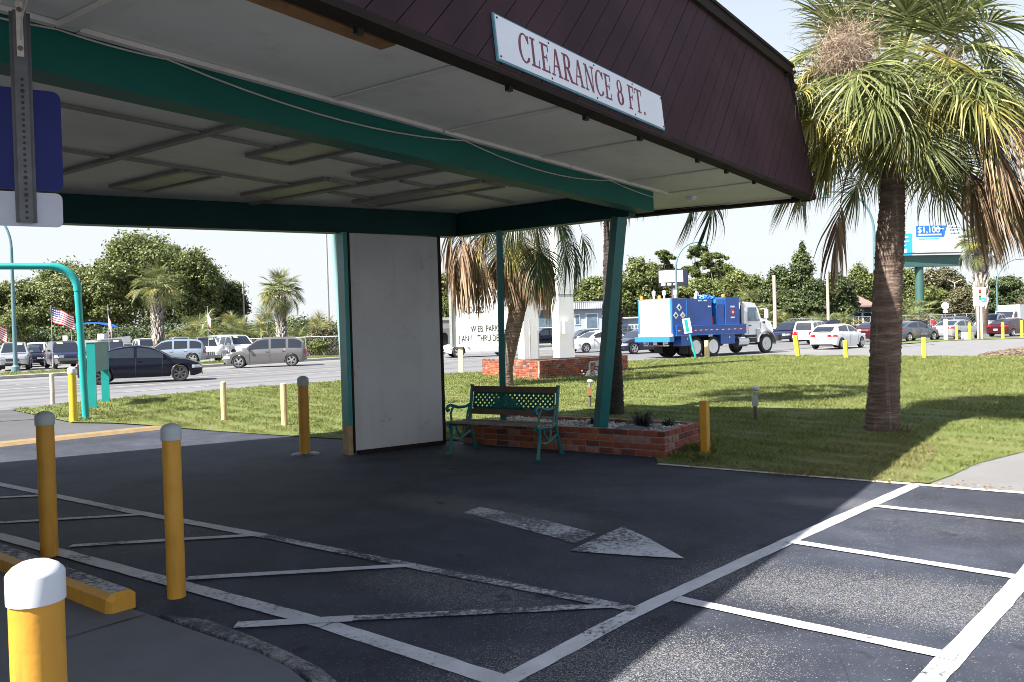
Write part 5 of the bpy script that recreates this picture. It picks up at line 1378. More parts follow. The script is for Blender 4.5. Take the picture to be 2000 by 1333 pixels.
hang_frond(big, top + Vector((-.3, -.25, .35)), R_(197), 1.0, 'palm_yellow', 'low', -.1)
hang_frond(big, top + Vector((.1, -.4, .35)), R_(285), 1.05, 'palm_yellow', 'low', -.1)
hang_frond(big, top + Vector((.25, -.4, .30)), R_(310), 1.15, 'palm_yellow', 'hang', -.2)
hang_frond(big, top + Vector((-.3, .1, .30)), R_(170), 1.1, 'palm_green', 'hang', -.35)
for a, z in ((200, -.25), (185, -.1), (225, -.2), (160, -.15), (20, -.1), (-30, -.2), (-80, -.12), (-110, 0)):
    q = B(); d = Vector((math.cos(R_(a)), math.sin(R_(a)), 0)); q.tube([top + d * .12 + Vector((0, 0, z - .15)), top + d * .24 + Vector((0, 0, z)), top + d * .36 + Vector((0, 0, z + .1))], [.05, .035, .02], 6); q.build('boot', M['palm_trunk_grey'], big)
tuft('weed', bp_ + Vector((.2, -.3, 0)), 'thin weeds sprouting at the big palm foot', 24, .3, 'dry_grass', 9)
# palm behind the bench, leaning, with hanging dead fronds
mb = G(990, 755)
path = [(0, 0, -.05), (-.02, 0, .5), (.18, .05, 1.4), (.42, .05, 2.4), (.40, 0, 3.4), (.25, 0, 4.6), (.25, 0, 5.2)]
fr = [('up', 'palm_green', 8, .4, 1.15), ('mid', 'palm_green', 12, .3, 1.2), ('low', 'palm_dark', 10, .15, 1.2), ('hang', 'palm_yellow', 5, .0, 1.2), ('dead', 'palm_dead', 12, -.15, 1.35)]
mid, top = palm('palm_tree', 'leaning palm with shaggy brown dead fronds between the bench and the pylon sign', mb, path, [.20, .20, .24, .27, .25, .24, .25], fr, 8)
for x, y, z, az, s in ((-.75, -.3, 5.8, 200, 1.9), (-1.0, -.5, 5.6, 170, 1.8), (-.6, -.1, 5.8, 230, 1.8), (-1.15, -.2, 5.7, 185, 1.7), (-.9, -.6, 5.5, 215, 1.75), (-1.3, -.1, 5.8, 165, 1.5), (-.7, -.4, 5.4, 205, 1.6), (-.50, -.2, 4.4, 190, 1.25), (-.42, -.3, 4.4, 240, 1.2), (.95, -.3, 5.0, -20, 1.6), (.8, -.4, 5.1, -50, 1.55), (1.1, -.1, 5.0, 10, 1.5), (.95, -.5, 5.0, -80, 1.4)):
    hang_frond(mid, Vector((x, y, z)), R_(az), s, tilt=.05)
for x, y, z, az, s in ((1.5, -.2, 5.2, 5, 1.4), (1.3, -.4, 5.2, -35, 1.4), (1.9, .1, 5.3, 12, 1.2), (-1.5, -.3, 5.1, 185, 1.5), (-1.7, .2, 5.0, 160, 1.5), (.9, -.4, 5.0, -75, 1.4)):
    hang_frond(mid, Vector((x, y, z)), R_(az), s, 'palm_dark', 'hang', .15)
# dark palm right behind the thick post
db = G(1198, 810)
path = [(0, 0, -.05), (0.0, 0, 1.2), (.06, 0, 2.6), (.10, .02, 3.8), (.10, .05, 5.4), (.1, .05, 6.1)]
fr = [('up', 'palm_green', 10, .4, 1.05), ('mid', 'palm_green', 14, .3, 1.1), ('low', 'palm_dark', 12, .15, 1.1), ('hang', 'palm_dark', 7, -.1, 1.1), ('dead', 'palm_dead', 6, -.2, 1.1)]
drk, top = palm('palm_tree', 'dark straight palm trunk directly behind the thick slanted teal post', db, path, [.20, .185, .18, .175, .17, .18], fr, 13, trunk_mat_='palm_trunk_shaded')
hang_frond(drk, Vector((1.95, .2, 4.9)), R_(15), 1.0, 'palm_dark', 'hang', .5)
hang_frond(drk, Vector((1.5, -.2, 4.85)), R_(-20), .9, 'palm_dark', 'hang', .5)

# palms on the far side of the road
far_fr = [('small', 'palm_green', 24, .1, 1.1), ('up', 'palm_green', 12, .2, .9), ('low', 'palm_green', 12, .0, .95), ('low', 'palm_yellow', 4, -.1, .9)]
def far_palm(label, x, Y, ybase, yctr, rpx, rtrunk, seed, hang=0, crownmix=None):
    b0 = AT(x, Y); zc = ZA(yctr, x, Y); sc = rpx / FPX * Y / 1.75
    path = [(0, 0, 0), (.05, 0, zc * .4), (0, 0, zc * .75), (.05, 0, zc)]
    f = list(crownmix or far_fr)
    if hang: f.append(('dead', 'palm_dead', hang, -.2, .8))
    return palm('palm_tree', label, b0, path, [rtrunk * .8, rtrunk, rtrunk * .95, rtrunk * .7], f, seed, sc, 'far palms', 'palm_trunk_grey', (zc * .25, zc * .93, rtrunk * .8, 140, rtrunk * .75), True, 0.1)
far_palm('far palm with crosshatched trunk in front of the big oak', 308, 58, 665, 566, 50, .36, 21)
far_palm('far palm standing alone against white sky behind the grey wagon', 549, 60, 655, 575, 48, .33, 22, 4)
far_palm('far palm behind the traffic signal sign with its crown under the big palm fronds', 1917, 82, 640, 482, 48, .62, 23, 10)
def bush_palm(label, x, Y, ytop, wpx, seed, name='palmetto', dead=0):
    b0 = AT(x, Y); zt = ZA(ytop, x, Y); sc = max(zt / 2.3, wpx / FPX * Y / 3.2); 
    t = thing(name, label, 'palmetto', b0, 0, 'far palmettos')
    r = random.Random(seed)
    for i in range(54):
        a = r.uniform(0, 6.28); k = 'up' if i % 3 == 0 else ('small' if i % 3 == 1 else 'low'); s = sc * r.uniform(.42, .68)
        link('frond', fmesh(k, r.randrange(3), 'palm_green' if r.random() < .9 else 'palm_yellow'), t, Vector((math.cos(a), math.sin(a), 0)) * sc * r.uniform(0, .75) + Vector((0, 0, sc * r.uniform(.1, 1.15))), (0, r.uniform(-.5, .4), a), (s, s, s))
    for i in range(dead):
        a = r.uniform(0, 6.28); link('dead_frond', fmesh('dead', r.randrange(3), 'palm_dead'), t, Vector((math.cos(a), math.sin(a), 0)) * .4 + Vector((0, 0, sc * 1.1)), (0, 0, a), (sc * .8,) * 3)
    return t
bush_palm('yellow green palmetto left of the shaggy brown one by the car lot', 460, 74, 590, 90, 31)
bush_palm('palmetto with brown dead skirt left of the lone far palm', 517, 73, 592, 80, 32, dead=10)
bush_palm('palmetto in front of the light poles right of the lone far palm', 622, 74, 598, 90, 33, dead=3)
bush_palm('small palmetto at the foot of the lone far palm', 575, 72, 628, 50, 34)
bush_palm('grey green palmetto between the far palm and the lot hedge', 385, 76, 588, 80, 35)
bush_palm('low palmetto behind the white hatchback', 1597, 88, 598, 60, 36)
bush_palm('low palmetto beside the house with brown roof', 1645, 90, 592, 60, 37)
bush_palm('low palmetto behind the dark van', 1530, 90, 600, 55, 38)
bush_palm('tall pale palmetto left of the green billboard column', 1790, 95, 565, 70, 39)
bush_palm('palmetto high behind the truck cab', 1475, 92, 545, 60, 40)

# ------------------------------------------------------------------ leafy trees
def leaves_np(blobs, n, size, seed, flat=0.5):
    r = np.random.default_rng(seed)
    bl = np.array(blobs, float)                      # cx cy cz rx ry rz
    w = (bl[:, 3] * bl[:, 4] * bl[:, 5]) ** (2 / 3); w /= w.sum()
    idx = r.choice(len(bl), n, p=w)
    d = r.normal(0, 1, (n, 3)); d /= np.linalg.norm(d, axis=1)[:, None]
    f = np.where(r.random(n) < .72, r.uniform(.70, 1.04, n), r.uniform(.2, .85, n))
    f = np.where(r.random(n) < .07, r.uniform(1.0, 1.32, n), f)
    q = d * 4.0 + idx[:, None] * 1.7
    lump = 1 + .16 * np.sin(q[:, 0] * 1.6) * np.sin(q[:, 1] * 1.8 + 1) + .13 * np.sin(q[:, 2] * 2.9 + q[:, 0] * 1.1) + .10 * np.sin(q[:, 1] * 4.3 + q[:, 2] * 3.1) + r.normal(0, .07, n)
    P = bl[idx, :3] + d * bl[idx, 3:] * (f * lump)[:, None]
    nr = d * .7 + r.normal(0, .6, (n, 3)) + np.array([0, 0, flat]); nr /= np.linalg.norm(nr, axis=1)[:, None]
    a = np.cross(nr, r.normal(0, 1, (n, 3))); a /= np.linalg.norm(a, axis=1)[:, None]; b_ = np.cross(nr, a)
    s = size * r.uniform(.55, 1.35, (n, 1)); k = r.uniform(.45, .8, (n, 1))
    V = np.stack([P - a * s, P + b_ * s * k, P + a * s, P - b_ * s * k], 1)
    V += r.normal(0, size * .18, V.shape)
    return V.reshape(-1, 3), np.arange(4 * n).reshape(-1, 4)
def tree(name, label, x, Y, ytop, wpx, mat, n, size, seed, shape='round', cat='tree', group='trees beyond the road', ybot=None, xoff=0, trunk=True, bark='bark'):
    b0 = AT(x, Y); zt = ZA(ytop, x, Y); W = wpx / FPX * Y / 2; r = random.Random(seed)
    zb = zt * .12 if ybot is None else ZA(ybot, x, Y)
    t = thing(name, label, cat, b0, 0, group)
    bl = []
    if shape == 'round':
        zc = (zt + zb) / 2; hz = (zt - zb) / 2
        bl.append((0, 0, zc - hz * .2, W * .55, W * .5, hz * .62))
        for i in range(26):
            a = r.uniform(0, 6.28); ph = r.uniform(-.6, 1.25); k = r.uniform(.13, .36)
            ro = r.uniform(.5, .92); bl.append((math.cos(a) * W * ro * math.cos(ph), math.sin(a) * W * ro * .8 * math.cos(ph), zc + hz * ro * .92 * math.sin(ph), W * k, W * k * .9, hz * k * r.uniform(.7, 1.1)))
        bl.append((r.uniform(-.2, .2) * W, 0, zt - hz * .32, W * .36, W * .36, hz * .32))
    elif shape == 'cone':
        for i in range(10):
            f = i / 9; z = zb + (zt - zb) * f; k = W * (1 - f) ** .75 * .78 + W * .08
            for j in range(2): a = r.uniform(0, 6.28); bl.append((math.cos(a) * k * .35, math.sin(a) * k * .35, z, k * r.uniform(.7, 1), k * r.uniform(.7, 1), (zt - zb) * .085))
    elif shape == 'airy':
        for i in range(46):
            f = r.uniform(.0, 1) ** .8; a = r.uniform(0, 6.28); k = W * r.uniform(.07, .20)
            rr = W * r.uniform(.1, .95) * (1 - .5 * abs(f - .45)) ; bl.append((math.cos(a) * rr, math.sin(a) * rr * .7, zb + (zt - zb) * f * .95, k * 1.3, k * 1.3, k * r.uniform(.6, 1.1)))
    else:   # wide hedge or thicket
        for i in range(9):
            xx = (-1 + 2 * (i + .5) / 9) * W * .85; h = (zt - zb) * r.uniform(.72, 1.0); bl.append((xx, r.uniform(-.1, .1) * W, zb + h * .5, W * .24, W * .2, h * .55))
    V, F = leaves_np(bl, int(n * 3.4), size * .48, seed)
    link('crown', mesh_np('crown', V, F, M[mat]), t)
    if trunk:
        q = B(); rt = max(.12, W * .045)
        tips = [bb[:3] for bb in sorted(bl, key=lambda e: -e[2])[:7]]
        q.tube([(0, 0, -.05), (0.02 * W, 0, zb * .8 + zt * .1), (0, 0, zt * .5)], [rt * 1.3, rt, rt * .7], 8)
        for tp in tips: q.tube([(0, 0, zt * r.uniform(.25, .45)), (tp[0] * .5, tp[1] * .5, zt * .5 + (tp[2] - zt * .5) * .5), (tp[0], tp[1], tp[2])], [rt * .55, rt * .3, rt * .1], 6)
        q.build('trunk', M[bark], t, True)
    return t
tree('oak_tree', 'tallest broad oak crown behind the far car lot', 305, 92, 462, 270, 'oak', 24000, .30, 51, ybot=668)
tree('oak_tree', 'spreading oak crown at the right shoulder of the tallest oak', 375, 90, 488, 120, 'oak', 9000, .28, 151, ybot=640)
tree('oak_tree', 'yellow green oak crown at the left shoulder of the tallest oak', 232, 91, 500, 120, 'oak_light', 8000, .28, 152, ybot=640)
tree('oak_tree', 'broad oak left of the tallest one, behind the boat', 150, 94, 512, 230, 'oak', 19000, .30, 52, ybot=672)
tree('oak_tree', 'lower oak behind the lamp pole at the left edge', 40, 90, 548, 190, 'oak', 15000, .30, 53, ybot=676)
tree('oak_tree', 'dark oak sloping down right of the tallest oak', 415, 97, 545, 150, 'cedar', 12000, .30, 54, ybot=668)
tree('oak_tree', 'low yellowing tree in front of the oaks beside the lamp pole', 38, 76, 605, 80, 'oak_light', 5000, .22, 55, ybot=668)
tree('hedge', 'dark undergrowth hedge below the oaks behind the parked cars', 230, 80, 632, 520, 'cedar', 11000, .26, 56, 'wide', 'hedge', ybot=690, trunk=False)
tree('hedge', 'scrubby hedge on the lot fence right of the grey wagon', 628, 70, 645, 70, 'wispy', 5000, .16, 57, 'wide', 'hedge', ybot=697, trunk=False)
tree('hedge', 'distant green hedge line between palmettos', 540, 110, 625, 300, 'cedar', 6000, .34, 58, 'wide', 'hedge', ybot=670, trunk=False)
tree('shrub', 'bushy green shrub at the fence by the grey wagon', 622, 66, 662, 42, 'oak_light', 1800, .14, 59, 'round', 'shrub', ybot=694, trunk=False)
R = 'trees beyond the road'
tree('tree', 'green tree left of the leaning palm behind the reader board', 868, 95, 535, 70, 'oak_light', 5000, .3, 60, ybot=640)
tree('tree', 'tree whose top shows above the reader board', 950, 100, 520, 120, 'oak_light', 7000, .32, 61, ybot=650)
tree('tree', 'leafy tree above the grey blue shop roof next to the white column', 1148, 102, 545, 95, 'oak_light', 7000, .32, 62, ybot=625)
tree('tree', 'tall grey green tree right of the dark palm trunk', 1250, 105, 504, 110, 'oak', 9000, .34, 63, ybot=632)
tree('tree', 'airy tree rising behind the left half of the digital sign', 1303, 118, 488, 60, 'cypress', 3000, .3, 64, 'airy', ybot=580)
tree('tree', 'airy tree under the arched lamp head', 1366, 120, 478, 75, 'cypress', 3200, .3, 65, 'airy', ybot=585)
tree('tree', 'airy cypress with bare pale trunk right of the digital sign', 1402, 116, 492, 62, 'cypress', 2600, .28, 66, 'airy', ybot=570, bark='bark_pale')
tree('tree', 'round bush tree directly above the truck tank', 1360, 104, 545, 110, 'oak_light', 7500, .32, 67, ybot=640)
tree('tree', 'yellow green tree between the cypress and the tall evergreen', 1440, 108, 530, 110, 'oak_light', 8000, .32, 68, ybot=640)
tree('evergreen_tree', 'dense dark evergreen, tallest of the trees right of the truck', 1570, 104, 487, 130, 'cedar', 15000, .30, 69, 'cone', ybot=650)
tree('evergreen_tree', 'dark evergreen at the left shoulder of the tallest evergreen', 1525, 106, 520, 80, 'cedar', 8000, .30, 70, ybot=645)
tree('evergreen_tree', 'dark evergreen over the brown roofed house', 1640, 108, 533, 85, 'cedar', 8000, .30, 71, ybot=645)
tree('tree', 'tree directly left of the big palm trunk behind the billboard', 1685, 118, 515, 70, 'oak', 6000, .34, 72, ybot=640)
tree('tree', 'tree under the billboard beam right of the big palm trunk', 1772, 116, 524, 80, 'oak', 7000, .34, 73, ybot=640)
tree('tree', 'olive tree with rounded top right of the billboard column', 1838, 118, 524, 95, 'wispy', 8000, .34, 74, ybot=632)
tree('tree', 'green tree between the billboard column and the far palm', 1822, 112, 560, 100, 'oak_light', 7000, .32, 75, ybot=635)
tree('tree', 'brownish wispy tree behind the traffic signal sign', 1885, 100, 560, 75, 'wispy', 5000, .22, 76, ybot=632)
tree('tree', 'dark round tree right of the traffic signal sign', 1960, 116, 541, 110, 'cedar', 9000, .34, 77, ybot=632)
tree('tree', 'olive shrub tree at the right picture edge', 2005, 108, 578, 60, 'wispy', 4000, .28, 78, ybot=625)
for i, (x, Y, yt, wpx, mt, lab) in enumerate(((1205, 112, 532, 110, 'oak', 'tree filling the gap behind the dark palm trunk'), (1292, 110, 536, 90, 'oak_light', 'tree whose crown stands behind the digital sign cabinet'), (1475, 114, 536, 110, 'oak', 'broad tree behind the pale pole beside the truck cab'),
        (1410, 122, 522, 90, 'oak', 'darker tree behind the bare trunk cypress'), (1725, 120, 546, 90, 'oak_light', 'tree behind the big palm trunk over the house roof end'), (1910, 122, 556, 90, 'oak', 'tree behind the traffic signal sign and far palm'), (1110, 110, 560, 80, 'oak', 'tree behind the right pylon column'))):
    tree('tree', lab, x, Y, yt, wpx, mt, 6000, .32, 200 + i, ybot=640)
tree('hedge', 'long low tree line far behind the right hand traffic', 1720, 150, 565, 640, 'oak', 12000, .5, 79, 'wide', 'hedge', ybot=632, trunk=False)
tree('hedge', 'long low tree line far behind the truck and shop', 1180, 140, 560, 640, 'oak', 12000, .5, 80, 'wide', 'hedge', ybot=645, trunk=False)
tree('hedge', 'clipped hedge behind the truck cab', 1430, 94, 590, 150, 'oak', 6000, .25, 81, 'wide', 'hedge', ybot=642, trunk=False)
# mulch heap at the lawn corner
mp_ = G(1972, 694)
V, F = pebbles(2600, lambda r, n: (lambda a, q: np.stack([mp_.x + 1.0 + np.cos(a) * q * 2.2, mp_.y + np.sin(a) * q * 1.1, .30 * (1 - q ** 1.4) + r.normal(0, .02, n)], 1))(r.uniform(0, 6.28, n), r.random(n) ** .5), .055, 15)
tag(link('mulch', mesh_np('mulch', V, F, M['mulch'])), 'brown heap of mulch and soil at the lawn corner', 'mulch heap', kind='stuff')
# ------------------------------------------------------------------ vehicles
def interp(x, pts):
    if x <= pts[0][0]: return pts[0][1]
    for (a, p), (b_, q) in zip(pts[:-1], pts[1:]):
        if x <= b_: return p + (q - p) * (x - a) / (b_ - a + 1e-9)
    return pts[-1][1]
# x runs 0 (rear) .. 1 (front); heights as fractions of the roof height
KINDS = {
    'sedan': dict(low=[(0, .56), (.012, .66), (.03, .70), (.15, .715), (.30, .68), (.66, .655), (.74, .655), (.88, .59), (.965, .50), (.99, .44), (1, .40)],
                  roof=[(.10, .70), (.20, .84), (.30, .95), (.40, .995), (.48, 1.0), (.55, .97), (.62, .90), (.76, .64)], win=[(.20, .445), (.47, .69)], back=(.11, .29), wind=(.565, .745), wx=(.195, .815)),
    'hatch': dict(low=[(0, .50), (.01, .58), (.03, .66), (.2, .70), (.66, .66), (.75, .65), (.9, .57), (.97, .48), (1, .40)],
                  roof=[(.02, .68), (.09, .83), (.18, .94), (.32, .99), (.45, 1.0), (.54, .97), (.62, .90), (.78, .64)], win=[(.17, .43), (.455, .71)], back=(.025, .15), wind=(.56, .76), wx=(.19, .815)),
    'wagon': dict(low=[(0, .46), (.008, .56), (.02, .60), (.3, .61), (.66, .59), (.74, .585), (.9, .52), (.965, .46), (1, .38)],
                  roof=[(.015, .60), (.045, .80), (.09, .93), (.16, .985), (.40, 1.0), (.52, .985), (.60, .93), (.76, .58)], win=[(.06, .22), (.25, .43), (.455, .70)], back=(.016, .07), wind=(.54, .75), wx=(.185, .815)),
    'suv': dict(low=[(0, .42), (.006, .54), (.015, .58), (.3, .60), (.66, .60), (.72, .60), (.93, .555), (.98, .50), (1, .42)],
                roof=[(.012, .58), (.035, .80), (.065, .94), (.11, .985), (.40, 1.0), (.53, .985), (.60, .92), (.735, .59)], win=[(.05, .21), (.24, .43), (.455, .69)], back=(.014, .06), wind=(.545, .725), wx=(.19, .815)),
    'van': dict(low=[(0, .38), (.006, .5), (.015, .54), (.3, .56), (.66, .55), (.78, .55), (.93, .47), (.98, .42), (1, .34)],
                roof=[(.012, .54), (.03, .80), (.06, .94), (.11, .985), (.40, 1.0), (.56, .98), (.66, .88), (.84, .54)], win=[(.05, .25), (.28, .50), (.53, .76)], back=(.014, .055), wind=(.60, .82), wx=(.18, .83)),
    'pickup': dict(low=[(0, .55), (.004, .585), (.39, .59), (.41, .60), (.66, .60), (.73, .60), (.94, .56), (.985, .50), (1, .42)],
                   roof=[(.405, .60), (.425, .92), (.45, .985), (.52, 1.0), (.58, .985), (.64, .92), (.745, .59)], win=[(.435, .535), (.55, .70)], back=(.406, .43), wind=(.585, .735), wx=(.20, .83)),
}
wheel_lib = {}
def wheel_meshes(style):
    if style in wheel_lib: return wheel_lib[style]
    q = B(); w = .11     # unit radius tyre: axis along Y, r = 1 scaled later (width in radius units .34)
    T = Matrix.Rotation(R_(90), 4, 'X')
    q.lathe([(.66, -.30), (.90, -.33), (.985, -.26), (1.0, -.12), (1.0, .12), (.985, .26), (.90, .33), (.66, .30)], 22, M=T, cap=False)
    ty = q.mesh('tyre', M['rubber'], True)
    q = B()
    q.lathe([(.0, .10), (.60, .10), (.62, .26)], 20, 1, M=T, cap=False)
    q.lathe([(.60, .22), (.63, .30), (.69, .315), (.70, .28)], 24, 0, M=T, cap=False)
    q.lathe([(.70, -.28), (.1, -.30)], 20, 1, M=T)
    ns = {'five': 5, 'ten': 9, 'steel': 0, 'split': 7}[style]
    for k in range(ns):
        for s in ((-.07, .07) if style == 'split' else (0,)):
            a = 2 * math.pi * k / ns + s * 1.3
            c = Vector((math.cos(a), math.sin(a), 0))
            q.beam(T @ (c * .10 + Vector((0, 0, .24))), T @ (c * .66 + Vector((0, 0, .27))), (.26 if style == 'five' else .12), .07, 0, up=T @ Vector((0, 0, 1)))
    q.lathe([(.16, .20), (.16, .29), (.10, .31), (0, .31)], 12, 0, M=T)
    if style == 'steel': q.lathe([(.66, .22), (.5, .26), (.2, .2)], 16, 0, M=T)
    rim = {}
    for mt in ('alloy', 'alloy_dark', 'chrome', 't_white'):
        q2 = B(); q2.v, q2.f, q2.m = q.v, q.f, q.m
        rim[mt] = q2.mesh('rim', [M[mt], M['plastic']], True)
    wheel_lib[style] = (ty, rim)
    return wheel_lib[style]
def add_wheel(parent, x, y, r, side, style='five', mt='alloy', wy=1.0, z=None):
    w = sub('wheel', parent, (x, y, r if z is None else z), (random.uniform(-.0, .0), 0, 0 if side < 0 else math.pi))
    ty, rim = wheel_meshes(style)
    link('tyre', ty, w, scale=(r, r * wy, r), rot=(0, random.uniform(0, 6), 0)); link('rim', rim[mt], w, scale=(r, r * wy, r), rot=(0, random.uniform(0, 6), 0))
    return w

def car(name, label, cat, loc, heading, L, W, H, kind, paint, group=None, rim=('five', 'alloy'), lower=None, sill=.15, price=False, roofrack=False, tail=True, detail=1, r=None, headl=True, grille='plain', z0=0.0, glass='glass', bar=None):
    K = KINDS[kind]
    t = thing(name, label, cat, Vector((loc[0], loc[1], z0)), R_(heading), group)
    r = r or H * .222
    ra = r * 1.13
    X = lambda f: (f - .5) * L
    xw = [X(K['wx'][0]), X(K['wx'][1])]
    low = [(X(a), h * H) for a, h in K['low']]; roof = [(X(a), h * H) for a, h in K['roof']]
    zs = sill * H
    def plan(x):
        s = abs(2 * x / L); return 1 - .05 * s ** 3 - .23 * max(0, (s - .86) / .14) ** 2.2
    def halfw(x, z):
        h = z / H
        k = interp(h, [(.08, .90), (.20, .97), (.38, 1.0), (.50, .985), (.70, .93)])
        return W / 2 * plan(x) * k
    xs = set(np.linspace(-L / 2, L / 2, 44).tolist()) | {a for a, _ in low}
    for c in xw:
        for a in np.linspace(-1, 1, 13): xs.add(c + ra * a)
        xs |= {c - ra - .003, c + ra + .003}
    xs = sorted(xs)
    def zbot(x):
        z = zs + max(0, abs(2 * x / L) - .88) * H * .55
        for c in xw:
            if abs(x - c) <= ra + 1e-6: z = max(z, r + math.sqrt(max(0, ra * ra - (x - c) ** 2)))
        return z
    NR = 7
    ring_n = 2 * (NR + 1) + 4
    vs, fs, ms = [], [], []
    lowz = (lower or 0) * H
    for x in xs:
        zb, zt = zbot(x), interp(x, low)
        zb = min(zb, zt - .02)
        zl = [zb + (zt - zb) * k / NR for k in range(NR + 1)]
        side = [(halfw(x, z) - (.03 if k == NR else 0), z) for k, z in enumerate(zl)]
        yt = side[-1][0]
        ring = [(-y, z) for y, z in side] + [(yt * f, zt + .022 * (1 - f * f) * (1 if abs(f) < 1 else 0)) for f in (-.75, -.3, .3, .75)] + [(y, z) for y, z in reversed(side)]
        vs += [(x, y, z) for y, z in ring]
    n = ring_n
    for i in range(len(xs) - 1):
        for k in range(n):
            a, b_ = i * n + k, i * n + (k + 1) % n
            zc = (vs[a][2] + vs[b_][2]) / 2
            fs.append((a, b_, b_ + n, a + n)); ms.append(1 if k == n - 1 or (lowz and zc < lowz) else 0)
    fs.append(tuple(range(n))); ms.append(0); fs.append(tuple(range((len(xs) - 1) * n + n - 1, (len(xs) - 1) * n - 1, -1))); ms.append(0)
    q = B(); q.v, q.f, q.m = vs, fs, ms
    low_m = M['c_grey'] if lower and paint == 'c_navy' else M['plastic']
    q.build('body', [M[paint], low_m], t, True)
    # cabin
    x0, x1 = roof[0][0], roof[-1][0]
    gx = sorted(set(np.linspace(x0, x1, 30).tolist()) | {a for a, _ in roof} | {X(a) for p in K['win'] for a in p} | {X(a) for a in K['back']} | {X(a) for a in K['wind']})
    TR = [0, .07, .5, .86, 1.0]
    tum = .30
    parts = {}
    cols = []
    for x in gx:
        zb = interp(x, low) - .012; zr = max(interp(x, roof), zb + .004)
        yb = halfw(x, zb) * .965 - .02
        side = [(yb - tum * (zr - zb) * f ** 1.3, zb + (zr - zb) * f) for f in TR]
        ye = side[-1][0]
        ring = [(-y, z) for y, z in side] + [(-ye * .86, zr + .014), (0, zr + .03), (ye * .86, zr + .014)] + [(y, z) for y, z in reversed(side)]
        cols.append([(x, y, z) for y, z in ring])
    def put(key, quad): parts.setdefault(key, []).append(quad)
    bk = [X(a) for a in K['back']]; wd_ = [X(a) for a in K['wind']]
    for i in range(len(gx) - 1):
        xm = (gx[i] + gx[i + 1]) / 2
        a, b_ = cols[i], cols[i + 1]
        for k in range(12):
            quad = (a[k], b_[k], b_[k + 1], a[k + 1])
            key = 'cabin_frame'
            if k in (1, 2) or k in (9, 10):
                for wi, (p, s) in enumerate(K['win']):
                    if X(p) <= xm <= X(s): key = ('side_window', wi, k < 6)
            elif k in (5, 6):
                if bk[0] <= xm <= bk[1]: key = 'rear_window'
                elif wd_[0] <= xm <= wd_[1]: key = 'windshield'
            put(key, quad)
    for key, quads in parts.items():
        q = B()
        for qd in quads: q.add(qd, [(0, 1, 2, 3)])
        # weld
        idx, nv, nf = {}, [], []
        for f in q.f:
            g_ = []
            for i in f:
                kk = tuple(round(c, 4) for c in q.v[i])
                if kk not in idx: idx[kk] = len(nv); nv.append(q.v[i])
                if idx[kk] not in g_: g_.append(idx[kk])
            if len(g_) > 2: nf.append(tuple(g_))
        q.v, q.f, q.m = nv, nf, [0] * len(nf)
        nm = key if isinstance(key, str) else key[0]
        q.build(nm, M[paint] if nm == 'cabin_frame' else M[glass if nm != 'rear_window' else 'glass'], t, nm == 'cabin_frame' or nm == 'windshield')
    # wheels
    for c in xw:
        for s in (-1, 1): add_wheel(t, c, s * (W / 2 - r * .33), r, s, *rim)
    # lamps wrap round the corners
    def patch(nm, xa, xb, za, zb_, mat, sgn, off=.010):
        q = B(); P = []
        for i in range(5):
            x = xa + (xb - xa) * i / 4
            for j in range(3):
                z = za + (zb_ - za) * j / 2; z = min(z, interp(x, low) - .01)
                P.append((x, sgn * (halfw(x, z) + off), z))
        fs = [(3 * i + j, 3 * i + 3 + j, 3 * i + 4 + j, 3 * i + 1 + j) for i in range(4) for j in range(2)]
        q.add(P, fs)
        e = xb if abs(xb) > abs(xa) else xa
        y1 = halfw(e, (za + zb_) / 2) + off; y0 = y1 * .58; ex = e + math.copysign(off, e)
        q.add([(ex, sgn * y0, za), (ex, sgn * y1, za), (ex, sgn * y1, zb_), (ex, sgn * y0, zb_)], [(0, 1, 2, 3)])
        q.build(nm, M[mat], t)
    zf = interp(L / 2 - .02 * L, low)
    for s in (-1, 1):
        if headl: patch('headlight', L / 2 - .085 * L, L / 2 - .001, zf - .155 * (H / 1.5), zf - .03, 'lamp_clear', s)
        if tail:
            zt_ = interp(-L / 2 + .02 * L, low)
            if kind in ('suv', 'wagon', 'van'): patch('taillight', -L / 2 + .001, -L / 2 + .035 * L, zt_ - .30, zt_ - .02, 'lamp_red', s)
            else: patch('taillight', -L / 2 + .001, -L / 2 + .07 * L, zt_ - .17, zt_ - .04, 'lamp_red', s)
        # mirrors
        mx, mz = X(K['wind'][1]) - .22, interp(X(K['wind'][1]) - .22, low) + .07
        q = B(); yb = halfw(mx, mz); q.tube([(mx, s * (yb - .03), mz - .03), (mx, s * (yb + .05), mz)], .02, 6)
        q.box((mx - .02, s * (yb + .12), mz + .03), (.10, .17, .12)); q.build('mirror', M[paint], t)
    ex = L / 2; yw = halfw(L / 2, .4 * H)
    q = B(); q.box((-ex - .004, 0, .40 * H + .0), (.02, .32, .13)); q.build('licence_plate', M['plate'], t)
    if grille == 'plain':
        q = B(); q.box((ex + .002, 0, zf - .20 * (H / 1.5)), (.02, yw * 1.05, .12 * H / 1.5)); q.box((ex + .002, 0, zf - .40 * (H / 1.5)), (.02, yw * 1.3, .10)); q.build('grille', M['plastic'], t)
        q = B(); q.box((ex + .014, 0, zf - .20 * (H / 1.5)), (.012, yw * .9, .012)); q.build('grille_bar', M['chrome'], t)
    elif grille == 'slots':
        for k in range(7):
            q = B(); q.box((ex + .004, (k - 3) * .125, zf - .26), (.02, .06, .26)); q.build('grille_slot', M['plastic'], t)
        for s in (-1, 1):
            q = B(); q.lathe([(.115, 0), (.11, .03), (0, .04)], 16, M=Matrix.Translation((ex, s * .60, zf - .22)) @ Matrix.Rotation(R_(90), 4, 'Y')); q.build('headlight', M['lamp_clear'], t, True)
        q = B(); q.box((ex + .06, 0, .40), (.16, W * .86, .20)); q.build('bumper', M['c_grey'], t)
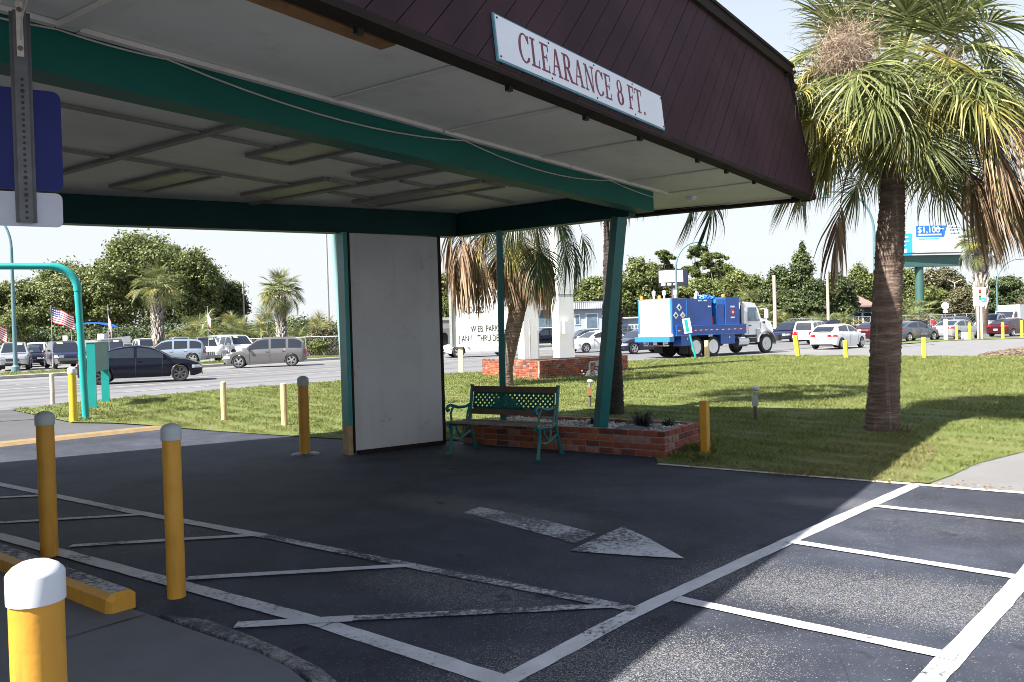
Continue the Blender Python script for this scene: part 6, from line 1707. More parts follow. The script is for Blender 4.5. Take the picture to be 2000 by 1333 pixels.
    if bar:
        q = B(); q.box((ex + .02, 0, .33 * H), (.08, W * .82, .16)); q.build('bumper', M[bar], t)
    if detail:
        # door seams and handles
        zb_ = zs + .06
        for s in (-1, 1):
            for f in ([K['win'][-1][0] - .012, K['win'][-1][1] - .015] + ([K['win'][0][0] + .05] if len(K['win']) == 2 and kind != 'pickup' else [K['win'][1][0] - .01])):
                x = X(f); q = B(); zt_ = interp(x, low) - .01
                if any(abs(x - c) < ra for c in xw): continue
                P = [(x, s * (halfw(x, z) + .003), z) for z in np.linspace(zb_, zt_, 6)]
                for a, c in zip(P[:-1], P[1:]): q.beam(a, c, .014, .008, up=(0, s, 0))
                q.build('door_seam', M['plastic'], t)
            for f in (K['win'][-1][0] + .02, K['win'][-2][0] + .03):
                x = X(f); z = interp(x, low) - .13; q = B(); q.box((x, s * (halfw(x, z) + .014), z), (.16, .025, .03)); q.build('door_handle', M[paint], t)
    if price:
        # price card behind the windscreen, laid on the glass
        xa, xb = wd_[0] + (wd_[1] - wd_[0]) * .18, wd_[0] + (wd_[1] - wd_[0]) * .42
        za, zb_ = interp(xa, roof) + .045, interp(xb, roof) + .045
        q = B(); y = price * .3; q.quad((xa, y - .17, za), (xb, y - .17, zb_), (xb, y + .17, zb_), (xa, y + .17, za)); q.build('price_card', M['price'], t)
    if roofrack:
        for s in (-1, 1):
            q = B(); zr = H + .07; yy = s * (W / 2 * .60); q.tube([(X(.14), yy, zr - .06), (X(.18), yy, zr), (X(.46), yy, zr), (X(.5), yy, zr - .07)], .022, 6); q.build('roof_rail', M['plastic'], t)
    return t

RZ = -0.033
g1 = 'cars parked in the far lot'
car('silver_suv', 'silver suv with a yellow price card parked behind the lamp pole', 'suv', AT(28, 54), -62, 4.7, 1.85, 1.78, 'suv', 'c_silver', g1, price=1)
car('navy_suv', 'dark blue suv with grey lower body parked nose out beside the flag', 'suv', AT(124, 54.5), -52, 4.8, 1.85, 1.78, 'suv', 'c_navy', g1, lower=.36, price=-1, bar='c_grey')
car('white_suv', 'white suv seen from behind in the back row between two front row suvs', 'suv', AT(78, 68), 112, 4.7, 1.85, 1.75, 'suv', 'c_white', g1)
car('small_dark_car', 'small dark hatchback right behind the silver suv', 'car', AT(58, 61), -58, 4.1, 1.75, 1.5, 'hatch', 'c_black', g1)
car('dark_pickup', 'dark pickup parked behind the teal order board', 'pickup', AT(218, 60), -66, 5.4, 1.95, 1.78, 'pickup', 'c_navy', g1, price=1)
car('wagon', 'blue grey crossover seen from the side behind the black sedan', 'car', AT(332, 54), 196, 4.5, 1.82, 1.66, 'wagon', 'c_bluegrey', g1)
car('white_jeep', 'white boxy off roader with a slotted grille parked nose out', 'off roader', AT(402, 59), -66, 4.3, 1.82, 1.78, 'suv', 'c_white', g1, grille='slots', price=1, headl=False)
car('white_suv', 'white suv with blue tinted side windows right of the boxy white off roader', 'suv', AT(462, 62), -48, 4.9, 1.9, 1.86, 'suv', 'c_white', g1, price=-1, glass='glass')
car('white_pickup', 'white pickup in the back row left of the crosshatched far palm', 'pickup', AT(282, 66), -48, 5.4, 1.95, 1.8, 'pickup', 'c_white', g1)
car('silver_suv', 'silver suv in the back row behind the boxy white off roader', 'suv', AT(352, 68), -60, 4.7, 1.85, 1.85, 'suv', 'c_silver', g1, roofrack=True)
car('silver_van', 'long pale van roof in the back row between white off roader and white suv', 'van', AT(420, 71), 190, 5.2, 1.9, 1.95, 'van', 'c_silver', g1)
car('silver_sedan', 'silver sedan low in the back row left of the white pickup', 'car', AT(250, 67), -50, 4.6, 1.8, 1.48, 'sedan', 'c_silver', g1)
g2 = 'cars driving on the road'
car('black_sedan', 'black sedan driving right behind the teal arch', 'car', AT(276, 33.3), 21, 4.55, 1.80, 1.475, 'sedan', 'c_black', g2, ('split', 'alloy_dark'), z0=RZ, r=.335)
car('grey_wagon', 'grey retro wagon with round fenders stopped at the far lane', 'car', AT(519, 46.5), 192, 4.5, 1.76, 1.66, 'wagon', 'c_grey', g2, ('five', 'chrome'), z0=RZ, lower=.0, r=.345)
car('white_van', 'white van passing behind the reader board', 'van', AT(936, 54), 196, 4.9, 1.9, 1.75, 'van', 'c_white', g2, z0=RZ)
car('white_sedan', 'white sedan coming left beside the right pylon column', 'car', AT(1166, 57), 208, 4.8, 1.84, 1.46, 'sedan', 'c_white', g2, z0=RZ)
car('navy_sedan', 'dark blue sedan half hidden behind the truck tail', 'car', AT(1256, 51.5), 212, 4.8, 1.84, 1.5, 'sedan', 'c_navy', g2, z0=RZ, r=.36)
car('dark_suv', 'black suv between the two pylon columns', 'suv', AT(1062, 80), 200, 4.6, 1.85, 1.7, 'suv', 'c_black', g2)
car('blue_sedan', 'blue grey sedan parked below the shop window', 'car', AT(1142, 76), 200, 4.6, 1.8, 1.5, 'sedan', 'c_slate', g2)
car('dark_van', 'dark blue van facing left in front of the truck hood', 'van', AT(1548, 71), 222, 5.0, 1.95, 1.78, 'van', 'c_navy', g2, z0=RZ)
car('white_suv', 'white suv seen from behind, next to the white hatchback', 'suv', AT(1588, 61.5), 52, 4.6, 1.85, 1.72, 'suv', 'c_white', g2, z0=RZ, lower=.30, roofrack=True)
car('white_hatchback', 'white hatchback driving away left of the big palm trunk', 'car', AT(1636, 50), 43, 4.3, 1.78, 1.47, 'hatch', 'c_white', g2, z0=RZ)
car('maroon_sedan', 'dark maroon sedan half hidden behind the big palm trunk', 'car', AT(1708, 65), 46, 4.8, 1.84, 1.48, 'sedan', 'c_maroon', g2, z0=RZ)
car('blue_grey_sedan', 'slate blue sedan just right of the big palm trunk', 'car', AT(1778, 61.5), 31, 4.85, 1.83, 1.47, 'sedan', 'c_slate', g2, z0=RZ)
car('silver_sedan', 'silver sedan seen from behind left of the traffic signal sign', 'car', AT(1868, 64), 36, 4.9, 1.84, 1.49, 'sedan', 'c_silver', g2, z0=RZ)
car('blue_suv', 'slate suv showing its roof behind the silver sedan', 'suv', AT(1872, 75), 36, 4.7, 1.85, 1.72, 'suv', 'c_slate', g2, roofrack=True)
car('maroon_sedan', 'dark sedan with red tail lamps at the right picture edge', 'car', AT(1975, 68), 31, 4.8, 1.84, 1.46, 'sedan', 'c_maroon', g2, z0=RZ)
car('small_dark_car', 'small dark car far off under the billboard column', 'car', AT(1772, 86), 200, 4.3, 1.78, 1.5, 'hatch', 'c_black', g2)
car('dark_pickup', 'dark pickup far behind the white suv beside the road', 'pickup', AT(1622, 84), 195, 5.4, 1.95, 1.8, 'pickup', 'c_navy', g2)
car('white_pickup', 'white pickup far right behind the traffic signal sign posts', 'pickup', AT(1945, 88), 210, 5.4, 2.0, 1.9, 'pickup', 'c_white', g2)

# ------------------------------------------------------------------ service truck
tr_head = R_(35)
P_ = G(1362, 697); left = Vector((-math.sin(tr_head), math.cos(tr_head), 0))
truck = thing('service_truck', 'big blue and white hazmat service truck driving right on the road', 'truck', Vector((P_.x, P_.y, RZ)) + left * 1.22, tr_head)
def tb(name, mat, *boxes, smooth=False):
    q = B()
    for c, d in boxes: q.box(c, d)
    return q.build(name, M[mat], truck, smooth)
TW = 2.44; hw = TW / 2
tb('chassis', 'plastic', ((1.9, .42, .78), (7.0, .10, .28)), ((1.9, -.42, .78), (7.0, .10, .28)), ((0, 0, .62), (.2, 1.8, .2)), ((1.3, 0, .62), (.2, 1.8, .2)), ((5.0, 0, .55), (.2, 1.8, .16)))
rb_x0, rb_x1 = -1.75, 0.0
tb('rear_box', 't_blue', ((-1.213, 0, 2.08), (.99, TW, 1.92)))
tb('rear_door', 't_white', ((-1.745, 0, 2.06), (.06, TW - .26, 1.62)))
tb('door_frame', 't_sky', ((-1.735, 1.16, 2.08), (.08, .11, 1.92)), ((-1.735, -1.16, 2.08), (.08, .11, 1.92)))
tb('door_header', 'galv', ((-1.74, 0, 2.955), (.09, TW - .24, .16)), ((-1.25, 0, 3.055), (1.08, TW, .03)))
tb('door_sill', 'sign_white', ((-1.75, 0, 1.19), (.10, TW, .14)))
tb('tail_platform', 't_sky', ((-1.86, 0, .98), (.34, TW + .06, .26)))
tb('tail_bar', 'chrome', ((-1.72, 0, .66), (.12, 1.7, .06)), ((-1.70, .55, .75), (.1, .08, .2)), ((-1.70, -.55, .75), (.1, .08, .2)))
tb('tail_reflector', 'red', ((-1.785, 0, .66), (.012, 1.1, .05)))
tb('licence_plate', 'plate', ((-1.79, 0, .78), (.02, .3, .15)))
for s in (.75, -.75): tb('taillight', 'lamp_clear', ((-1.76, s, .79), (.08, .2, .12)))
tb('bed', 't_blue', ((1.68, 0, 1.36), (3.3, TW - .06, .10)))
tb('tank_box', 't_blue', ((.27, 0, 2.30), (1.92, TW - .08, 1.40)))
tb('tank_lid', 't_sky', ((-.705, -hw + .02, 2.30), (.03, .06, 1.38)), ((.27, 0, 3.02), (1.86, TW - .2, .03)))
tb('hydraulic_gear', 'black', ((1.42, -.5, 1.85), (.22, .7, .8)), ((1.42, .4, 1.9), (.25, .8, .9)))
q = B(); q.tube([(1.42, -.95, 2.1), (1.42, -1.0, 1.85), (1.43, -1.0, 1.6)], .07, 8); q.build('red_valve', M['red'], truck, True)
tb('front_cabinet', 't_sky', ((1.84, 0, 2.2), (.54, TW - .14, 1.6)))
tb('cabinet_door', 't_blue', ((1.86, -hw + .065, 2.1), (.42, .04, 1.3)))
tb('front_box', 't_blue', ((2.58, 0, 2.26), (.92, TW, 1.72)))
q = B(); rr = random.Random(4)
for i in range(16):
    a = rr.uniform(0, 6.28); q.tube([(1.3 + rr.uniform(-.3, .3), rr.uniform(-1.1, -.3), 2.98 + rr.uniform(0, .1)), (1.35 + rr.uniform(-.3, .3), rr.uniform(-1.1, -.3), 3.12 + rr.uniform(-.05, .12)), (1.5 + rr.uniform(-.3, .3), rr.uniform(-1.2, -.3), 2.85 + rr.uniform(-.1, .1))], .05, 6)
q.build('hose_coil', M['t_sky'], truck, True)
for x in (.75, .35): tb('label_plate', 'sign_white', ((x, -hw + .025, 2.93), (.22, .02, .07)))
tb('label_plate', 'sign_white', ((1.05, -hw + .025, 2.62), (.22, .02, .08)))
tb('side_rail', 't_blue', ((.95, -hw - .03, 1.40), (4.98, .08, .46)), ((.95, hw + .03, 1.40), (4.98, .08, .46)))
tb('rail_trim', 't_sky', ((.95, -hw - .045, 1.645), (5.0, .12, .035)), ((.95, -hw - .045, 1.155), (5.0, .10, .03)))
for k in range(12):
    tb('reflector_white', 'sign_white', ((-1.35 + k * .40, -hw - .073, 1.40), (.15, .006, .045)))
    tb('reflector_red', 'red', ((-1.15 + k * .40, -hw - .072, 1.40), (.20, .005, .045)))
for x, w in ((-.78, .72), (2.25, .95)):
    for s in (-1, 1):
        o = tb('tool_box', 't_blue', ((x, s * (hw - .30), .88), (w, .56, .52)))
        q = B(); q.box((x + .1, s * (hw - .012), .98), (.06, .02, .10)); q.build('latch', M['chrome'], o)
q = B(); q.tube([(3.05, -.88, .72), (3.75, -.88, .72)], .30, 18); q.tube([(3.05, .88, .72), (3.75, .88, .72)], .30, 18); q.build('fuel_tank', M['chrome'], truck, True)
tb('tank_step', 'galv', ((3.95, -.95, .62), (.5, .4, .06)), ((4.05, -.95, .9), (.6, .4, .05)))
tb('battery_box', 'plastic', ((4.1, -.9, .75), (.45, .45, .25)))
# placards: white diamonds standing on one corner
def diamond(x, z, s, mat, inner):
    Mx = facing(Vector((x, -hw - .004, z)), 0) @ Matrix.Rotation(R_(45), 4, 'Z')
    q = B(); q.prism([(-s, -s), (s, -s), (s, s), (-s, s)], 0, .008, M=Mx); o = q.build('placard', M[mat], truck)
    q = B(); k = s * .45; q.prism([(-k, -k), (k, -k), (k, k), (-k, k)], .0085, .011, M=Mx); q.build('symbol', M[inner], o)
diamond(-1.25, 2.58, .135, 'sign_white', 'black'); diamond(-1.5, 2.18, .135, 'sign_white', 'black'); diamond(-1.0, 2.18, .135, 'sign_white', 'amber')
diamond(2.6, 2.30, .13, 'red', 'sign_white')
tb('label_plate', 'sign_white', ((2.6, -hw - .004, 2.60), (.26, .01, .09))); tb('label_plate', 'sign_white', ((2.6, -hw - .004, 2.02), (.26, .01, .08)))
Mx = Matrix.Translation((-1.78, 0, 2.1)) @ Matrix.Rotation(R_(-90), 4, 'Z') @ Matrix.Rotation(math.pi / 2, 4, 'X') @ Matrix.Rotation(R_(45), 4, 'Z')
q = B()
for a, c in (((-.18, -.18), (.18, -.18)), ((.18, -.18), (.18, .18)), ((.18, .18), (-.18, .18)), ((-.18, .18), (-.18, -.18))): q.beam(Mx @ Vector((a[0], a[1], 0)), Mx @ Vector((c[0], c[1], 0)), .02, .008)
q.build('door_placard', M['red'], truck)
for x, y in ((-1.5, .3), (-1.15, -.1), (-.85, -.6)):
    q = B(); q.lathe([(.05, 0), (.05, .18), (.09, .20), (.10, .40), (.05, .44), (0, .44)], 12, M=Matrix.Translation((x, y, 3.07))); q.build('vent', M['t_white'], truck, True)
for x, y, m in ((-1.7, 1.0, 'amber'), (2.6, -.6, 'amber'), (-1.3, .1, 'amber')):
    q = B(); q.lathe([(.09, 0), (.09, .14), (.06, .18), (0, .19)], 12, M=Matrix.Translation((x, y, 3.12 if x > 2 else 3.07))); q.build('beacon', M[m], truck, True)
q = B(); q.tube([(.9, -.4, 3.0), (.9, -.4, 3.3), (.96, -.4, 3.42), (1.04, -.4, 3.36), (1.04, -.4, 3.2)], .07, 8); q.build('goose_neck', M['t_white'], truck, True)
# cab
def cabshape():
    q = B(); prof = [(3.52, 1.05), (5.0, 1.05), (5.0, 1.62), (4.78, 1.70), (4.52, 2.55), (4.35, 2.78), (3.9, 2.86), (3.52, 2.80)]
    vs = []
    for s in (-1, 1):
        for x, z in prof: vs.append((x, s * (1.10 - max(0, z - 1.7) * .09), z))
    n = len(prof); q.add(vs, [tuple(range(n)), tuple(range(2 * n - 1, n - 1, -1))] + [(i, i + n, (i + 1) % n + n, (i + 1) % n) for i in range(n)])
    return q
cabshape().build('cab', M['t_white'], truck)
q = B()
for s in (-1, 1):
    y0_, y1_ = s * 1.088, s * 1.022
    q.add([(3.80, y0_ + s * .008, 1.80), (4.62, y0_ + s * .008, 1.80), (4.42, y1_ + s * .008, 2.55), (3.82, y1_ + s * .008, 2.55)], [(0, 1, 2, 3)])
q.build('side_window', M['glass_clear'], truck)
q = B(); q.add([(4.785, -.98, 1.74), (4.785, .98, 1.74), (4.545, .92, 2.52), (4.545, -.92, 2.52)], [(0, 1, 2, 3)]); q.build('windshield', M['glass'], truck)
q = B()
prof = [(4.9, 1.0), (5.75, .98), (5.80, 1.35), (5.72, 1.72), (5.45, 1.88), (4.9, 1.98)]
vs = []
for s in (-1, 1):
    for x, z in prof: vs.append((x, s * (.92 - max(0, z - 1.4) * .28 - max(0, x - 5.3) * .12), z))
n = len(prof); q.add(vs, [tuple(range(n)), tuple(range(2 * n - 1, n - 1, -1))] + [(i, i + n, (i + 1) % n + n, (i + 1) % n) for i in range(n)])
q.build('hood', M['t_white'], truck)
for s in (-1, 1):
    q = B(); P = [(5.02 + .66 * math.cos(R_(a)), .55 + .72 * math.sin(R_(a))) for a in range(-5, 186, 12)]
    vs = [(x, s * .72, z) for x, z in P] + [(x, s * 1.2, z) for x, z in P]; n = len(P)
    q.add(vs, [(i, i + 1, i + n + 1, i + n) for i in range(n - 1)])
    vs = [(x, s * 1.2, z) for x, z in P] + [(x, s * 1.2, z - .07) if 2 < i < n - 3 else (x * .985 + 5.02 * .015, s * 1.2, z) for i, (x, z) in enumerate(P)]
    q.add(vs, [(i, i + 1, i + n + 1, i + n) for i in range(n - 1)])
    q.build('fender', M['c_silver'], truck, True)
    q = B(); q.box((4.42, s * 1.12, 1.0), (.22, .06, .7)); q.build('fender_skirt', M['c_silver'], truck)
tb('hood_vent', 'plastic', ((5.1, -.86, 1.70), (.28, .02, .16)), ((5.1, .86, 1.70), (.28, .02, .16)))
tb('grille', 'chrome', ((5.80, 0, 1.3), (.05, 1.1, .62)))
tb('front_bumper', 'plastic', ((5.95, 0, .82), (.22, 2.4, .34)))
tb('door_seam', 'plastic', ((3.76, -1.104, 1.6), (.015, .004, 1.0)), ((4.66, -1.104, 1.4), (.015, .004, .6)))
tb('door_handle', 'plastic', ((3.9, -1.11, 1.55), (.14, .03, .04)))
tb('cab_step', 'plastic', ((4.05, -1.06, .98), (.85, .16, .07)))
for s in (-1, 1):
    q = B(); q.tube([(4.7, s * 1.08, 2.45), (4.85, s * 1.32, 2.5), (4.85, s * 1.32, 1.78), (4.75, s * 1.08, 1.78)], .022, 6); q.box((4.83, s * 1.34, 2.18), (.08, .2, .5)); q.build('mirror', M['t_white'], truck)
q = B(); q.tube([(3.46, -.95, .95), (3.46, -.95, 2.75), (3.40, -.95, 3.0)], .075, 12); q.build('exhaust_stack', M['channel'], truck, True)
tb('stack_guard', 'galv', ((3.42, -1.06, 1.95), (.16, .03, 1.6)))
for x in (0, 1.32):
    for s in (-1, 1):
        add_wheel(truck, x, s * 1.06, .525, s, 'steel', 't_white', .62); w2 = add_wheel(truck, x, s * .72, .525, s, 'steel', 'alloy_dark', .62)
for s in (-1, 1): add_wheel(truck, 5.02, s * 1.03, .535, s, 'steel', 'alloy', .68)
for s in (-1, 1): tb('mud_flap', 'rubber', ((-.66, s * .9, .46), (.02, .6, .5)))

# the wheelbase and cab sit farther forward than first laid out
def fwd_(x): return x if x < 1.32 else 1.32 + (x - 1.32) * 1.19
for o in list(truck.children):
    if o.type == 'EMPTY': o.location.x = fwd_(o.location.x)
    for k in [o] + [c for c in o.children if o.type == 'MESH']:
        if k.type == 'MESH':
            for v in k.data.vertices: v.co.x = fwd_(v.co.x)
# ------------------------------------------------------------------ boat on its trailer
bo = AT(186, 72); boat = thing('boat', 'white boat with blue canvas top parked behind the car lot', 'boat', bo, R_(12))
q = B(); sec = []
for x, w, zt, zb in ((-2.9, .95, 1.75, .95), (-1.5, 1.1, 1.78, .8), (0.3, 1.1, 1.85, .8), (1.8, .8, 1.98, .95), (2.9, .08, 2.1, 1.6)): sec.append([(x, -w, zt), (x, -w * .85, (zt + zb) / 2), (x, 0, zb), (x, w * .85, (zt + zb) / 2), (x, w, zt)])
vs = [p for s in sec for p in s]; fs = [(5 * i + k, 5 * i + k + 1, 5 * i + k + 6, 5 * i + k + 5) for i in range(4) for k in range(4)] + [(5 * i + 4, 5 * i, 5 * i + 5, 5 * i + 9) for i in range(4)] + [(0, 1, 2, 3, 4)]
q.add(vs, fs); q.build('hull', M['t_white'], boat)
q = B(); P = [(-1.7 + 3.4 * i / 10, 2.95 + .42 * math.sin(math.pi * i / 10) ** .6) for i in range(11)]
q.add([(x, -1.0, z) for x, z in P] + [(x, 1.0, z) for x, z in P] + [(x, -1.0, z - .14) for x, z in P], [(i, i + 1, i + 12, i + 11) for i in range(10)] + [(i, i + 1, i + 23, i + 22) for i in range(10)]); q.build('canvas_top', M['blue'], boat, True)
q = B()
for x in (-1.6, 1.6):
    for y in (-.98, .98): q.tube([(x, y, 1.75), (x * 1.02, y, 2.97)], .035, 6)
q.build('canvas_frame', M['galv'], boat)
q = B(); q.box((.6, 0, 2.1), (.5, 1.3, .5)); q.box((-2.4, 0, 2.0), (.3, .35, .55)); q.build('console', M['sign_white'], boat)
q = B(); q.box((0, 0, .6), (5.6, .16, .12)); q.box((-.6, 0, .6), (.14, 1.9, .12)); q.build('trailer_frame', M['galv'], boat)
for s in (-1, 1): add_wheel(boat, -.6, s * .98, .33, s, 'steel', 'alloy')

# ------------------------------------------------------------------ flags
def flag(x, Y, ytop, label, wid, hgt, droop, az, rip, wave=.09):
    b0 = AT(x, Y); zt = ZA(ytop, x, Y)
    t = thing('flag', label, 'flag', b0, 0, 'flags along the car lot')
    q = B(); q.lathe([(.022, 0), (.02, zt), (.035, zt + .02), (0, zt + .07)], 8); q.build('pole', M['galv'], t)
    r = random.Random(int(x)); NX, NZ = 22, 13
    d = Vector((math.cos(az), math.sin(az), 0)); s = Vector((-d.y, d.x, 0))
    vs = []
    for i in range(NX + 1):
        u = i / NX
        for j in range(NZ + 1):
            v = j / NZ
            p = d * (u * wid * (1 - droop * .28)) + s * (wave * math.sin(u * 7 + v * 1.5 + rip) * (.3 + u)) + Vector((0, 0, zt - .04 - v * hgt - droop * wid * u * (.55 + .12 * u) - .03 * math.sin(u * 9 + rip)))
            vs.append(tuple(p))
    cell = lambda i, j: (i * (NZ + 1) + j, (i + 1) * (NZ + 1) + j, (i + 1) * (NZ + 1) + j + 1, i * (NZ + 1) + j + 1)
    q = B(); fs, ms = [], []
    for i in range(NX):
        for j in range(NZ):
            can = i < 9 and j < 7
            fs.append(cell(i, j)); ms.append(2 if can and not (i % 2 == 1 and j % 2 == 1) else (1 if can else (0 if j % 2 == 0 else 1)))
    q.v, q.f, q.m = vs, fs, ms
    q.build('cloth', [M['flag_red'], M['flag_white'], M['flag_blue']], t, True)
flag(102, 52.6, 599, 'striped star flag blown out sideways in front of the oaks, left of the teal arch', 1.55, .95, .55, .2, 0)
flag(213, 55, 597, 'striped star flag hanging folded beside the boat canvas', 1.3, 1.0, 1.35, -1.0, 1.2, .05)
flag(407, 58, 600, 'striped star flag drooping above the boxy white off roader', 1.2, .95, 1.2, -1.0, 2.0, .05)
flag(-26, 52, 618, 'striped star flag cut by the left picture edge', 1.45, .95, .8, .2, .7)

# ------------------------------------------------------------------ lamp poles and other poles
def lamp(label, x, Y, ytop, dirx, reach, r0=.11, head=True, zbase=0):
    b0 = AT(x, Y); zt = ZA(ytop, x, Y)
    t = thing('street_lamp', label, 'street lamp', b0, 0, 'teal street lamps')
    zs_ = zt - reach * 1.0
    q = B(); q.tube([(0, 0, zbase), (0, 0, zs_ * .5), (0, 0, zs_)], [r0, r0 * .85, r0 * .66], 10); q.build('pole', M['pole_teal'], t, True)
    q = B(); q.lathe([(r0 * 1.9, zbase), (r0 * 1.8, zbase + .3), (r0 * 1.1, zbase + .4)], 12); q.build('base', M['pole_teal'], t, True)
    pts = [Vector((dirx * reach * (1 - math.cos(R_(a))) * .8, 0, zs_ + reach * .98 * math.sin(R_(a)))) for a in range(0, 96, 8)] + [Vector((dirx * reach * 1.1, 0, zt - .04))]
    q = B(); q.tube(pts, [r0 * .6 - r0 * .2 * i / len(pts) for i in range(len(pts))], 8); q.build('arm', M['pole_teal'], t, True)
    e = pts[-1]
    q = B(); q.lathe([(.05, .05), (.10, 0), (.30, -.28), (.31, -.33), (0, -.34)], 14, M=Matrix.Translation(e + Vector((dirx * .1, 0, -.0)))); q.build('lamp_head', M['pole_teal'], t, True)
lamp('grey teal lamp pole at the left edge rising from the far verge', 29, 49.0, 405, -1, 2.4, .13)
lamp('arched street lamp behind the digital sign and truck', 1323, 72, 474, 1, 2.3, .13)
lamp('tall arched street lamp behind the big palm trunk', 1711, 47, 371, -1, 2.4, .12)
lamp('small arched street lamp at the right picture edge', 1948, 103, 507, 1, 3.4, .13)
def pole(label, x, Y, ytop, r, mat='galv', name='utility_pole', arms=()):
    b0 = AT(x, Y); zt = ZA(ytop, x, Y); t = thing(name, label, 'pole', b0)
    q = B(); q.tube([(0, 0, 0), (0, 0, zt)], [r, r * .75], 10); q.build('pole', M[mat], t, True)
    for z, w in arms: q = B(); q.box((0, 0, z), (w, .1, .12)); q.build('cross_arm', M[mat], t)
    return t
pole('thin grey utility pole left of the white wall panel', 643, 78, 452, .13, 'galv')
pole('short pole top over the palmettos by the oak slope', 478, 96, 550, .12, 'bark_pale')
pole('pale concrete pole right of the truck cab', 1514, 82, 538, .20, 'pale_wood')
pole('pale concrete pole under the hanging dead frond', 1618, 84, 528, .16, 'pale_wood')
lp = pole('thin pale lamp post with twin arms right of the billboard column', 1866, 105, 552, .09, 'pale_wood')
q = B(); zt = ZA(552, 1866, 105); q.tube([(-.9, 0, zt + .35), (0, 0, zt - .05), (.9, 0, zt + .35)], .05, 6); q.build('twin_arm', M['pale_wood'], lp)
# ------------------------------------------------------------------ digital sign, signal sign, leaning sign, round sign
c = AT(1314, 78); ds = thing('digital_sign', 'dark framed digital sign with bright white face behind the truck', 'sign', c)
q = B(); q.tube([(.3, .3, 0), (.3, .3, ZA(545, 1314, 78))], .28, 10); q.build('pole', M['channel'], ds, True)
w = 57 / FPX * 78; z0_, z1_ = ZA(560, 1314, 78), ZA(526, 1314, 78)
rz = R_(-12)
q = B(); q.box((.2, .2, (z0_ + z1_) / 2), (w, .5, z1_ - z0_), rz); q.build('cabinet', M['black'], ds)
Fm = facing(Vector((.2, .2, 0)), rz) @ Matrix.Translation((0, 0, .255))
q = B(); q.prism([(-w * .48, z0_ + .42), (w * .33, z0_ + .42), (w * .33, z1_ - .12), (-w * .48, z1_ - .12)], 0, .02, M=Fm); q.build('screen', M['sign_white'], ds)
q = B(); q.prism([(w * .36, z0_ + .12), (w * .48, z0_ + .12), (w * .48, z1_ - .12), (w * .36, z1_ - .12)], 0, .02, M=Fm); q.build('side_panel', M['c_navy'], ds)
for k in range(3):
    q = B(); q.prism([(-w * .40 + k * w * .2, z0_ + .12), (-w * .27 + k * w * .2, z0_ + .12), (-w * .27 + k * w * .2, z0_ + .32), (-w * .40 + k * w * .2, z0_ + .32)], 0, .02, M=Fm); q.build('light_bar', M['sign_white'], ds)
q = B(); q.prism([(-.38, z1_ - .42), (-.06, z1_ - .5), (.2, z1_ - .42), (.1, z1_ - .56), (-.28, z1_ - .56)], .022, .03, M=Fm); q.build('emblem', M['galv'], ds)
c = AT(1914, 60.0); ts = thing('traffic_sign', 'white sign with a traffic light picture on two white posts', 'sign', c)
z0_, z1_ = ZA(597, 1914, 60), ZA(562, 1914, 60); w = 25 / FPX * 60
for dx in (-.14, .13): q = B(); q.box((dx, .05, z0_ / 2 + .2), (.09, .07, z0_ + .4)); q.build('post', M['t_white'], ts)
q = B(); q.box((0, 0, (z0_ + z1_) / 2), (w, .03, z1_ - z0_)); q.build('board', M['sign_white'], ts)
Fm = facing(Vector((0, -.017, 0)), 0)
q = B(); q.prism([(-.05, z1_ - .92), (.10, z1_ - .92), (.10, z1_ - .14), (-.05, z1_ - .14)], 0, .01, M=Fm); q.build('signal_body', M['black'], ts)
for dz, m in ((.24, 'red'), (.52, 'yellow_bright'), (.80, 'teal_bright')):
    q = B(); q.lathe([(.115, 0), (.115, .012), (0, .013)], 14, M=Fm @ Matrix.Translation((.025, z1_ - dz, .006))); q.build('signal_light', M[m], ts)
for dx, s in ((.22, .13), (.36, .10)):
    q = B(); q.tube([Fm @ Vector((dx + s * .7 * math.cos(R_(a)), z1_ - .90 + s * math.sin(R_(a)), .01)) for a in range(0, 361, 30)], .035, 6); q.build('emblem', M['cyan'], ts)
c = G(1359, 700); gs = thing('lawn_sign', 'white and teal sign board leaning on a teal post in front of the truck', 'sign', c)
q = B(); zt_ = ZA(622, 1349, c.y); q.tube([(0, 0, 0), (-.28, 0, zt_ * .62), (-.42, 0, zt_ * .98)], .05, 8); q.build('post', M['teal_bright'], gs)
Lm = Matrix.Translation((-.40, -.06, (ZA(622, 1349, c.y) + ZA(651, 1350, c.y)) / 2)) @ Matrix.Rotation(R_(-9), 4, 'Y') @ Matrix.Rotation(R_(90), 4, 'X')
hh = (ZA(622, 1349, c.y) - ZA(651, 1350, c.y)) / 2
q = B(); q.prism([(-.19, -hh), (.19, -hh), (.19, hh), (-.19, hh)], -.01, .01, M=Lm); q.build('board', M['sign_white'], gs)
q = B(); q.prism([(-.10, -hh * .8), (.06, -hh * .8), (.06, hh * .85), (-.10, hh * .85)], .0105, .016, M=Lm); q.build('stripe', M['teal_bright'], gs)
c = AT(1846, 92); rs = thing('round_sign', 'small white round sign on a thin post by the fence', 'sign', c)
z = ZA(598, 1846, 92); q = B(); q.tube([(0, 0, 0), (0, 0, z)], .04, 6); q.build('post', M['galv'], rs)
q = B(); q.lathe([(.42, 0), (.42, .03), (0, .031)], 18, M=facing(Vector((0, -.06, z)), 0)); q.build('disc', M['sign_white'], rs)
q = B(); q.box((0, -.06, z - .62), (.5, .03, .3)); q.build('plate', M['sign_white'], rs)
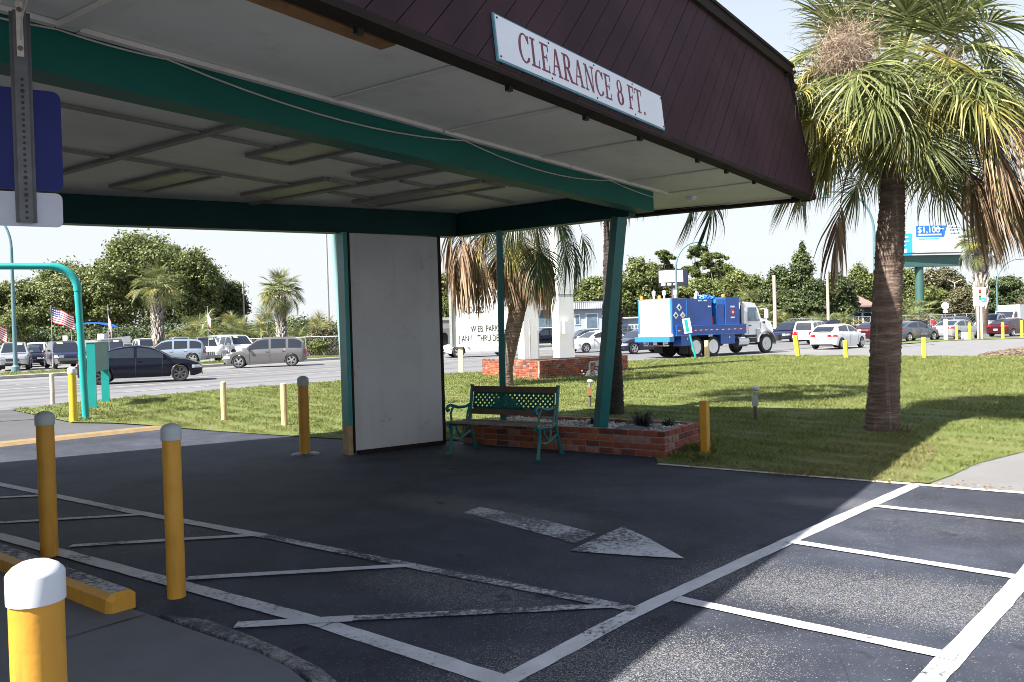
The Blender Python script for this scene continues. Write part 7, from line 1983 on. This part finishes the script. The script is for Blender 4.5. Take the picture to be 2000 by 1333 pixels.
# ------------------------------------------------------------------ billboard
c = AT(1797, 105); bb_ = thing('billboard', 'twin panel billboard on a thick green steel column', 'billboard', c)
zb0, zb1 = ZA(518, 1797, 105), ZA(500, 1820, 105)
q = B(); q.tube([(0, 0, 0), (0, 0, zb0 + .2)], [.55, .52], 20); q.build('column', M['green_steel'], bb_, True)
brz = R_(10)
def bbx(x): return (AT(x, 105) - c).x
q = B(); x0_, x1_ = bbx(1762), bbx(1880); q.box(((x0_ + x1_) / 2, 0, (zb0 + zb1) / 2 - .1), (x1_ - x0_, 1.0, zb1 - zb0 + .3), R_(7)); q.build('girder', M['green_steel'], bb_)
q = B(); q.box((bbx(1800), -.8, zb1 + .30), (bbx(1880) - bbx(1705), .9, .12), R_(5)); q.build('catwalk', M['channel'], bb_)
def panel_(xa, xb, yt, yb_, mats, nm):
    za, zb_ = ZA(yb_, xa, 105), ZA(yt, xa, 105); xa_, xb_ = bbx(xa), bbx(xb); w = xb_ - xa_
    Fm = facing(Vector(((xa_ + xb_) / 2, -.4, 0)), R_(6)); dz = (zb_ - za)
    q = B(); q.prism([(-w / 2, za), (w / 2, za), (w / 2, zb_), (-w / 2, zb_)], -.2, 0, M=Fm); q.build(nm, M[mats], bb_)
    return Fm, w, za, zb_
Fm, w, za, zb_ = panel_(1705, 1784, 459, 503, 'cyan', 'poster')
for f0, f1, g0, g1, m in ((-.5, -.40, 0, 1, 'blue'), (-.40, -.05, .0, .96, 'yellow_bright'), (.10, .40, .80, .88, 'sign_white'), (.10, .42, .62, .68, 'sign_white'), (.12, .34, .45, .50, 'sign_white'), (.08, .36, .12, .32, 'sign_white')):
    q = B(); q.prism([(f0 * w, za + g0 * (zb_ - za)), (f1 * w, za + g0 * (zb_ - za)), (f1 * w, za + g1 * (zb_ - za)), (f0 * w, za + g1 * (zb_ - za))], .003, .03, M=Fm); q.build('print_block', M[m], bb_)
Fm, w, za, zb_ = panel_(1787, 1880, 443, 495, 'sign_white', 'poster')
q = B(); q.prism([(-.5 * w, za + .58 * (zb_ - za)), (.12 * w, za + .58 * (zb_ - za)), (.18 * w, zb_), (-.5 * w, zb_)], .003, .03, M=Fm); q.build('print_block', M['blue'], bb_)
text('lettering', '$1,100', 1.1, Fm @ Matrix.Translation((-.22 * w, za + .84 * (zb_ - za), .05)), M['sign_white'], bb_, .02)
for f0, f1, g0, g1, m in ((-.46, .06, .64, .69, 'sign_white'), (-.46, .0, .50, .53, 'cyan'), (-.10, .12, .86, .90, 'sign_white'), (.26, .48, .92, .95, 'cyan'), (.26, .48, .82, .85, 'cyan'), (.26, .48, .7, .73, 'cyan')):
    q = B(); q.prism([(f0 * w, za + g0 * (zb_ - za)), (f1 * w, za + g0 * (zb_ - za)), (f1 * w, za + g1 * (zb_ - za)), (f0 * w, za + g1 * (zb_ - za))], .031, .04, M=Fm); q.build('print_line', M[m], bb_)
# ------------------------------------------------------------------ buildings
M['shop_blue'] = pm('grey blue shop wall', (0.27, 0.32, 0.40), 0.7, var=0.08, scale=0.8, dirt=0.15, dirt_rgb=(.2, .24, .3))
M['shop_fascia'] = pm('corrugated fascia metal', (0.45, 0.49, 0.55), 0.45, 0.2, var=0.08)
M['shingle'] = pm('brown roof shingles', (0.19, 0.125, 0.115), 0.9, var=0.14, scale=1.5, dirt=0.25, bmp=0.2, dirt_rgb=(.13, .08, .07))
M['stucco'] = pm('pale stucco', (0.55, 0.55, 0.56), 0.85, var=0.06)
M['roof_grey'] = pm('flat roof grey', (0.2, 0.21, 0.22), 0.8)
c = AT(1160, 84); sh = thing('shop_building', 'low grey blue shop with corrugated fascia behind the pylon columns', 'building', c)
sw0, sw1 = (AT(1040, 84) - c).x, (AT(1206, 84) - c).x; zt = ZA(604, 1150, 84); zf_ = ZA(591, 1150, 84)
srz = R_(-3)
q = B(); q.box(((sw0 + sw1) / 2, 4, zt / 2), (sw1 - sw0, 8, zt), 0); q.build('wall', M['shop_blue'], sh)
for xx in np.arange(sw0 - .3, sw1 + .3, .21):
    q = B(); q.box((xx, -.55, (zt + zf_) / 2 + .02), (.15, .06, zf_ - zt)); q.build('fascia_rib', M['shop_fascia'], sh)
q = B(); q.box(((sw0 + sw1) / 2, -.47, (zt + zf_) / 2), (sw1 - sw0 + .6, .08, zf_ - zt + .05)); q.box(((sw0 + sw1) / 2, 3.8, zf_ + .05), (sw1 - sw0 + .8, 8.8, .1)); q.build('roof', M['roof_grey'], sh)
for xa, xb, ya, yb_ in ((1146, 1167, 614, 642), (1124, 1132, 616, 634), (1052, 1078, 606, 640), (1085, 1110, 614, 640)):
    x0_, x1_ = (AT(xa, 84) - c).x, (AT(xb, 84) - c).x; z0_, z1_ = max(.3, ZA(yb_, xa, 84)), ZA(ya, xa, 84)
    q = B(); q.box(((x0_ + x1_) / 2, -.02, (z0_ + z1_) / 2), (x1_ - x0_ + .16, .10, z1_ - z0_ + .16)); fr_ = q.build('window', M['t_white'], sh)
    q = B(); q.box(((x0_ + x1_) / 2, -.06, (z0_ + z1_) / 2), (x1_ - x0_, .06, z1_ - z0_)); q.build('pane', M['glass_clear'], fr_)
c = AT(1230, 92); an = thing('shop_annex', 'small pale building with paned windows left of the truck tail', 'building', c)
zt = ZA(622, 1230, 92); w = 44 / FPX * 92
q = B(); q.box((0, 2.5, zt / 2), (w, 5, zt)); q.build('wall', M['shop_blue'], an)
q = B(); q.box((0, 2.4, zt + .06), (w + .5, 5.6, .14)); q.build('roof', M['t_white'], an)
for dx in (-.55, .15, .85):
    q = B(); q.box((dx, -.02, zt * .55), (.6, .08, .9)); fr_ = q.build('window', M['t_white'], an)
    for a in (-.14, .14):
        for e in (-.2, .2): q = B(); q.box((dx + a, -.055, zt * .55 + e), (.24, .04, .36)); q.build('pane', M['glass_clear'], fr_)
c = AT(872, 80); st = thing('storefront', 'white storefront with arched windows left of the reader board', 'building', c)
zt = ZA(626, 872, 80); w = 110 / FPX * 80
q = B(); q.box((-w * .15, 3, zt / 2), (w, 6, zt)); q.build('wall', M['stucco'], st)
q = B(); q.box((-w * .15, 1.9, zt + .12), (w + .6, 8.4, .26)); q.build('roof', M['roof_grey'], st)
q = B(); q.box((-w * .15, -.9, zt - .55), (w, .12, .5)); q.build('fascia', M['t_white'], st)
for k in range(6):
    x = -w * .55 + k * w * .17; r_ = w * .062
    P = [(x - r_, .25), (x + r_, .25)] + [(x + r_ * math.cos(R_(a)), 1.25 + r_ * math.sin(R_(a))) for a in range(0, 181, 20)]
    q = B(); q.prism(P, .0, .06, M=facing(Vector((0, -.005, 0)), 0)); q.build('window', M['glass'], st)
# house with hip roof
c = AT(1668, 112); ho = thing('brown_roof_house', 'one storey building with brown hip roof behind the white hatchback', 'building', c)
ze, zr = ZA(597, 1690, 112), ZA(561, 1672, 112); wl, wr = -5.5, (AT(1716, 112) - c).x
q = B(); q.box(((wl + wr) / 2, 5, ze / 2), (wr - wl - 1.2, 8, ze)); q.build('wall', M['stucco'], ho)
q = B(); q.add([(wl, 0, ze), (wr, 0, ze), (wr, 10, ze), (wl, 10, ze), (-1.2, 5, zr), (.6, 5, zr), (wl, 0, ze - .2), (wr, 0, ze - .2), (wr, 10, ze - .2), (wl, 10, ze - .2)], [(0, 1, 5, 4), (1, 2, 5), (2, 3, 4, 5), (3, 0, 4), (0, 6, 7, 1), (1, 7, 8, 2), (2, 8, 9, 3), (3, 9, 6, 0), (9, 8, 7, 6)]); q.build('roof', M['shingle'], ho)
for x in (-.6, .9, 2.2):
    q = B(); q.box((x, .92, ze * .52), (1.25, .08, ze * .5)); fr_ = q.build('window', M['t_white'], ho)
    q = B(); q.box((x, .88, ze * .52), (1.05, .06, ze * .42)); q.build('pane', M['glass'], fr_)
q = B(); q.box((.9, .8, ze - .62), (3.6, .1, .62)); q.build('sign_panel', M['black'], ho)
text('lettering', 'TOTAL', .55, facing(Vector((.9, .73, ze - .62)), 0), M['sign_white'], ho)
# ------------------------------------------------------------------ chain link fences
def fence(label, a, c, h, n, mesh_step=.32):
    t = thing('chain_link_fence', label, 'fence', a); d = c - a; L = d.length; u = d.normalized()
    for i in range(n + 1):
        p = d * (i / n); q = B(); q.tube([(p.x, p.y, 0), (p.x, p.y, h + .05)], .035, 6); q.build('post', M['galv'], t)
    q = B(); q.tube([(0, 0, h), (d.x, d.y, h)], .025, 5); q.build('top_rail', M['galv'], t)
    q = B(); k = 0; s = -h
    while s < L:
        for sg in (1, -1):
            x0_, x1_ = (s, s + h) if sg == 1 else (s + h, s)
            za_, zb_ = 0.03, h
            pa_, pb_ = x0_, x1_
            if max(0, min(pa_, pb_)) >= min(L, max(pa_, pb_)): continue
            f = lambda x: za_ + (zb_ - za_) * (x - pa_) / (pb_ - pa_)
            xa, xb = max(0, min(pa_, pb_)), min(L, max(pa_, pb_))
            q.tube([(u.x * xa, u.y * xa, f(xa)), (u.x * xb, u.y * xb, f(xb))], .006, 3, cap=False)
        s += mesh_step
    o = q.build('wire_mesh', M['galv'], t); o['kind'] = 'stuff'
fence('chain link fence along the back of the car lot', AT(195, 74), AT(668, 69), 1.55, 14)
fence('chain link fence behind the right hand traffic', AT(1540, 93), AT(1912, 90), 2.0, 16)
# ------------------------------------------------------------------ people by the fence
def person(label, p, rz, shirt, pants, hair=(0.02, .015, .012), arm=0.0, skin=(.28, .16, .11)):
    t = thing('person', label, 'person', p, rz)
    ms = [pm('cloth ' + label[:24], shirt, .9, var=.12), pm('trousers ' + label[:24], pants, .9, var=.12), pm('skin ' + label[:24], skin, .6, var=.05), pm('hair ' + label[:24], hair, .8)]
    J = {'pel': (0, 0, .95, .15, .11), 'sp': (0, .01, 1.18, .15, .105), 'ch': (0, .01, 1.36, .18, .12), 'nk': (0, .015, 1.50, .062, .062), 'hd': (0, .0, 1.62, .085, .10), 'tp': (0, 0, 1.74, .07, .085)}
    for s, k in ((1, 'l'), (-1, 'r')):
        J.update({k + 'h': (s * .10, 0, .88, .095, .10), k + 'k': (s * .11, -.02, .50, .065, .07), k + 'a': (s * .11, .02, .10, .045, .05), k + 'f': (s * .12, -.14, .04, .045, .035),
                  k + 's': (s * .20, .01, 1.42, .06, .06), k + 'e': (s * .26, .02 - arm * .1, 1.15, .045, .045), k + 'w': (s * .25, -.06 - arm * .25, .93 + arm * .25, .034, .034), k + 'd': (s * .25, -.10 - arm * .3, .85 + arm * .27, .038, .03)})
    names = list(J); E_ = [('pel', 'sp'), ('sp', 'ch'), ('ch', 'nk'), ('nk', 'hd'), ('hd', 'tp')]
    for k in 'lr': E_ += [('pel', k + 'h'), (k + 'h', k + 'k'), (k + 'k', k + 'a'), (k + 'a', k + 'f'), ('ch', k + 's'), (k + 's', k + 'e'), (k + 'e', k + 'w'), (k + 'w', k + 'd')]
    me = bpy.data.meshes.new('body'); me.from_pydata([J[n][:3] for n in names], [(names.index(a), names.index(b_)) for a, b_ in E_], [])
    ob_ = bpy.data.objects.new('body', me); C.objects.link(ob_)
    md = ob_.modifiers.new('skin', 'SKIN'); md.use_smooth_shade = True
    ss = ob_.modifiers.new('sub', 'SUBSURF'); ss.levels = 1; ss.render_levels = 1
    lay_ = me.skin_vertices[0].data
    for i, n in enumerate(names): lay_[i].radius = J[n][3:]
    lay_[0].use_root = True
    bpy.context.view_layer.update()
    m2 = bpy.data.meshes.new_from_object(ob_.evaluated_get(bpy.context.evaluated_depsgraph_get()))
    bpy.data.objects.remove(ob_)
    m2.materials.clear()
    for m in ms: m2.materials.append(m)
    for f in m2.polygons:
        z, x, y = f.center.z, abs(f.center.x), f.center.y
        f.material_index = 1 if z < .97 and x < .235 else (2 if z > 1.49 or z < 1.0 else 0)
        if z > 1.68 or (z > 1.58 and y > .03): f.material_index = 3
    link('body', m2, t)
    return t
person('person in dark clothes standing by the fence', AT(1880.5, 78) + Vector((.0, 0, 0)), R_(60), (.012, .012, .02), (.015, .017, .03))
AT_ = AT(1809, 79)
p1 = AT(1809, 79); 
for o in [o for o in bpy.data.objects if o.get('category') == 'person']: o.location = p1
p2 = AT(1821, 78)
person('person in a red shirt standing beside a dark scooter', p2, R_(100), (.42, .015, .03), (.015, .015, .02), arm=.8)
sc = thing('motor_scooter', 'dark motor scooter beside the person in the red shirt', 'scooter', p2 + Vector((.5, -.2, 0)), R_(20))
q = B(); q.box((0, 0, .5), (.9, .28, .3)); q.box((-.3, 0, .75), (.6, .3, .14)); q.tube([(.45, 0, .4), (.6, 0, 1.05)], .05, 6); q.tube([(.58, -.3, 1.05), (.58, .3, 1.05)], .025, 6); q.build('frame', M['plastic'], sc)
for x in (-.5, .55): add_wheel(sc, x, 0, .27, -1, 'steel', 'alloy', .5)
q = B(); q.box((.1, -.16, .42), (.3, .04, .2)); q.build('side_panel', M['red'], sc)
# small utility box
c = AT(1889, 60.8); q = B(); q.box((0, 0, .24), (.62, .5, .48)); q.box((0, 0, .50), (.68, .56, .05)); o = q.build('utility_box', M['sign_white']); o.location = c
tag(o, 'low white utility box on the grass strip between yellow posts', 'box')
# box truck at the far right
c = AT(1978, 92); bt = thing('box_truck', 'white box truck at the far right behind the dark sedan', 'truck', c, R_(215))
q = B(); q.box((-1.2, 0, 1.75), (4.2, 2.3, 2.2)); q.build('cargo_box', M['t_white'], bt)
q = B(); prof = [(1.0, .5), (2.7, .5), (2.75, 1.2), (2.2, 1.4), (1.8, 2.15), (1.0, 2.25)]; q.prism(prof, -1.0, 1.0, M=Matrix.Rotation(R_(90), 4, 'X')); q.build('cab', M['t_white'], bt)
q = B(); q.box((1.55, 1.005, 1.75), (.7, .02, .55)); q.box((1.55, -1.005, 1.75), (.7, .02, .55)); q.build('side_window', M['glass'], bt)
q = B(); q.add([(2.2, -.9, 1.43), (2.2, .9, 1.43), (1.82, .9, 2.12), (1.82, -.9, 2.12)], [(0, 1, 2, 3)]); q.v = [(x + .02, y, z + .01) for x, y, z in q.v]; q.build('windshield', M['glass'], bt)
for x in (-2.2, 1.9):
    for s in (-1, 1): add_wheel(bt, x, s * .95, .40, s, 'steel', 'alloy')
